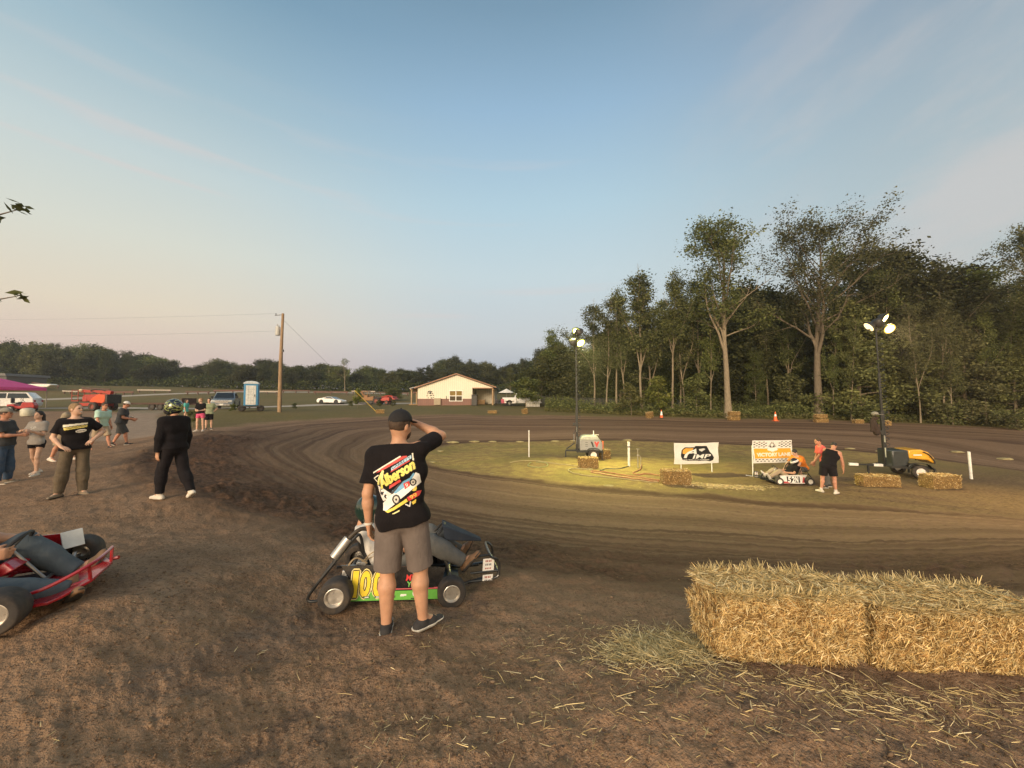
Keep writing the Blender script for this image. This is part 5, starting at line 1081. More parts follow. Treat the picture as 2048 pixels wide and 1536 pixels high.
def art100(A):
    G = (.13, .42, .055); Y = (.86, .62, .03); K = (.008, .008, .008); C_ = (.85, .72, .32)
    A.poly([(-.405, -.118), (.405, -.118), (.42, -.048), (-.385, -.060)], G); A.poly([(-.10, -.046), (.42, -.044), (.42, -.034), (-.10, -.036)], (.55, .10, .11))
    for st, x, w in (('1', -.375, .05), ('0', -.285, .095), ('0', -.165, .095)):
        A.text(st, x, .0, w, .185, C_, 0, 0, .04, grow=.016)
    for st, x, w in (('1', -.375, .05), ('0', -.285, .095), ('0', -.165, .095)): A.text(st, x, .0, w, .185, K, 0, 0, .04, grow=.009)
    for st, x, w in (('1', -.375, .05), ('0', -.285, .095), ('0', -.165, .095)): A.text(st, x, .0, w, .185, Y, 0, 0, .04)
    A.text('ME', .125, .038, .085, .042, (.70, .035, .03), 0, .1, .02); A.text('YE', .135, -.008, .085, .042, (.16, .48, .10), 0, .1, .02); A.poly([(.14, .068), (.22, .068), (.22, .078), (.14, .078)], (.7, .68, .64))
    A.ell(.185, -.072, .030, .027, (.72, .70, .62)); A.ell(.185, -.072, .022, .019, G); A.ell(.185, -.072, .012, .010, (.72, .70, .62))
    for x in (-.26, -.16, -.03): A.poly([(x - .03, -.100), (x + .03, -.100), (x + .026, -.085), (x - .03, -.085)], (.05, .10, .04)); A.poly([(x - .018, -.096), (x + .018, -.096), (x + .018, -.089), (x - .018, -.089)], (.7, .7, .62))
    A.poly([(.04, -.092), (.10, -.090), (.10, -.078), (.045, -.078)], (.72, .72, .66)); A.poly([(.14, -.112), (.30, -.110), (.30, -.104), (.14, -.104)], (.03, .06, .02))
wr = at(664, 1234); wf = at(903, 1214); kp = (wr + wf) / 2; ky = math.atan2(wf[1] - wr[1], wf[0] - wr[0]); kp = kp + np.array([-math.sin(ky), math.cos(ky), 0]) * .56; kp[2] = float(ground(kp[0], kp[1])) + .005
K1, R1 = kart('black and green race kart with a yellow 100, half hidden by the man in black', kp, ky, BLKPANEL, art100); fairing(K1, FAIR)
drive('kart driver in dark green helmet, white shirt and tan boots behind the man in black', kp, ky, R1, (-.03, .02, .27), H=1.78, build=.98,
    pose=dict(sp=(0, -.78, .70), head=(0, R(34)), uaL=(-.25, .55, -.8), faL=(.25, .9, .25), uaR=(.25, .55, -.8), faR=(-.25, .9, .25), palmL=(1, 0, 0), palmR=(-1, 0, 0), curlL=.9, curlR=.9, thL=(-.24, .78, .66), shL=(.10, .86, -.50), thR=(.22, .80, .60), shR=(-.05, .88, -.46), ftL=(-.2, .55, .85), ftR=(.2, .6, .8)),
    fit=dict(top=dict(kind='long', mat=WHT, loose=.022, hem=.03), bottom=dict(kind='pants', mat=OLIVE, loose=.024), shoes=dict(mat=BOOT, top=.10, boot=True, sole=SOLED), helmet=(HELM_G, VIS)), h=.011)
# the red kart that enters from the left
REDP = MT('red_tube_paint', (.34, .012, .018), .25, coat=.6, dirt=.10); REDN = MT('red_nose_plastic', (.36, .012, .02), .28, coat=.5, dirt=.12)
wq = at(-6, 1275); qy = R(27); kq = wq + np.array([-math.sin(qy), math.cos(qy), 0]) * .50 - np.array([math.cos(qy), math.sin(qy), 0]) * .52; kq[2] = float(ground(kq[0], kq[1])) + .005
K2, R2 = kart('red race kart entering at the left photo edge with dusty wide tyres', kq, qy, REDP, None, frame=REDP, nose='tray', swz=.38)
m = MB(); top = [(.46, -.40, .10), (.70, -.40, .10), (.76, -.38, .12), (.87, -.26, .16), (.87, .06, .16), (.74, .30, .13), (.5, .34, .10)]
n = len(top); m.add(top + [(a, b, c - .02) for a, b, c in top], [tuple(range(n)), tuple(range(2 * n - 1, n - 1, -1))] + [(i, (i + 1) % n, n + (i + 1) % n, n + i) for i in range(n)]); m.build('nose_tray', REDN, K2, bevel=.004)
m = MB(); m.tube(arc([(.50, -.38, .15), (.68, -.37, .19), (.86, -.28, .27), (.88, -.1, .28), (.86, .08, .27)], 24), .012, 8); m.tube([(.86, -.26, .16), (.86, -.28, .27)], .010, 6); m.tube([(.86, .06, .16), (.86, .08, .27)], .010, 6); m.build('front_bumper', REDP, K2)
m = MB(); m.box((.34, -.05, .27), (.16, .20, .08), RM(y=R(-30)), taper=.6); m.build('steering_fairing', REDP, K2, bevel=.01)
m = MB(); m.box((.52, .36, .30), (.012, .13, .14), RM(y=R(-20), z=R(-50))); m.build('number_plate', MT('white_plate', (.66, .66, .62), .5), K2, bevel=.004)
drive('driver of the red kart in dark shirt and grey trousers, cut by the photo edge', kq, qy, R2, (-.02, .02, .16), H=1.80, build=1.1,
    pose=dict(sp=(0, -.30, 1), head=(0, R(10)), uaL=(-.2, .65, -.65), faL=(.2, .95, -.08), uaR=(.2, .65, -.65), faR=(-.22, .95, -.05), palmL=(1, 0, 0), palmR=(-1, 0, 0), curlL=.9, curlR=.9, thL=(-.10, .78, .50), shL=(.08, .72, -.60), thR=(.44, .84, .12), shR=(-.16, .86, -.22), ftL=(-.2, .5, .85), ftR=(.7, .45, .55)),
    fit=dict(top=dict(kind='tee', mat=BLK, loose=.022, hem=.03), bottom=dict(kind='pants', mat=cloth('slate_denim', (.085, .105, .12), dirt=.12), loose=.028), shoes=dict(mat=BOOT, top=.10, boot=True, sole=SOLED), helmet=(HELM_G, VIS)), h=.011)
# the kart in victory lane faces left
HELM_K = MT('black_helmet_paint', (.015, .015, .016), .2, coat=.6)
def art52(A):
    W_ = (.74, .71, .66); K = (.02, .02, .02); Rr = (.45, .05, .05); A.poly([(-.40, -.115), (.40, -.115), (.42, .085), (-.42, .085)], W_); A.poly([(-.22, -.10), (.24, -.10), (.24, .08), (-.22, .08)], K); A.poly([(-.42, -.118), (-.1, -.118), (-.2, -.07), (-.40, -.06)], Rr); A.poly([(.30, -.1), (.42, -.1), (.42, .06), (.36, .06)], Rr)
    for st, x in (('5', -.13), ('2', .0), ('N', .13)): A.text(st, x, -.01, .115, .165, K, 0, .15, .02)
    for st, x in (('5', -.13), ('2', .0), ('N', .13)): A.text(st, x, -.01, .115, .165, (.8, .78, .72), 0, .15, .02, grow=.005)
wf = at(1559, 969); wr = at(1618, 971); kv = (wr + wf) / 2; vy = math.pi - R(4); f = np.array([math.cos(vy), math.sin(vy), 0]); kv = kv + np.array([f[1], -f[0], 0]) * .50; kv[2] = float(ground(kv[0], kv[1])) + .005
K3, R3 = kart('white and black race kart parked below the victory lane banner', kv, vy, MT('white_panel_plastic', (.66, .63, .58), .35, dirt=.15), art52, rim=RIMW)
drive('driver in black helmet with white band lying back in the infield kart with knees raised', kv, vy, R3, (-.04, 0, .25), H=1.74,
    pose=dict(sp=(0, -.75, .75), head=(0, R(30)), uaL=(-.2, .6, -.6), faL=(.1, .95, .1), uaR=(.2, .6, -.5), faR=(-.1, .9, .2), thL=(-.16, .80, .55), shL=(.04, .84, -.50), thR=(.16, .80, .62), shR=(-.04, .84, -.42), ftL=(-.2, .5, .85), ftR=(.2, .5, .85)),
    fit=dict(top=dict(kind='tee', mat=BLK, loose=.02, hem=.03), bottom=dict(kind='pants', mat=TAN, loose=.022), shoes=dict(mat=SHOEW), helmet=(HELM_K, VIS, HELM_W)), h=.013)
# ================================================================== straw bales
def straw_mat(name, rough=.85):
    m, t, b = new_mat(name); c = t.attr('Col', 'Color'); tc = t.node('ShaderNodeTexCoord').outputs['Object']
    n = t.n.new('ShaderNodeVectorMath'); n.operation = 'SCALE'; t.set(n.inputs[0], c); t.set(n.inputs['Scale'], t.mapr(t.noise(tc, 22, 5), .3, .7, .72, 1.22)); t.set(b.inputs['Base Color'], n.outputs[0]); b.inputs['Roughness'].default_value = rough; b.inputs['Specular IOR Level'].default_value = .3
    return m
STRAW = straw_mat('straw')
def blades(base, d, length, width, rng, bend=.25):
    """thin bent stalks: two quads each. base (n,3) start points, d unit directions"""
    n = len(base); s = np.cross(d, rng.normal(size=(n, 3))); s /= np.linalg.norm(s, axis=1)[:, None] + 1e-9; L = length[:, None]; w = width[:, None] / 2 * s
    q = np.cross(d, s); m = base + d * L * .5 + q * L * bend * rng.uniform(-.5, .5, (n, 1)); e = base + d * L + q * L * bend * rng.uniform(-.3, .3, (n, 1))
    V = np.stack([base - w, base + w, m + w, m - w, e + w * .6, e - w * .6], 1).reshape(-1, 3); k = np.arange(n)[:, None] * 6
    Q = np.concatenate([k + np.array([0, 1, 2, 3]), k + np.array([3, 2, 4, 5])]); return V, Q
def col_mesh(name, V, Q, C, m, parent=None):
    """C one colour per vertex"""
    o = np_obj(name, V, Q, m, parent, smooth=False); a = o.data.color_attributes.new('Col', 'FLOAT_COLOR', 'POINT'); c = np.ones((len(V), 4), dtype=np.float32); c[:, :3] = C; a.data.foreach_set('color', c.ravel()); return o
def straw_cols(n, rng, kind):
    pal = {'gold': [(.54, .36, .14), (.70, .51, .23), (.38, .22, .08), (.80, .64, .36), (.20, .11, .035)], 'pale': [(.56, .43, .20), (.70, .55, .28), (.42, .33, .15), (.76, .64, .38), (.28, .21, .09)]}[kind]  # last tone of each list is dark, painting shaded gaps among the stalks
    return np.array(pal)[rng.choice(len(pal), n, p=[.32, .25, .17, .12, .14])] * rng.uniform(.75, 1.2, (n, 1))
def bale(label, pos, yaw, L=.95, D=.46, H=.42, n=900, seed=0, group=None, tilt=(0, 0), wid=.006, rough=.012, green=.0, pale=False):
    rng = np.random.default_rng(seed + 100); nx, ny, nz = [max(4, int(k / .035)) for k in (L, D, H)] if n > 2000 else (12, 7, 6)
    P_, Q_ = [], []
    def face(o, u, v, a, b_):
        g = np.stack(np.meshgrid(np.linspace(0, 1, a + 1), np.linspace(0, 1, b_ + 1), indexing='ij'), -1).reshape(-1, 2); k = sum(len(p) for p in P_); P_.append(np.array(o) + g[:, :1] * np.array(u) + g[:, 1:] * np.array(v))
        i, j = np.meshgrid(np.arange(a), np.arange(b_), indexing='ij'); i = i.ravel(); j = j.ravel(); w = b_ + 1; Q_.append(k + np.stack([i * w + j, (i + 1) * w + j, (i + 1) * w + j + 1, i * w + j + 1], 1))
    x, y, z = L / 2, D / 2, H
    face((-x, -y, 0), (L, 0, 0), (0, 0, H), nx, nz); face((x, y, 0), (-L, 0, 0), (0, 0, H), nx, nz); face((-x, y, 0), (0, -D, 0), (0, 0, H), ny, nz); face((x, -y, 0), (0, D, 0), (0, 0, H), ny, nz); face((-x, -y, H), (L, 0, 0), (0, D, 0), nx, ny); face((-x, y, 0), (L, 0, 0), (0, -D, 0), nx, ny)
    V = np.concatenate(P_); Q = np.concatenate(Q_)
    def warp(p):
        c = np.array([0, 0, H / 2]); d = (p - c) / np.array([x, y, H / 2]); rr_ = 1 - (.05 if n > 5000 else .035) * (np.abs(d) ** 5).sum(1, keepdims=True) + .045
        p = c + (p - c) * rr_; nz_ = rough * 2.2 * np.stack([fbm(p[:, 1] * 9 + seed, p[:, 2] * 9, seed + 1, 3), fbm(p[:, 0] * 7 + seed, p[:, 2] * 9, seed + 2, 3), fbm(p[:, 0] * 7, p[:, 1] * 9 + seed, seed + 3, 3)], 1); return p + nz_
    V = warp(V); gap_shade = np.tile(np.array([.19, .115, .04]), (len(V), 1)) * (1 + .5 * fbm(V[:, 0] * 25, V[:, 2] * 25 + V[:, 1] * 25, seed, 3))[:, None]  # dark core: shade in the gaps between stalks put into the colour
    # stalks on all visible faces
    A = np.array([L * H, L * H, D * H, D * H, L * D]); cnt = (n * A / A.sum()).astype(int); bs, ds, cs, ls = [], [], [], []
    for f, c in enumerate(cnt):
        a = rng.uniform(-1, 1, c); b_ = rng.random(c)
        if f < 2: s_ = -1 if f == 0 else 1; p = np.stack([a * x, np.full(c, s_ * y), b_ * H], 1); nn = np.array([0, s_, 0]); t1 = np.array([1, 0, 0]); t2 = np.array([0, 0, 1])
        elif f < 4: s_ = -1 if f == 2 else 1; p = np.stack([np.full(c, s_ * x), a * y, b_ * H], 1); nn = np.array([s_, 0, 0]); t1 = np.array([0, 1, 0]); t2 = np.array([0, 0, 1])
        else: p = np.stack([a * x, rng.uniform(-1, 1, c) * y, np.full(c, H)], 1); nn = np.array([0, 0, 1]); t1 = np.array([1, 0, 0]); t2 = np.array([0, 1, 0])
        ang = rng.uniform(0, 6.28, c); out = np.abs(rng.normal(0, .16, c)) + .02; d = np.cos(ang)[:, None] * t1 + np.sin(ang)[:, None] * t2 * .8 + out[:, None] * nn; d /= np.linalg.norm(d, axis=1)[:, None]
        bs.append(warp(p) + nn * .004); ds.append(d); ls.append(rng.uniform(.03, .12, c) * (.95 if f == 4 else .48)); skylit = rng.random(c) < (.6 if f == 4 else np.clip((p[:, 2] / H - .78) * 3, .08, .7)); cs.append(np.where(skylit[:, None], straw_cols(c, rng, 'pale'), straw_cols(c, rng, 'gold')) if green else straw_cols(c, rng, 'gold'))  # upper stalks mixed paler: skylight on the bale tops put into their colour
    # frayed ends along the top edges
    k = n // 26; a = rng.uniform(-1, 1, k); e = np.stack([a * x, np.where(rng.random(k) < .5, -y, y), np.full(k, H)], 1); d = rng.normal(0, .6, (k, 3)) + np.array([0, 0, .75]) + np.c_[np.zeros(k), np.sign(e[:, 1]) * .5, np.zeros(k)]; d /= np.linalg.norm(d, axis=1)[:, None]; bs.append(warp(e)); ds.append(d); ls.append(rng.uniform(.03, .10, k)); cs.append(straw_cols(k, rng, 'pale'))
    bs, ds, cs, ls = map(np.concatenate, (bs, ds, cs, ls)); V2, Q2 = blades(bs, ds, ls, wid * rng.uniform(.5, 1.2, len(bs)), rng)
    o = col_mesh('hay_bale', np.concatenate([V, V2]), np.concatenate([Q, Q2 + len(V)]), np.concatenate([gap_shade, np.repeat(cs, 6, 0)]), STRAW)
    o.location = tuple(float(v) for v in pos); o.rotation_euler = (tilt[0], tilt[1], yaw); return tag(o, label, 'hay bale', group)
def fit_bale(label, x0, x1, ybot, ytop, yaw=0.0, depth=.46, **k):
    """a bale between two photo columns resting on the ground under its lower edge"""
    c = at((x0 + x1) / 2, ybot); px_m = F / c[1]; L = (x1 - x0) / px_m * .97; H = (ybot - ytop) / px_m * .92; c = c + np.array([-math.sin(yaw), math.cos(yaw), 0]) * depth / 2; c[2] = float(ground(c[0], c[1])) - .02
    return bale(label, c, yaw, L=max(.35, L), H=max(.2, H), D=depth, **k)
a = at(1436, 1320); L1 = .87
c1 = np.array([a[0] + L1 / 2, a[1] + .175, 0]); c1[2] = float(ground(c1[0], c1[1] - .2)) - .015
bale('left one of the two big straw bales in front, golden face and pale frayed top', c1, R(-1.5), L=L1, D=.35, H=.395, n=30000, seed=1, wid=.0040, rough=.020, green=1)
c2 = c1 + np.array([L1 + .11 + .085, .05, 0]); c2[2] = float(ground(c2[0], c2[1] - .2)) - .03
bale('right one of the two big straw bales in front, running out of the photo', c2, R(-3), L=1.04, D=.35, H=.39, n=30000, seed=2, wid=.0040, rough=.022, green=1)
IB = 'bales in the infield'; TB = 'bales along the far track edge'
fit_bale('small bale with sunlit yellow top in front of the grey light tower wheel', 1161, 1199, 937, 914, R(8), n=900, seed=3, group=IB, wid=.014)
fit_bale('loose ragged bale behind the grey light tower', 1200, 1226, 918, 897, R(30), n=700, seed=4, group=IB, wid=.016, rough=.03)
fit_bale('single straw bale on the grass left below the white IMP banner', 1327, 1383, 969, 939, R(-6), n=1800, seed=5, group=IB, wid=.011)
fit_bale('straw bale lying in front of the yellow light tower drawbar', 1731, 1798, 974, 949, R(-12), n=1800, seed=6, group=IB, wid=.011)
fit_bale('straw bale beside the yellow light tower wheel, left of the white post', 1864, 1928, 978, 948, R(4), n=1800, seed=7, group=IB, wid=.011)
fit_bale('small bale lying on the lawn edge below the house porch', 975, 994, 827, 821, 0, n=400, seed=8, group=TB, wid=.022, depth=.4)
fit_bale('bale tipped on end at the lawn edge below the patio', 1047, 1058, 828, 817, R(30), n=400, seed=9, group=TB, wid=.022, depth=.4, tilt=(0, R(-14)))
fit_bale('tilted bale leaning at the foot of the slender forked tree', 1296, 1311, 836, 823, R(35), n=500, seed=10, group=TB, wid=.022, depth=.45, tilt=(0, R(-10)))
for k, (x0, x1, b, t) in enumerate(((1459, 1483, 841, 832), (1460, 1482, 832, 822))):
    o = fit_bale(('lower' if k == 0 else 'upper') + ' bale of the stack at the vine-wrapped trunk', x0, x1, 841, 832, R(10 - 8 * k), n=450, seed=11 + k, group=TB, wid=.022)
    if k: o.location.z += .47
for k in range(2):
    o = fit_bale(('lower' if k == 0 else 'upper') + ' bale of the stack at the thickest trunk', 1633 + k, 1658 - k, 845, 837, R(-4 + 6 * k), n=450, seed=14 + k, group=TB, wid=.022)
    if k: o.location.z += .40
fit_bale('flat low bale at the foot of the drooping cedar', 1711, 1730, 847, 839, R(5), n=400, seed=17, group=TB, wid=.022, depth=.4)
fit_bale('pale bale end showing behind the yellow tower mast', 1768, 1782, 851, 841, R(-20), n=400, seed=18, group=TB, wid=.022, depth=.4)
fit_bale('straw bale at the anchor of the yellow guy guard', 752, 768, 827, 819, R(15), n=400, seed=19, group=TB, wid=.022, depth=.4)
# loose straw on the dirt
def loose(n, fn, kind, seed, name, lift=.003, lmin=.02, lmax=.12, wid=.0030):
    rng = np.random.default_rng(seed); xy_ = fn(rng, n); z = ground(xy_[:, 0], xy_[:, 1]); a = rng.uniform(0, 6.28, n); e = rng.normal(.04, .10, n); d = np.stack([np.cos(a) * np.cos(e), np.sin(a) * np.cos(e), np.abs(np.sin(e))], 1)
    V, Q = blades(np.c_[xy_, z + lift + rng.random(n) * .008], d, rng.uniform(lmin, lmax, n) * rng.uniform(.5, 1, n), wid * rng.uniform(.5, 1.3, n), rng, .2); return tag(col_mesh(name, V, Q, np.repeat(straw_cols(n, rng, kind), 6, 0), STRAW), kind='stuff')
def around_bales(rng, n):
    x = c1[0] - .75 + rng.gamma(2.2, .62, n); y = c1[1] - .26 - np.abs(rng.normal(0, .12, n)) - rng.exponential(.22, n) * rng.random(n); m = rng.random(n) < .25; x[m] = c1[0] + rng.uniform(-1.5, 1.6, m.sum()); y[m] = c1[1] - rng.uniform(.3, 1.25, m.sum()); return np.c_[x, y]
loose(1500, around_bales, 'pale', 1, 'loose_straw')
loose(800, lambda r, n: np.c_[r.uniform(-.7, 3.2, n), 2.15 - r.exponential(.34, n)], 'pale', 5, 'loose_straw', lmax=.09, wid=.0026)
loose(4200, lambda r, n: np.c_[c1[0] - .50 + r.normal(-.05, .15, n) - np.abs(r.normal(0, .17, n)), c1[1] + .06 + r.normal(0, .16, n)], 'pale', 2, 'straw_heap', lift=.01, lmax=.13)
loose(500, lambda r, n: np.c_[c1[0] - .6 - r.exponential(.5, n), c1[1] + .2 + r.normal(0, .28, n)], 'pale', 6, 'loose_straw', lmax=.13)
loose(170, lambda r, n: np.c_[r.uniform(-3, 1.2, n), r.uniform(1.5, 3.4, n)], 'pale', 3, 'loose_straw', lmax=.07, wid=.003)
loose(2600, lambda r, n: at(1440, 972)[:2] + np.c_[r.normal(0, .75, n), r.normal(-.1, .18, n)], 'pale', 4, 'loose_straw', lmax=.2, wid=.012)
def clods(n, seed, ymin, ymax, s0, s1, xf=1.45):
    rng = np.random.default_rng(seed); y = ymin + (ymax - ymin) * rng.random(n) ** 1.4; x = rng.uniform(-1, 1, n) * y * xf; s = np.exp(rng.uniform(math.log(s0), math.log(s1), n)); z = ground(x, y)
    B = np.array([(1, 0, 0), (-1, 0, 0), (0, 1, 0), (0, -1, 0), (0, 0, 1), (0, 0, -1)], float); V = (B[None] * rng.uniform(.55, 1.25, (n, 6, 3)) + rng.normal(0, .15, (n, 6, 3))) * s[:, None, None] * np.array([1, 1, .7]); V = V + np.c_[x, y, z + s * .22][:, None]
    T = np.array([(0, 2, 4), (2, 1, 4), (1, 3, 4), (3, 0, 4), (2, 0, 5), (1, 2, 5), (3, 1, 5), (0, 3, 5)]); Fc = (np.arange(n)[:, None, None] * 6 + T[None]).reshape(-1, 3); return V.reshape(-1, 3), Fc
V, Fc = clods(15000, 3, 1.2, 7.0, .002, .010); o = np_obj('dirt_clods', V, Fc, MT('clod_soil', (.16, .10, .06), .95, var=.4, scale=3, spec=.1), None, smooth=False); tag(o, kind='stuff')
V, Fc = clods(420, 4, 1.4, 6.5, .006, .020); o = np_obj('dirt_clods', V, Fc, MT('clod_soil2', (.20, .135, .085), .95, var=.4, scale=3, spec=.1), None, smooth=False); tag(o, kind='stuff')
q = at(1455, 1312); m = MB(); m.ball((0, 0, .025), (.045, .035, .032), 10, 7); o = m.build('rock', MT('clod_soil', (0, 0, 0)), smooth=0); o.location = tuple(q); tag(o, 'round clod of earth at the lower left corner of the front bale', 'clod')

# ================================================================== light towers
REFL_Y = MT('halo_reflector_yellow', (.6, .6, .2), .3, emit=(.72, .80, .10), es=1.2); REFL_W = MT('halo_reflector_warm', (.6, .5, .2), .3, emit=(1.0, .62, .08), es=1.1)  # reflector rings emit: coloured halo of the lamps put into the material
GLASS_Y = MT('lamp_glass_yellow', (.9, .9, .6), .2, emit=(1.0, .92, .28), es=38); GLASS_W = MT('lamp_glass_warm', (.9, .85, .6), .2, emit=(1.0, .78, .30), es=30); GLASS_OFF = MT('lamp_glass_dim', (.8, .75, .6), .2, emit=(1.0, .75, .35), es=2.0)
def lamp(parent, c, aim, mats, r=.33):
    d = nv(aim); u, v = frame(d); rot = np.stack([u, v, d], 1); m = MB(); m.lathe([(.05, -.26), (.10, -.24), (r * .8, -.10), (r, .0), (r * 1.02, .03), (r * .95, .03), (r * .9, .0)], 20, rot, c); m.bar(c - d * .12, c - d * .12 - np.array([0, 0, .0]) + u * .001 + np.array([0, 0, -.22]), .03, .03); o = m.build('lamp_head', DKM, parent)
    m = MB(); m.lathe([(r * .66, .025), (.001, .045)], 20, rot, c); m.build('lamp_glass', mats, o); m = MB(); m.lathe([(r * .97, .02), (r * .66, .024)], 20, rot, c); m.build('halo_reflector', {'lamp_glass_yellow': REFL_Y, 'lamp_glass_warm': REFL_W}.get(mats.name, mats), o)
def tower(label, pos, yaw, kind, mast_top, tilt, sc=1.0):
    """drawbar towards -x (local), body over the axle, mast at the front of the body"""
    t = empty('light_tower', pos, yaw, label, 'light tower'); t.scale = (sc, sc, sc); mast_top /= sc; fr = MT('tower_frame_black', (.02, .02, .02), .45, dirt=.15); wh = MT('white_reflector', (.75, .72, .66), .5)
    m = MB(); m.bar((-1.15, 0, .46), (.95, 0, .46), .10, .10); [m.bar((-.55, s_ * .5, .46), (.95, s_ * .5, .46), .08, .10) for s_ in (-1, 1)]; [m.bar((x, -.5, .46), (x, .5, .46), .07, .08) for x in (-.5, .2, .92)]
    m.bar((-1.15, 0, .46), (-1.15, 0, .08), .07, .07); m.box((-1.15, 0, .05), (.22, .22, .03)); [m.bar((.85, s_ * .75, .46), (.85, s_ * .75, .05), .06, .06) for s_ in (-1, 1)]; m.bar((.85, -.75, .46), (.85, .75, .46), .06, .06); m.build('chassis', fr, t)
    for s_ in (-1, 1):
        o = wheel(t, .38, s_ * .66, .30, .17, .17, s_, RIMW if kind == 'y' else RIMW, spokes=7 if kind == 'y' else 0)
        m = MB(); m.tube(arc([(.0, s_ * .66, .52), (.10, s_ * .66, .64), (.38, s_ * .66, .69), (.66, s_ * .66, .64), (.76, s_ * .66, .52)], 14), .015, 6)
        pts = arc([(.0, 0, .50), (.10, 0, .64), (.38, 0, .69), (.66, 0, .64), (.76, 0, .50)], 12); vs = [(p[0], s_ * .56, p[2]) for p in pts] + [(p[0], s_ * .77, p[2]) for p in pts]; n = len(pts); m.add(vs, [(i, i + 1, n + i + 1, n + i) for i in range(n - 1)]); m.build('fender', fr, t)
    if kind == 'g':
        bodym = MT('grey_cabinet_paint', (.30, .30, .285), .4, coat=.2, dirt=.12); topm = MT('pale_hood_paint', (.46, .48, .40), .4, coat=.2)
        m = MB(); m.prism([(-.36, .52), (-.36, 1.12), (.80, 1.12), (.92, .95), (.92, .52)], -.48, .48, RM(x=R(90))); m.build('cabinet', bodym, t, bevel=.03)
        m = MB(); m.prism([(-.36, 1.123), (-.22, 1.32), (.0, 1.37), (.62, 1.37), (.80, 1.123)], -.47, .47, RM(x=R(90))); h_ = m.build('hood', topm, t, bevel=.04)
        m = MB(); m.tube([(.50, .1, 1.36), (.50, .1, 1.62)], .03, 10); m.tube([(.35, -.2, 1.40), (.75, -.2, 1.40)], .015, 6); m.build('exhaust_stack', wh, h_)
        for sg in (-1, 1):
            A = Art(1.1, .56, .01, (.30, .30, .285)); A.poly([(-.04 * 1, .20), (.06, .20), (.16, -.10), (.07, -.10)], (.03, .03, .03)); A.poly([(.16, .20), (.46, .20), (.31, -.16)], (.60, .06, .05)); A.poly([(.26, .20), (.36, .20), (.31, .10)], (.40, .39, .37))
            for z in (.14, .02, -.08): A.poly([(-.34, z), (-.20, z), (-.20, z + .03), (-.34, z + .03)], (.08, .08, .08))
            A.build('panel_marking', PRINT, t, (lambda sg: lambda a, b: np.stack([(a if sg < 0 else -a) + .28, np.full_like(a, sg * .513), b + .84], 1))(sg))
        m = MB(); m.tube([(.96, -.30, .60), (.97, -.30, 1.05)], .04, 8); m.build('fuel_hose_cover', MT('safety_orange', (.75, .16, .06), .6), t)
    else:
        dkp = MT('dark_cabinet_paint', (.03, .035, .035), .4, coat=.3, dirt=.15); yel = MT('yellow_hood_paint', (.72, .36, .03), .38, coat=.3, dirt=.15)
        m = MB(); m.prism([(-.50, .42), (-.52, 1.20), (.10, 1.22), (.14, .80), (.02, .50)], -.50, .50, RM(x=R(90))); m.build('cabinet', dkp, t, bevel=.05)
        m = MB(); m.prism([(.105, 1.225), (.10, .86), (.80, .80), (1.10, .62), (1.02, .92), (.82, 1.16), (.55, 1.26)], -.49, .49, RM(x=R(90))); h_ = m.build('hood', yel, t, bevel=.05)
        for sg in (-1, 1):
            m = MB(); m.bar((.25, sg * .535, 1.02), (.55, sg * .535, 1.03), .012, .05); m.build('hood_label', wh, h_)
            m = MB(); m.tube(arc([(.60, sg * .545, 1.17), (.80, sg * .545, 1.06), (.98, sg * .545, .80), (1.0, sg * .545, .66)], 14), .022, 6); m.build('hood_seal', fr, h_)
    # mast
    b0 = np.array([-.48, 0, .46]); top = np.array([-.48 + tilt, 0, mast_top]); ax = nv(top - b0); m = MB(); L = mast_top - .46
    for k, (f0, f1, w) in enumerate(((0, .40, .14 if kind == 'g' else .13), (.30, .68, .10 if kind == 'g' else .08), (.60, 1.0, .075 if kind == 'g' else .05))): m.bar(b0 + ax * L * f0, b0 + ax * L * f1, w, w, ref=(0, 1, 0))
    mast = m.build('mast', fr, t, bevel=.006)
    m = MB(); cc = [b0 + ax * L * f + np.array([.11 * math.cos(f * 160), .11 * math.sin(f * 160), 0]) + np.array([.10, 0, 0]) for f in np.linspace(.12, .97, 220)]; m.tube(cc, .014, 5); m.build('coiled_cable', fr, mast)
    m = MB(); [m.bar(b0 + ax * L * f0 + np.array([-.02, -.088, 0]), b0 + ax * L * f1 + np.array([-.02, -.088, 0]), .10, .006, ref=(1, 0, 0)) for f0, f1 in ((.06, .13), (.17, .22))]; m.build('reflector_tape', wh, mast)
    m = MB(); w = b0 + ax * L * .24; m.box(w + np.array([-.14, 0, 0]), (.16, .2, .18)); m.cyl(w + np.array([-.14, -.16, 0]), w + np.array([-.14, .16, 0]), .07, n=14); m.tube([w + np.array([-.14, -.18, 0]), w + np.array([-.30, -.18, -.1])], .012, 6); m.build('winch', DKM, mast)
    if kind == 'y':
        for k, (x0, x1) in enumerate(((-1.9, -1.55), (-.95, -.6))):
            m = MB(); m.bar((x0, 0, .46), (x1, 0, .46), .11, .11); m.build('reflector_sleeve', wh, t)
        m = MB(); m.bar((-1.9, 0, .46), (-1.1, 0, .46), .07, .07); m.build('drawbar', fr, t)
    else:
        m = MB(); m.bar((-.62, .0, .9), (-1.1, 0, .55), .06, .06); m.bar((-.66, 0, .86), (-.66, 0, 1.5), .05, .05); m.tube([(-.66, 0, 1.5), (-.50, 0, 1.7)], .02, 6); m.build('jack_stand', fr, t); m = MB(); m.bar((-.66, -.04, 1.0), (-.66, -.04, 1.42), .06, .01); m.build('reflector_tape', wh, t)
    return t, top
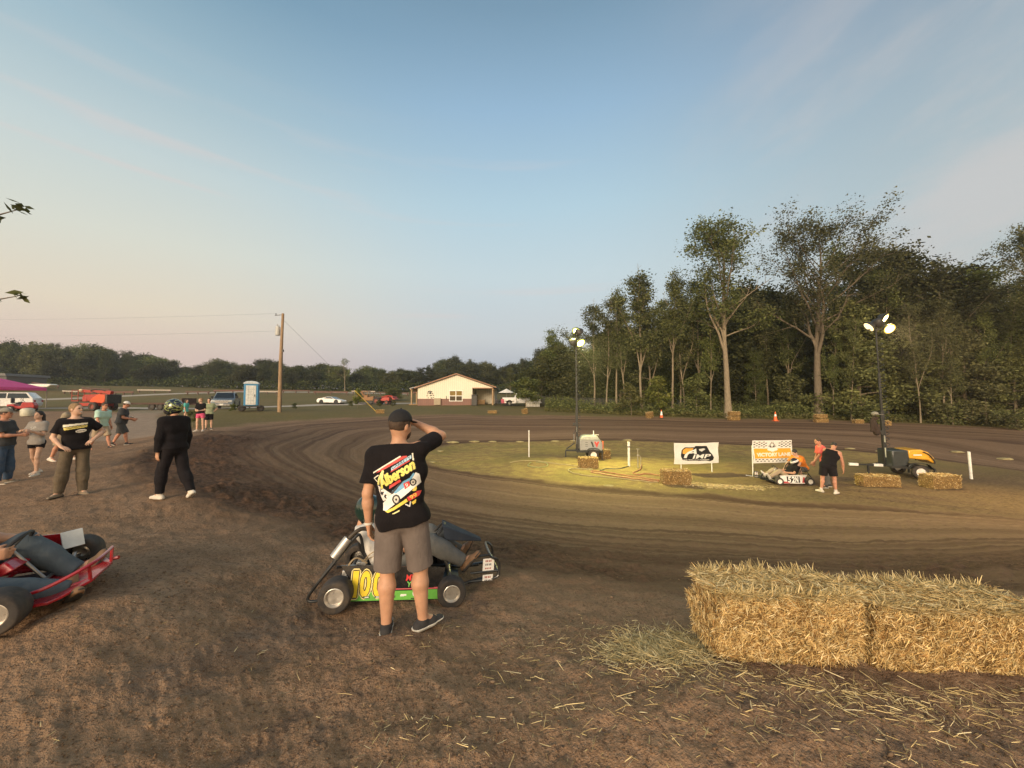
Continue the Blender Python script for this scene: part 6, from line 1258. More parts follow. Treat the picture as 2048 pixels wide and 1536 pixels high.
def put_lamps(t, top, yaw, specs, bar_, mats):
    m = MB(); m.bar(top + np.array([bar_[0], 0, .05]), top + np.array([bar_[1], 0, .05]), .06, .06); m.bar(top + np.array([0, 0, -.1]), top + np.array([bar_[2], 0, .55]), .05, .05); m.build('lamp_crossbar', DKM, t)
    Rz = RM(z=yaw); p = np.array(t.location)
    for (dx, dz, aim, mm, power, colr) in specs:
        c = top + np.array([dx, -.05, dz]); al = Rz.T @ nv(aim); lamp(t, c, al, mm, .30 if mats == 'g' else .25)  # heads oversized, the bloom of the lamps put into their size
        if power:
            L = bpy.data.lights.new('lamp_light', 'SPOT'); L.energy = power; L.color = colr; L.spot_size = R(116); L.spot_blend = 1.0; L.shadow_soft_size = .18; o = link(bpy.data.objects.new('lamp_light', L), t); w = c + al * .10; o.location = tuple(w); o.rotation_euler = Vector(al).to_track_quat('-Z', 'Y').to_euler()
q = at(1180, 921); q[1] += .7; q[2] = float(ground(q[0], q[1])); TY = R(-4); pm = F / q[1]; top_h = P(1160, 676, q[1])[2] - q[2]; t1, top1 = tower('grey light tower trailer with two yellow-green lit lamps standing in the infield grass', q - np.array([.10, 0, 0]), TY, 'g', top_h - .25, -.02, .90)
YG = (.96, .90, .28); WM = (1.0, .72, .30)
put_lamps(t1, top1, TY, ((.26, -.02, (.40, -.72, -.80), GLASS_Y, 5600, YG), (.05, .66, (-.62, -.60, -.76), GLASS_Y, 4800, YG), (-.14, .02, (-.3, .8, -.55), GLASS_OFF, 1100, YG), (.16, .62, (.6, .6, -.6), GLASS_OFF, 900, YG)), (-.25, .25, 0), 'g')
q = at(1839, 958); q[1] += .6; q[2] = float(ground(q[0], q[1])); TY2 = R(-14); top_h = P(1780, 660, q[1])[2] - q[2]; t2, top2 = tower('yellow and black light tower trailer with warm lamps and white wheel', q - np.array([.20, 0, 0]), TY2, 'y', top_h, -.16, .88)
put_lamps(t2, top2, TY2, ((.50, .06, (-.1, -.85, -.5), GLASS_W, 2900, WM), (.34, .55, (.45, -.7, -.5), GLASS_W, 1400, WM), (-.28, .18, (-.75, .2, -.6), GLASS_OFF, 300, WM), (.05, .34, (.4, .7, -.6), GLASS_OFF, 300, WM)), (-.35, .55, .3), None)
# jacket hanging from the winch of the yellow tower
j = np.array(t2.location) + RM(z=TY2) @ (np.array([-.48, 0, .46]) + (top2 - np.array([-.48, 0, .46])) * .27 + np.array([-.26, -.12, 0])); S = SDF((-.2, -.2, -.6), (.2, .2, .3), .02); S.cone((-.03, 0, .15), (.03, 0, .15), .08, k=0); S.cone((-.08, 0, .0), (.06, 0, -.42), .10, .12, k=.05); S.cone((-.1, 0, .1), (-.14, 0, -.35), .05, .05, k=.03); S.wrinkle(.010, 16, 4); o = S.build('jacket', cloth('dark_brown_canvas', (.05, .035, .028))); o.location = tuple(j); tag(o, 'dark jacket hanging on the mast of the yellow light tower', 'jacket')
m = MB(); m.ball((0, 0, .0), (.11, .13, .09), 12, 8); m.prism([(-.1, -.12), (.1, -.12), (.12, -.26), (-.12, -.26)], -.03, -.015); o = m.build('cap', CAPG); o.location = tuple(j + np.array([0, 0, .34])); tag(o, 'pale cap resting on top of the hung jacket by the yellow tower', 'cap')

# ================================================================== banners, posts, hoses, cones
def banner(label, p0, p1, ztop, zbot, art, cell, cat='banner', posts=(), sag=.02, name='banner', feet=None):
    """p0,p1: ground points under the two ends (left, right as seen); heights above ground"""
    p0 = np.asarray(p0); p1 = np.asarray(p1); c = (p0 + p1) / 2; W = math.hypot(*(p1 - p0)[:2]); yaw = math.atan2(p1[1] - p0[1], p1[0] - p0[0]); t = empty(name, c, yaw, label, cat)
    A = Art(W, ztop - zbot, cell, (.74, .72, .66)); art(A); slope = (p1[2] - p0[2]) / W
    fn = lambda a, b: np.stack([a, .018 * np.sin(a * 7 + b * 5) + .012 * np.sin(b * 9), b + (ztop + zbot) / 2 + slope * a * .5 - sag * (1 - (2 * a / W) ** 2)], 1)
    o = A.build('banner_sheet', PRINT, t, fn); sol = o.modifiers.new('cloth', 'SOLIDIFY'); sol.thickness = .004
    wm = MT('white_post_paint', (.72, .70, .64), .5, dirt=.15)
    for (x, z0, z1, r) in posts:
        m = MB(); m.cyl((x, .03, z0), (x, .03, z1), r, n=10); m.build('post', wm, t)
    if feet:
        m = MB(); [m.bar(a, b, .05, .05) for a, b in feet]; m.build('foot', wm, t)
    return t
def imp(A):
    w, h = A.W, A.H; X = lambda u: (u - .5) * w; Y = lambda v: (.5 - v) * h; pl = lambda pts, c: A.poly([(X(a), Y(b)) for a, b in pts], c); K = (.012, .012, .014); Wt = (.74, .72, .66); O = (.72, .36, .06)
    pl([(.18, .32), (.24, .20), (.46, .20), (.48, .14), (.72, .14), (.76, .28), (.79, .42), (.84, .55), (.88, .72), (.86, .84), (.80, .90), (.72, .86), (.30, .84), (.18, .80), (.14, .62), (.16, .46)], K)
    pl([(.20, .34), (.26, .24), (.44, .24), (.40, .34), (.24, .52), (.19, .50)], O); pl([(.21, .70), (.24, .54), (.32, .40), (.46, .30), (.50, .26), (.50, .52), (.44, .52), (.43, .38), (.36, .44), (.30, .56), (.27, .72)], Wt); pl([(.28, .46), (.46, .42), (.46, .47), (.30, .50)], Wt)
    pl([(.56, .30), (.66, .26), (.70, .30), (.66, .36), (.62, .42), (.57, .36)], (.60, .60, .56)); A.text('IMP', X(.605), Y(.64), w * .42, h * .20, Wt, 0, .2, .02)
    pl([(.20, .775), (.78, .80), (.78, .825), (.20, .80)], Wt)
    for k in range(9): pl([(.22 + k * .062, .783), (.265 + k * .062, .785), (.265 + k * .062, .80), (.22 + k * .062, .798)], K)
a = at(1349, 946); b = at(1438, 944); pm = F / a[1]; banner('white banner with a black and orange IMP logo between posts in the infield', a, b, (946 - 886) / pm, (946 - 928) / pm, imp, .010, posts=((-.79, -.0, 1.0, .02), (.80, -.05, 1.05, .022)))
def vict(A):
    w, h = A.W, A.H; X = lambda u: (u - .5) * w; Y = lambda v: (.5 - v) * h; pl = lambda pts, c: A.poly([(X(a), Y(b)) for a, b in pts], c); K = (.07, .06, .045); O = (.78, .36, .03); Wt = (.76, .73, .66)
    for r in range(5):
        for q in range(17):
            if (r + q) % 2 == 0 and abs(q - 8) > 2.5: A.poly([(X(.035 + q * .0565), Y(.05 + r * .055)), (X(.08 + q * .0565), Y(.05 + r * .055)), (X(.07 + q * .0565), Y(.09 + r * .055)), (X(.025 + q * .0565), Y(.09 + r * .055))], K)
    A.ell(X(.5), Y(.20), w * .085, h * .13, Wt)
    for s_ in (-1, 1):
        for k in range(5): A.line([(X(.5), Y(.30)), (X(.5 + s_ * (.02 + .02 * k)), Y(.08 + .045 * k))], .025, K)
    A.ell(X(.5), Y(.22), w * .035, h * .07, Wt); A.line([(X(.44), Y(.31)), (X(.56), Y(.31))], .02, K)
    pl([(.03, .36), (.36, .36), (.42, .44), (.58, .44), (.64, .36), (.97, .36), (.97, .79), (.03, .79)], O); A.ell(X(.5), Y(.41), w * .14, h * .07, Wt); A.line([(X(.46), Y(.49)), (X(.54), Y(.49))], .018, Wt)
    A.text('VICTORY LANE', X(.52), Y(.63), w * .84, h * .16, (.80, .72, .56), 0, 0, .02, grow=A.W / A.nx * .9)
    for r in range(2):
        for q in range(10):
            if True: A.poly([(X(.05 + q * .095 + r * .045), Y(.82 + r * .075)), (X(.10 + q * .095 + r * .045), Y(.82 + r * .075)), (X(.09 + q * .095 + r * .045), Y(.86 + r * .075)), (X(.04 + q * .095 + r * .045), Y(.86 + r * .075))], K)
a = at(1507, 952); b = at(1586, 950); pm = F / a[1]; W_ = math.hypot(*(b - a)[:2]); banner('orange and white checkered VICTORY LANE banner on white legs beside the infield kart', a, b, (952 - 882) / pm, (952 - 927) / pm, vict, .012, posts=((-W_ / 2, -.03, 1.26, .02), (W_ / 2, -.03, 1.26, .02)), feet=(((-W_ / 2 - .20, .18, .0), (-W_ / 2 + .22, -.42, -.03)), ((W_ / 2 - .15, .18, .0), (W_ / 2 + .1, -.30, .0))), sag=.0)
PVC = MT('white_pvc', (.74, .72, .66), .4, dirt=.1)
def post(label, px, pyb, pyt, r, band=False, lean=0.0, name='marker_post'):
    q = at(px, pyb); h = P(px, pyt, q[1])[2] - q[2]; m = MB(); m.cyl((0, 0, -.1), (lean, 0, h), r, r * .98, n=14); m.cyl((lean, 0, h), (lean, 0, h + .012), r * 1.08, r * .9, n=14)
    if band: m.cyl((lean * .8, 0, h * .78), (lean * .8, 0, h * .82), r * 1.12, n=14, mi=1); m.cyl((lean * .8, 0, h * .82), (lean, 0, h), r * 1.1, n=14)
    o = m.build(name, [PVC, DKM]); o.location = tuple(q); return tag(o, label, 'post')
post('plain thin white post in the grass left of the grey light tower', 1058, 914, 861, .032); post('white plastic pipe with a dark clamp right of the grey light tower', 1258, 932, 884, .055, True, name='pipe_post'); post('white post beyond the yellow light tower, leaning slightly', 1943, 958, 904, .045, lean=-.05)
q = at(1276, 936); m = MB(); m.cyl((0, 0, 0), (0, 0, .55), .022, n=10); m.cyl((0, 0, .55), (0, 0, .60), .05, n=10); m.cyl((0, 0, .60), (0, 0, .85), .014, n=8); m.bar((-.07, 0, .86), (.07, 0, .86), .03, .02); m.cyl((.13, 0, -.02), (.13, 0, .50), .016, n=8); m.tube(arc([(0, 0, .52), (.07, 0, .56), (.13, 0, .48)], 8), .016, 6)
o = m.build('water_standpipe', [MT('galvanised', (.33, .30, .25), .5, .5)]); o.location = tuple(q); tag(o, 'metal water standpipe with lever valve where the hoses join', 'standpipe')
def hose(label, pts, r, m_):
    w = [at(*p) for p in pts]; s = arc(w, len(pts) * 8); s[:, 2] = ground(s[:, 0], s[:, 1]) + r * .8; o = MB().tube(s, r, 6).build('garden_hose', m_); return tag(o, label, 'hose')
hose('orange hose running from the standpipe in long loops over the grass', [(1283, 930), (1280, 940), (1266, 946), (1275, 950), (1300, 949), (1320, 953), (1322, 962), (1290, 957), (1240, 950), (1190, 943), (1186, 946), (1230, 953), (1290, 961), (1318, 965)], .028, MT('orange_hose', (.34, .15, .07), .6)); hose('pale yellow hose looping past the small bale', [(1020, 926), (1060, 922), (1110, 928), (1160, 934), (1185, 940), (1150, 938), (1137, 942), (1160, 950), (1230, 957), (1290, 964), (1316, 966)], .026, MT('straw_hose', (.33, .26, .12), .6)); hose('yellow-green hose coil on the grass right of the thin white post', [(1062, 926), (1056, 932), (1075, 936), (1094, 933), (1092, 927), (1072, 925)], .026, MT('green_hose', (.27, .26, .10), .6)); hose('dark hose from the white pipe to the standpipe', [(1257, 933), (1240, 938), (1215, 938), (1200, 942)], .024, MT('dark_hose', (.12, .11, .07), .6))
def cone(label, px, pyb, h, small):
    q = at(px, pyb); t = empty('traffic_cone', q, 0, label, 'traffic cone'); o_ = MT('cone_orange', (.80, .14, .03), .55); w_ = MT('cone_white', (.78, .76, .72), .5); b = h * .30; f = lambda z: .17 * h * (1 - z / h) + .03
    m = MB(); m.box((0, 0, .02), (h * .5, h * .5, .04)); m.build('base', o_ if not small else DKM, t)
    m = MB(); m.lathe([(f(.04), .04), (f(h), h)], 16); c = m.build('cone_body', o_, t)
    m = MB(); z0, z1 = (.50, .72) if not small else (.35, .80); m.lathe([(f(h * z0) + .004, h * z0), (f(h * z1) + .004, h * z1)], 16); m.build('reflective_band', w_, c)
cone('small mostly white traffic cone beside the tilted bale', 1323, 836, .85, True); cone('orange traffic cone with white band on the track edge between the bale stacks', 1551, 842, .9, False)
# pale stones / chunks of the infield border
g3 = 'pale chunks along the infield edge'
for px, py, w in ((905, 886, 28), (948, 884, 22), (985, 884, 18), (1040, 884, 16), (1110, 883, 18), (1146, 882, 14), (1254, 881, 20), (880, 903, 18), (1420, 889, 16), (1700, 898, 20), (1760, 903, 18), (1915, 905, 24), (2010, 919, 26), (865, 925, 16), (1217, 973, 24), (985, 949, 16)):
    q = at(px, py); s = w / (F / q[1]) / 2; m = MB(); m.ball((0, 0, 0), (s, s * .7, s * .22), 10, 6); v = np.array(m.v) * (1 + .25 * npr.normal(size=(len(m.v), 1)) * .4); m.v = list(map(tuple, v)); o = m.build('mound', MT('pale_clay', (.32, .26, .13), .95, var=.3, scale=3, spec=.1)); o.location = tuple(q + np.array([0, 0, s * .06])); tag(o, 'small pale clump of clay on the border of the infield' if w != 24 or px != 1217 else 'bright pale clump on the near infield edge below the small bale', 'clay clump', g3 if not (w == 24 and px == 1217) else None)
# ================================================================== buildings and vehicles in the distance
def sided(name, c0, c1, pitch):
    m, t, b = new_mat(name); tc = t.node('ShaderNodeTexCoord').outputs['Object']; sx = t.node('ShaderNodeSeparateXYZ', Vector=tc); k = t.math('PINGPONG', t.math('ADD', sx.outputs['X'], sx.outputs['Y']), pitch / 2)
    l = t.mapr(k, 0, pitch * .12, 0, 1); c = t.mix(t.mapr(t.noise(tc, .8, 4), .3, .7), c0, c1); t.set(b.inputs['Base Color'], t.mix(l, tuple(v * .72 for v in c0), c)); b.inputs['Roughness'].default_value = .5; t.set(b.inputs['Normal'], t.bump(l, .6, .02)); return m
def house():
    Y = 58.0; L = on(836, Y); Rr = on(985, Y); c = (L + Rr) / 2; z = float(ground(c[0], c[1])) - .05; W = Rr[0] - L[0]; t = empty('house', (c[0], c[1], z), 0, 'cream metal-sided house with red-brown skirt, porch and covered corner bay', 'house'); pm = F / Y
    X = lambda px: (px - 1024) / pm - c[0]; Z = lambda py: P(1000, py, Y)[2] - z; D = 14.0
    wall = sided('cream_siding', (.70, .64, .50), (.76, .70, .55), .30); skirt = sided('red_brown_siding', (.16, .070, .048), (.22, .10, .07), .30); trim = MT('brown_trim', (.30, .155, .085), .6); dark = MT('dark_opening', (.03, .025, .02), .9)
    xl, xr, xo = X(836), X(987), X(945); ze, zp, zs = Z(775), Z(750), Z(797.5); xp = X(913.5); zo = Z(776.5)
    m = MB(); rot = RM(x=R(90))
    m.prism([(xl, zs), (xo, zs), (xo, zo), (xr, zo), (xr, ze - .03), (xp, zp), (xl, ze - .03)], 0, .18, rot)      # gable face
    m.box((xl + .09, D / 2 + .1, (zs + ze) / 2), (.18, D, ze - zs - .1)); m.box((xr - .09, 9.2, (ze) / 2), (.18, 9.4, ze - .1)); m.box(((xl + xr) / 2, D, ze / 2), (xr - xl - .4, .18, ze - .1)); m.box((xo - .09, 2.3, ze / 2), (.18, 4.2, ze - .12)); m.box(((xo + xr) / 2, 4.5, ze / 2), (xr - xo - .3, .18, ze - .12))
    w = m.build('wall', wall, t, smooth=0)
    m = MB(); m.box(((xl + xo) / 2, -.08, zs / 2), (xo - xl, .24, zs)); m.box((xl + .05, D / 2 + .1, zs / 2), (.22, D - .2, zs)); m.build('skirting', skirt, t, smooth=0)
    m = MB(); ov = .45; sl = (zp - ze) / (xr - xp)
    for sg, xe in ((-1, xl - ov), (1, xr + ov)):
        a = np.array([xp, zp + .10]); b = np.array([xe, zp + .10 - abs(xe - xp) * sl]); m.prism([tuple(a), tuple(b), (b[0], b[1] + .12), (a[0], a[1] + .12)], -D - .3, .55, RM(x=R(90)))
    r = m.build('roof', MT('grey_metal_roof', (.20, .20, .21), .45, .3), t, smooth=0)
    m = MB()
    for sg, xe in ((-1, xl - ov), (1, xr + ov)):
        a = np.array([xp, zp + .07]); b = np.array([xe, zp + .07 - abs(xe - xp) * sl]); m.prism([tuple(a), tuple(b), (b[0], b[1] + .17), (a[0], a[1] + .17)], .555, .62, RM(x=R(90)))
    m.box(((xo + xr) / 2, -.10, zo + .02), (xr - xo, .24, .14)); m.build('fascia', trim, r, smooth=0)
    m = MB(); m.box((xr - .12, -.10, zo / 2), (.20, .20, zo)); m.box((xr - .12, 2.2, zo / 2), (.20, .20, zo)); m.build('post', MT('raw_post_timber', (.36, .24, .13), .8), t, smooth=0)
    m = MB()
    for k in range(6): m.box((xr - .2, 4.3 - .62 * k, 1.2), (.06, .10, 2.3))
    m.box((xo + 1.0, 3.0, .45), (1.4, .8, .9)); m.build('bay_shelving', MT('dim_timber', (.30, .19, .09), .8), t, smooth=0)
    # window pair
    x0, x1, z0, z1 = X(899.5), X(925), Z(802), Z(781.5); m = MB(); wt = MT('white_vinyl', (.74, .72, .66), .4)
    for x in (x0, (x0 + x1) / 2, x1): m.box((x, -.225, (z0 + z1) / 2), (.11, .09, z1 - z0))
    for zz in (z0, (z0 + z1) / 2, z1): m.box(((x0 + x1) / 2, -.23, zz), (x1 - x0 + .11, .09, .10))
    f = m.build('window', wt, t, smooth=0)
    for k in range(4):
        xa = x0 + (x1 - x0) * (k % 2) / 2; za = z0 + (z1 - z0) * (k // 2) / 2; m = MB(); m.box((xa + (x1 - x0) / 4, -.20, za + (z1 - z0) / 4), ((x1 - x0) / 2 - .1, .03, (z1 - z0) / 2 - .09)); m.build('pane', MT('amber_pane', (.20, .13, .03), .12) if k > 1 else MT('dark_pane', (.05, .035, .018), .1), f, smooth=0)
    # dark metal wall ornament: horse-like scatter of leaves and a figure kept abstract
    A = Art(1.25, 1.3, .05); K = (.02, .018, .015)
    for a, b, c_, d, r_ in ((-.2, .45, .28, .07, .5), (.15, .42, .2, .08, -.3), (.0, .2, .16, .16, 0), (-.35, .15, .16, .05, 1.1), (.35, .12, .14, .05, -.7), (.5, -.15, .12, .05, .2), (-.45, -.2, .14, .05, -.4), (.1, -.15, .2, .07, .3), (-.3, -.5, .10, .06, .2), (.2, -.52, .12, .06, -.2), (.48, -.45, .1, .05, .6)): A.ell(a, b, c_, d, K, r_)
    xd, zd = X(861), Z(789); o = A.build('wall_ornament', PRINT, t, lambda a, b: np.stack([a + xd, np.full_like(a, -.215), b + zd], 1))
    m = MB(); m.box((X(876), -.36, Z(803.2)), (1.0, .35, 1.0)); m.build('meter_cabinet', MT('tan_cabinet', (.34, .27, .18), .6), t, bevel=.02); m = MB(); m.tube([(X(893), -.22, Z(792)), (X(894), -.22, Z(799))], .04, 8); m.build('conduit', DKM, t)
    # porch on the left side
    m = MB(); xa, xb = X(811), xl - .05; m.prism([(xa, Z(777)), (xb, Z(771)), (xb, Z(771) + .12), (xa, Z(777) + .12)], -9, -2.0, RM(x=R(90))); p = m.build('porch_roof', MT('grey_metal_roof', (.20, .20, .21), .45), t, smooth=0)
    m = MB(); [m.box((xa + .35, y, Z(778) / 2), (.20, .20, Z(778))) for y in (2.2, 5.4, 8.7)]; m.box((xa + .25, 5.4, Z(778)), (.2, 6.8, .25)); m.build('porch_post', MT('raw_post_timber', (.36, .24, .13), .8), t, smooth=0)
    m = MB(); m.box(((xa + xb) / 2, 5.4, .1), (xb - xa, 7, .2)); m.build('porch_floor', MT('dim_timber', (.30, .19, .09), .8), t, smooth=0)
house()
def thing_at(name, px, py, label, cat, yaw=0.0, Y=None):
    q = at(px, py) if Y is None else on(px, Y); return empty(name, q, yaw, label, cat), q
# patio things
t, q = thing_at('air_unit', 949, 812, 'dark boxy generator unit standing at the corner of the house bay', 'generator', 0, 56.4); m = MB(); m.box((0, 0, .75), (.8, .8, 1.5)); m.build('housing', DKM, t, bevel=.04); m = MB(); m.box((0, 0, 1.56), (.88, .88, .10)); m.build('lid', DKM, t, bevel=.02)
t, q = thing_at('patio_umbrella', 1013, 808, 'white patio umbrella standing open right of the house', 'umbrella', 0, 57); m = MB(); m.cyl((0, 0, 0), (0, 0, 2.5), .03, n=8); m.build('pole', STEEL, t); m = MB(); m.lathe([(1.25, 1.85), (.05, 2.45), (.001, 2.5)], 8); m.lathe([(1.25, 1.84), (.05, 2.43)], 8); m.build('canopy', MT('white_canvas', (.72, .69, .62), .8), t, smooth=0); m = MB(); m.cyl((0, 0, 0), (0, 0, .12), .3, n=14); m.build('base', DKM, t)
for px, Y, lb in ((1000, 55.5, 'dark patio table beside the house bay'), (1020, 55, 'patio table below the white umbrella')):
    t, q = thing_at('patio_table', px, 0, lb, 'table', .4, Y); m = MB(); m.box((0, 0, .73), (1.5, .8, .05)); m.build('tabletop', MT('dark_resin', (.04, .035, .03), .6), t, bevel=.01); [MB().bar((sx * .65, sy * .32, 0), (sx * .65, sy * .32, .71), .06, .06).build('leg', DKM, t) for sx in (-1, 1) for sy in (-1, 1)]
for px, Y, colr, lb in ((994, 54.8, (.06, .05, .05), 'dark folding chair by the patio table'), (1007, 54.5, (.55, .12, .16), 'red-pink folding chair by the patio'), (1028, 54.2, (.62, .6, .56), 'white folding chair by the patio')):
    t, q = thing_at('folding_chair', px, 0, lb, 'chair', rnd.uniform(-1, 1), Y); m = MB(); m.box((0, 0, .45), (.5, .48, .05)); m.build('seat', MT('fold_' + str(px), colr, .7), t); m = MB(); m.box((0, .24, .75), (.5, .05, .5), RM(x=R(-8))); m.build('backrest', MT('fold_' + str(px), colr, .7), t); [MB().bar((sx * .22, sy * .2, 0), (sx * .22, -sy * .05, .43), .03, .03).build('leg', DKM, t) for sx in (-1, 1) for sy in (-1, 1)]
t, q = thing_at('pallet_fence', 1066, 0, 'row of white boards fencing the patio before the white pickup', 'fence', 0, 54); [MB().box((x, 0, .42), (.16, .03, .84)).build('board', PVC, t, smooth=0) for x in np.arange(-.85, .9, .21)]; m = MB(); m.box((0, .03, .25), (1.9, .04, .1)); m.box((0, .03, .68), (1.9, .04, .1)); m.build('rail', PVC, t, smooth=0)

# ---- road vehicles: outline lofted across the width
def vehicle(label, pos, yaw, L, prof, glass, width, paint, wheels, cat='car', name='parked_car', wr_=.34, pillar=.80, lights=True, rimm=None, extra=None):
    """prof: side outline (x,z) clockwise from front bottom; cabin narrows towards the roof"""
    t = empty(name, pos, yaw, label, cat); zt = max(z for _, z in prof); zb = .62 * zt
    def half(z): return width / 2 * (1 - (1 - pillar) * max(0, (z - zb) / (zt - zb)) ** 1.0) * (1 - .06 * max(0, (.45 - z) / .45))
    n = len(prof); st = [-1, -.86, .86, 1]; vs = []
    for k in st:
        for x, z in prof: kk = k; vs.append((x * (1 if abs(k) < 1 else .985), kk * half(z), z - (.02 if abs(k) == 1 and z > zb else 0)))
    fs = [(i + j * n, (i + 1) % n + j * n, (i + 1) % n + (j + 1) * n, i + (j + 1) * n) for j in range(len(st) - 1) for i in range(n)] + [tuple(range(n))[::-1], tuple(range((len(st) - 1) * n, len(st) * n))]
    m = MB(); m.add(vs, fs); b = m.build('body', paint, t, smooth=30, bevel=.03)
    gm = MT('car_glass', (.015, .018, .02), .05, coat=.5)
    for pts in glass:
        if len(pts[0]) == 2:      # side windows on both sides
            for sg in (-1, 1): m = MB(); vs = [(x, sg * (half(z) + .012), z) for x, z in pts] + [(x, sg * (half(z) - .03), z) for x, z in pts]; k = len(pts); m.add(vs, [tuple(range(k)), tuple(range(2 * k - 1, k - 1, -1))] + [(i, (i + 1) % k, k + (i + 1) % k, k + i) for i in range(k)]); m.build('side_window', gm, t, smooth=0)
        else:
            (xa, za, _), (xb, zb_, _) = pts; m = MB(); nx_ = nv(np.array([zb_ - za, 0, -(xb - xa)])); nx_ = nx_ if nx_[2] > 0 or abs(nx_[0]) > .5 and nx_[2] >= 0 else -nx_; o_ = nx_ * .018
            q = [np.array([xa, -half(za) * .9, za]) + o_, np.array([xa, half(za) * .9, za]) + o_, np.array([xb, half(zb_) * .9, zb_]) + o_, np.array([xb, -half(zb_) * .9, zb_]) + o_]; m.add(q + [v - o_ * 2.5 for v in q], [(0, 1, 2, 3), (7, 6, 5, 4), (0, 4, 5, 1), (1, 5, 6, 2), (2, 6, 7, 3), (3, 7, 4, 0)]); m.build('windscreen', gm, t, smooth=0)
    tm = MT('car_tyre', (.02, .02, .02), .8, dirt=.15); rm = rimm or MT('alloy_rim', (.50, .49, .47), .35, .6)
    for x in wheels:
        for sg in (-1, 1):
            m = MB(); m.at(RM(x=R(-90)), (x, sg * (width / 2 - .10), wr_)); m.lathe([(.60 * wr_, -.11), (.95 * wr_, -.11), (wr_, -.06), (wr_, .06), (.95 * wr_, .11), (.60 * wr_, .11)], 24, closed=True); w = m.build('wheel', tm, t, smooth=50)
            m = MB(); m.at(RM(x=R(-90)), (x, sg * (width / 2 - .10), wr_)); m.lathe([(.62 * wr_, sg * .09), (.5 * wr_, sg * .06), (.15 * wr_, sg * .08), (.001, sg * .09)], 20); [m.box((.36 * wr_ * math.cos(a), .36 * wr_ * math.sin(a), sg * .09), (.5 * wr_, .12 * wr_, .03), RM(z=a)) for a in np.arange(5) * 1.2566]; m.build('rim', rm, w)
            m = MB(); m.at(RM(x=R(-90)), (x, sg * (width / 2 - .02), wr_ + .02)); m.lathe([(wr_ * 1.0, -.02), (wr_ * 1.14, .0), (wr_ * 1.14, .026), (wr_, .03)], 24); m.build('wheel_arch', MT('arch_black', (.012, .012, .012), .7), t)
    xf = max(x for x, _ in prof); xr_ = min(x for x, _ in prof)
    if lights:
        for sg in (-1, 1):
            m = MB(); m.box((xf - .04, sg * width * .36, lights), (.12, width * .17, .14)); m.build('headlight', MT('headlight_glass', (.55, .55, .52), .1, coat=.5), t, bevel=.02); m = MB(); m.box((xr_ + .03, sg * width * .38, lights + .08), (.10, width * .14, .20)); m.build('tail_light', MT('tail_red', (.30, .02, .02), .25), t, bevel=.02)
    if extra: extra(t)
    return t
PICK = [(2.75, .38), (2.80, .70), (2.72, 1.02), (1.45, 1.16), (.75, 1.78), (-.75, 1.80), (-1.02, 1.22), (-2.72, 1.20), (-2.78, .55), (-2.6, .40)]
PGL = [[(1.20, 1.20), (.68, 1.68), (.05, 1.71), (.05, 1.20)], [(-.05, 1.20), (-.05, 1.71), (-.66, 1.71), (-.88, 1.22)], ((1.42, 1.17, 0), (.80, 1.74, 0))]
def grille(t):
    m = MB(); m.box((2.77, 0, .78), (.10, 1.15, .34)); m.build('grille', MT('chrome_dull', (.45, .45, .46), .3, .8), t, bevel=.02); m = MB(); m.box((2.80, 0, .46), (.20, 1.9, .2)); m.build('bumper', MT('chrome_dull', (.4, .4, .4), .3, .8), t, bevel=.03); m = MB(); m.box((2.905, 0, .50), (.01, .32, .16)); m.build('licence_plate', PVC, t)
    for sg in (-1, 1): m = MB(); m.box((1.15, sg * 1.10, 1.28), (.14, .22, .22)); m.build('mirror', MT('arch_black', (.012, .012, .012), .7), t, bevel=.02)
q = at(432, 818); vehicle('silver-blue pickup truck parked facing the track behind the couple', q + np.array([0, 1.5, 0]), R(-62), 5.6, PICK, PGL, 1.98, MT('silver_blue_paint', (.16, .20, .24), .3, .4, coat=.6, dirt=.08), (1.75, -1.75), 'pickup truck', 'pickup_truck', .40, .80, .86, extra=grille)
q = on(1042, 56); vehicle('white pickup truck parked behind the patio boards right of the house', q, R(4), 5.6, PICK, PGL, 1.95, MT('white_car_paint', (.72, .70, .66), .3, coat=.6), (1.75, -1.75), 'pickup truck', 'pickup_truck', .40, .80, .86, extra=grille)
SPORT = [(2.20, .22), (2.28, .45), (2.05, .66), (1.0, .86), (.35, 1.20), (-.45, 1.24), (-1.35, 1.02), (-2.05, .96), (-2.2, .70), (-2.15, .28)]
q = on(664, 66); vehicle('white low sports car parked along the gravel road', q, R(-8), 4.5, SPORT, [[(.85, .88), (.33, 1.14), (-.42, 1.16), (-.95, .96)], ((1.0, .87, 0), (.36, 1.20, 0)), ((-1.35, 1.03, 0), (-.46, 1.24, 0))], 1.88, MT('white_car_paint', (.72, .70, .66), .3, coat=.6), (1.38, -1.32), 'sports car', 'sports_car', .34, .70, .55, rimm=MT('black_rim', (.03, .03, .03), .4))
SUV = [(2.3, .32), (2.36, .70), (2.2, 1.0), (1.25, 1.12), (.55, 1.72), (-1.8, 1.74), (-2.25, 1.15), (-2.32, .6), (-2.2, .35)]
q = on(12, 39); vehicle('white car parked under the pink canopy at the left photo edge', q, R(-150), 4.7, SUV, [[(1.0, 1.14), (.5, 1.62), (-.4, 1.64), (-.4, 1.14)], [(-.5, 1.14), (-.5, 1.64), (-1.7, 1.64), (-2.0, 1.16)], ((1.22, 1.13, 0), (.58, 1.70, 0))], 1.85, MT('white_car_paint', (.72, .70, .66), .3, coat=.6), (1.45, -1.45), 'car', 'parked_car', .36, .80, .78)
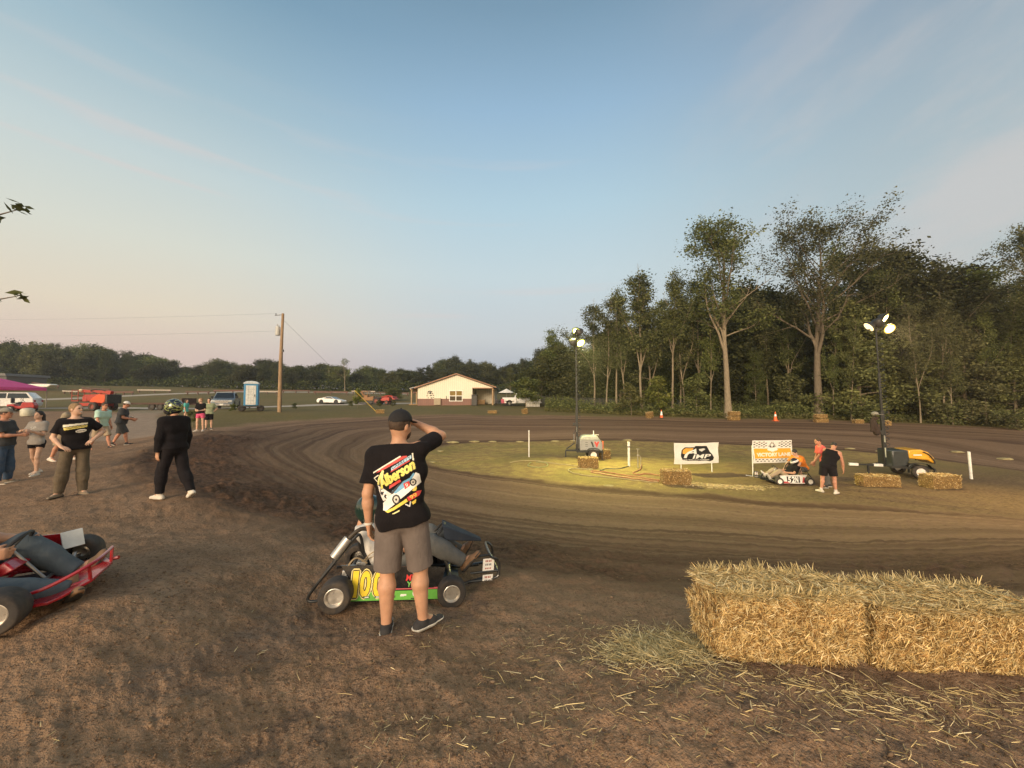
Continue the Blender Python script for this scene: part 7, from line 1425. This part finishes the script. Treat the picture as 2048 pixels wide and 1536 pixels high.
# small red mower next to it
t, q = thing_at('riding_mower', 46, 0, 'small red riding mower beside the white car under the canopy', 'mower', .5, 36); m = MB(); m.prism([(-.8, .25), (.9, .25), (.95, .55), (.8, .85), (.15, .85), (.05, .5), (-.3, .5), (-.35, .7), (-.8, .65)], -.35, .35, RM(x=R(90))); m.build('body', MT('mower_red', (.40, .03, .025), .4), t, bevel=.05); m = MB(); m.box((-.35, 0, .78), (.4, .45, .1)); m.box((-.58, 0, 1.0), (.1, .45, .45)); m.build('seat', SEATM, t, bevel=.03); [wheel(t, x, y, r, .2, r * .5, y, RIMW) for x, r in ((-.55, .26), (.68, .19)) for y in (-.42, .42)]; m = MB(); m.tube([(.2, 0, .85), (.0, 0, 1.1)], .02, 6); m.tube([(.0 + .02 * math.cos(a), .17 * math.sin(a), 1.1 + .17 * math.cos(a)) for a in np.arange(14) * .4488], .015, 6, closed=True); m.build('steering_wheel', DKM, t)
# pink canopy tent
t, q = thing_at('canopy_tent', -6, 0, 'bright pink pop-up canopy at the left photo edge', 'canopy', .12, 40); pk = MT('pink_canopy_cloth', (.62, .06, .22), .7, var=.1); m = MB(); h_ = 2.25; a = 2.35; ap = 3.25
m.add([(-a, -a, h_), (a, -a, h_), (a, a, h_), (-a, a, h_), (0, 0, ap)], [(0, 1, 4), (1, 2, 4), (2, 3, 4), (3, 0, 4)]); [m.bar((x0, y0, h_ - .14), (x1, y1, h_ - .14), .02, .28) for x0, y0, x1, y1 in ((-a, -a, a, -a), (a, -a, a, a), (a, a, -a, a), (-a, a, -a, -a))]; m.build('canopy', pk, t, smooth=0)
[MB().bar((x, y, 0), (x, y, h_), .05, .05).build('leg', STEEL, t, smooth=0) for x in (-a, a) for y in (-a, a)]
# long dark shed
t, q = thing_at('metal_shed', 10, 0, 'dark grey metal shed roof behind the pink canopy', 'shed', .05, 92); hz = P(10, 749, 92)[2] - q[2]; m = MB(); m.box((-2, 0, hz * .36), (14, 8, hz * .72)); m.build('wall', MT('dark_shed_wall', (.10, .095, .09), .8), t, smooth=0); m = MB(); m.prism([(-9.4, hz * .72), (5.4, hz * .72), (5.2, hz), (-9.2, hz)], -4.5, 4.5, RM(x=R(90))); m.build('roof', MT('grey_shed_roof', (.13, .125, .12), .6), t, smooth=0)
t, q = thing_at('water_tank', 58, 0, 'round pale tank standing on the dirt right of the mower', 'tank', 0, 30); m = MB(); m.lathe([(.34, .03), (.38, .12), (.38, .5), (.30, .62), (.10, .66), (.001, .66)], 18); m.build('shell', TANKW, t); m = MB(); m.cyl((0, 0, .65), (0, 0, .70), .10, n=12); m.build('lid', DKM, t)
# orange-red boom lift
def boom_lift():
    t, q = thing_at('boom_lift', 192, 0, 'red-orange self-propelled boom lift standing folded on the field', 'boom lift', R(-6), 38); rd = MT('lift_red', (.34, .04, .026), .5, dirt=.15); og = MT('lift_orange', (.60, .085, .025), .5, dirt=.08); s_ = .92
    m = MB(); m.box((-.1, 0, .62), (2.6, 1.5, .30)); m.build('chassis', rd, t, bevel=.03)
    for x in (-1.05, .95):
        for y in (-.85, .85): wheel(t, x, y, .42, .30, .22, y, MT('lift_rim', (.22, .06, .04), .6))
    m = MB(); m.prism([(.25, .85), (1.75, .72), (1.95, .95), (1.95, 1.55), (1.2, 1.62), (.5, 1.25)], -.70, .70, RM(x=R(90))); m.build('engine_cowl', og, t, bevel=.06); m = MB(); m.box((1.98, 0, 1.15), (.30, 1.3, .9)); m.build('counterweight', DKM, t, bevel=.04)
    m = MB(); m.bar((1.6, .0, 1.82), (-1.5, .0, 1.95), .28, .34, ref=(0, 1, 0)); m.bar((1.55, 0, 1.55), (-1.2, 0, 1.45), .24, .26, ref=(0, 1, 0)); m.bar((1.6, 0, 1.45), (1.75, 0, 1.95), .3, .3, ref=(0, 1, 0)); m.bar((-.2, 0, 1.1), (.8, 0, 1.85), .10, .10); m.build('boom', rd, t, bevel=.02)
    m = MB(); m.box((.1, 0, 1.2), (.9, .9, .5)); m.box((-.75, 0, 1.15), (.5, .7, .5)); m.build('turntable', rd, t, bevel=.04)
    m = MB()
    for z in (1.0, 1.5, 2.0): m.tube([(-1.25, -.5, z), (-1.25, .5, z), (-1.95, .5, z), (-1.95, -.5, z)], .025, 6, closed=True)
    for x in (-1.25, -1.95):
        for y in (-.5, 0, .5): m.bar((x, y, .95), (x, y, 2.0), .04, .04)
    m.box((-1.6, 0, .95), (.72, 1.05, .05)); m.build('basket', rd, t); m = MB(); m.box((-1.4, 0, 2.0), (.35, .5, .22)); m.build('control_box', MT('cream_box', (.62, .50, .32), .6), t, bevel=.02); m = MB(); m.tube(arc([(1.3, -.2, 1.95), (.5, -.22, 2.1), (-.3, -.2, 1.95), (.4, -.22, 1.7)], 20), .04, 6); m.build('hydraulic_hose', DKM, t)
boom_lift()
t, q = thing_at('flatbed_trailer', 330, 0, 'low dark flatbed trailer parked left of the pickup', 'trailer', R(2), 40); m = MB(); m.box((0, 0, .62), (5.2, 2.0, .12)); m.bar((2.6, 0, .58), (4.0, 0, .50), .12, .12); [m.bar((-2.6, s_, .66), (2.6, s_, .66), .08, .14) for s_ in (-1, 1)]; m.build('deck', MT('rust_dark', (.075, .04, .03), .8, dirt=.3), t, smooth=0); [wheel(t, x, y, .34, .2, .19, y, DKM) for x in (-.5, .3) for y in (-.85, .85)]; [MB().box((x, 0, .95), (.06, 1.9, .5)).build('headboard', MT('rust_dark', (.075, .04, .03), .8), t, smooth=0) for x in (2.5,)]
# excavator and red loader tractor near the house
t, q = thing_at('excavator', 738, 0, 'rusty brown excavator parked left of the house', 'excavator', R(170), 64); rb = MT('rusty_yellow', (.26, .13, .055), .7, dirt=.35)
for s_ in (-1, 1): m = MB(); m.prism([(-1.1, .1), (-1.25, .32), (-1.1, .55), (1.1, .55), (1.25, .32), (1.1, .1)], s_ * .75 - .2, s_ * .75 + .2, RM(x=R(90))); m.build('track', DKM, t, bevel=.04)
m = MB(); m.prism([(-1.3, .62), (.9, .62), (.9, 1.1), (-.2, 1.15), (-1.25, 1.35)], -.8, .8, RM(x=R(90))); m.build('body', rb, t, bevel=.05); m = MB(); [m.bar((x, y, 1.1), (x, y, 2.1), .08, .08) for x in (-.15, .75) for y in (-.05, .72)]; m.box((.3, .34, 2.15), (1.1, .95, .10)); m.box((.2, .34, 1.3), (.5, .5, .4)); m.build('cab', rb, t, bevel=.02); m = MB(); m.tube(arc([(.8, -.3, 1.0), (1.6, -.3, 2.1), (2.3, -.3, 1.9)], 10), .14, 6); m.tube([(2.3, -.3, 1.9), (2.2, -.3, .7)], .11, 6); m.build('boom', rb, t); m = MB(); m.prism([(1.9, .75), (2.4, .75), (2.45, .35), (2.1, .15), (1.85, .4)], .0, .6, RM(x=R(90)), c=(0, 0, 0)); m.build('bucket', DKM, t)
t, q = thing_at('loader_tractor', 765, 0, 'red tractor with a raised front loader left of the big bush', 'tractor', R(-8), 62); tr = MT('tractor_red', (.42, .05, .035), .5, dirt=.2); m = MB(); m.prism([(-.9, .6), (1.3, .6), (1.35, 1.15), (.2, 1.25), (.0, .9), (-.9, .95)], -.35, .35, RM(x=R(90))); m.build('body', tr, t, bevel=.05); [wheel(t, -.65, y, .60, .34, .30, y, MT('lift_rim', (.3, .06, .04), .6)) for y in (-.7, .7)]; [wheel(t, 1.0, y, .36, .24, .18, y, MT('lift_rim', (.3, .06, .04), .6)) for y in (-.6, .6)]
m = MB(); [m.bar((-.95, y, .9), (-.95, y, 2.2), .07, .07) for y in (-.4, .4)]; m.bar((-.95, -.4, 2.2), (-.95, .4, 2.2), .07, .07); m.build('roll_bar', DKM, t); m = MB(); m.box((-.55, 0, 1.08), (.4, .5, .12)); m.build('seat', SEATM, t, bevel=.02); m = MB(); [m.tube(arc([(.1, y, 1.2), (1.2, y, 1.45), (2.0, y, 1.1)], 8), .06, 6) for y in (-.5, .5)]; m.build('loader_arm', tr, t); m = MB(); m.prism([(1.9, 1.3), (2.1, .85), (2.55, .85), (2.6, .92), (2.2, 1.0), (2.05, 1.35)], -.85, .85, RM(x=R(90))); m.build('bucket', tr, t)
# blue portable toilet on its little trailer
t, q = thing_at('portable_toilet', 504, 0, 'blue and white portable toilet on a small two-wheel trailer by the pole', 'portable toilet', R(28), 36); s_ = 1.02; bl = MT('toilet_blue', (.05, .22, .40), .5, var=.08); wt = MT('toilet_white', (.58, .58, .55), .5)
m = MB(); m.box((0, 0, .52 + 1.0), (1.12, 1.12, 2.0)); b = m.build('cabin', bl, t, bevel=.04); m = MB(); m.prism([(-.60, 0), (.60, 0), (.60, .08), (.42, .22), (0, .28), (-.42, .22), (-.60, .08)], -.60, .60, RM(x=R(90)), c=(0, 0, 2.52)); m.build('roof', MT('toilet_pale_roof', (.50, .55, .58), .5), t, bevel=.02)
m = MB(); m.box((0, -.575, 1.48), (.78, .03, 1.78)); d = m.build('door', wt, t, bevel=.01); m = MB(); m.box((.30, -.60, 1.45), (.06, .03, .20)); m.build('handle', DKM, d); m = MB(); [m.box((x, -.597, 1.48), (.03, .012, 1.6)) for x in (-.2, 0, .2)]; [m.box((0, -.597, z), (.6, .012, .03)) for z in (1.0, 1.5, 2.0)]; m.build('door_ribs', MT('toilet_rib', (.40, .44, .46), .5), d); m = MB(); [m.box((.575, 0, z), (.02, .7, .04)) for z in (2.1, 2.2, 2.3)]; m.build('vent', DKM, t)
m = MB(); m.box((0, 0, .45), (1.5, 1.4, .10)); m.bar((0, -.7, .42), (0, -1.5, .35), .08, .08); m.build('trailer_bed', DKM, t); [wheel(t, 0.0 + x, y, .27, .17, .15, y, DKM) for x in (-.72, .72) for y in (-.45, .45)]
# utility pole with transformer, guy wire and lines
def utility():
    q = on(560, 36); tp = P(566, 627, 36); H = tp[2] - q[2]; t = empty('utility_pole', q, 0, 'tall wooden utility pole with grey transformer and thin wires', 'utility pole'); m = MB(); m.tube([(0, 0, -.3), (.0, 0, H * .5), (tp[0] - q[0], 0, H)], [.17, .15, .11], 14); m.build('pole', MT('pole_timber', (.30, .20, .115), .9, var=.3, scale=4, bump=.5, bscale=20, stretch=(4, 4, .4)), t)
    zt = P(560, 662, 36)[2] - q[2]; m = MB(); m.lathe([(.18, -.42), (.21, -.38), (.21, .32), (.17, .42), (.05, .46)], 16, c=(-.34, 0, zt)); m.cyl((-.40, 0, zt + .44), (-.40, 0, zt + .66), .05, .03, n=8); m.cyl((-.26, 0, zt + .44), (-.26, 0, zt + .60), .05, .03, n=8); m.box((-.15, 0, zt + .2), (.15, .08, .08)); m.build('transformer', MT('transformer_grey', (.42, .42, .40), .5), t)
    m = MB(); m.bar((-.65, 0, H - .18), (.1, 0, H - .12), .05, .05); m.cyl((-.55, 0, H - .16), (-.55, 0, H + .02), .04, .03, n=8); m.box((.2, 0, H * .62), (.1, .16, .22)); m.tube([(.16, .06, 0), (.15, .05, H * .8)], .02, 5); m.build('bracket', DKM, t)
    wm = MT('wire_dark', (.05, .05, .05), .5)
    for z0, ex, ey, ez in ((H - .0, -250, 636, 36), (zt - .0, -250, 668, 36)):
        e = P(ex, ey, ez + 30) - q; s = np.array([-.5 if z0 > zt + 1 else -.3, 0, z0]); pts = [s + (e - s) * f + np.array([0, 0, -1.2 * 4 * f * (1 - f) * .35]) for f in np.linspace(0, 1, 24)]; m = MB(); m.tube(pts, .006, 5); m.build('wire', wm, t)
    g = at(752, 823); g2 = g - q; s = np.array([.05, 0, H - .5]); m = MB(); m.tube([s, g2], .010, 5); w = m.build('guy_wire', wm, t); m = MB(); m.tube([g2, g2 + (s - g2) * .26], .035, 8); m.build('guy_guard', MT('guard_yellow', (.62, .42, .08), .5), w)
utility()
# chain-link fence along the wood and the low barrier rails of the far field
def chain_fence():
    pts = [on(px, Y) for px, Y in ((1076, 57), (1130, 55.5), (1180, 54), (1230, 52.5), (1290, 51))]; m, t, b = new_mat('chain_link'); tc = t.node('ShaderNodeTexCoord').outputs['Object']; sx = t.node('ShaderNodeSeparateXYZ', Vector=tc); k = 14.0
    a1 = t.math('PINGPONG', t.math('MULTIPLY', t.math('ADD', sx.outputs['X'], sx.outputs['Z']), k), .5); a2 = t.math('PINGPONG', t.math('MULTIPLY', t.math('SUBTRACT', sx.outputs['X'], sx.outputs['Z']), k), .5); al = t.math('LESS_THAN', t.math('MINIMUM', a1, a2), .07); b.inputs['Base Color'].default_value = (.07, .07, .07, 1); t.set(b.inputs['Alpha'], al)
    r = empty('chain_link_fence', pts[0], 0, 'dark chain-link fence in front of the wood behind the grey tower', 'fence'); o0 = pts[0]
    for i, p in enumerate(pts): mb = MB(); mb.cyl(p - o0, p - o0 + np.array([0, 0, 1.5]), .04, n=8); mb.build('post', DKM, r)
    vs = []; [vs.extend([p - o0 + np.array([0, 0, .05]), p - o0 + np.array([0, 0, 1.42])]) for p in pts]; np_obj('mesh_panel', np.array(vs), np.array([(2 * i, 2 * i + 2, 2 * i + 3, 2 * i + 1) for i in range(len(pts) - 1)]), m, r, smooth=False); mb = MB(); mb.tube([p - o0 + np.array([0, 0, 1.45]) for p in pts], .025, 6); mb.build('rail', DKM, r)
chain_fence()
rl = [MT('rail_rust', (.13, .06, .045), .8, dirt=.2), MT('rail_white', (.34, .29, .24), .7, dirt=.2), MT('rail_brown', (.10, .055, .04), .8)]
def rails():
    x = 62
    for k, w in enumerate((58, 34, 60, 44, 70, 52, 80, 48, 60, 72, 50, 64, 70)):
        Y = 92 - 6 * (k % 2) + (4 if k > 6 else 0); a, b = on(x, Y), on(x + w, Y); c = (a + b) / 2; L = b[0] - a[0] - .4; t = empty('rail_section', c, math.atan2(b[1] - a[1], b[0] - a[0]) + .01, 'low %s rail section lying in a line before the far treeline' % ('whitish' if k % 3 == 1 else 'rusty red-brown'), 'barrier rail', 'rail sections before the far treeline'); m = MB(); sl = (b[2] - a[2]) / L
        m.bar((-L / 2, 0, .62 - sl * L / 2), (L / 2, 0, .62 + sl * L / 2), .16, .30); m.build('rail', rl[k % 3], t, smooth=0)
        for xx in np.linspace(-L / 2 + .4, L / 2 - .4, 3): m = MB(); m.box((xx, .05, .25 + sl * xx), (.2, .2, .75)); m.build('post', rl[2], t, smooth=0)
        x += w + (4 if k != 4 else 26)
rails()
t, q = thing_at('parked_boat', 82, 0, 'small white covered trailer boat before the far treeline left of the boom lift', 'boat', R(4), 88); m = MB(); m.prism([(-2.6, .7), (2.2, .7), (3.0, 1.25), (2.2, 1.45), (-2.5, 1.4)], -.9, .9, RM(x=R(90)), inset=.0); m.build('hull', PVC, t, bevel=.15); [wheel(t, 0, y, .34, .2, .18, y, DKM) for y in (-.9, .9)]
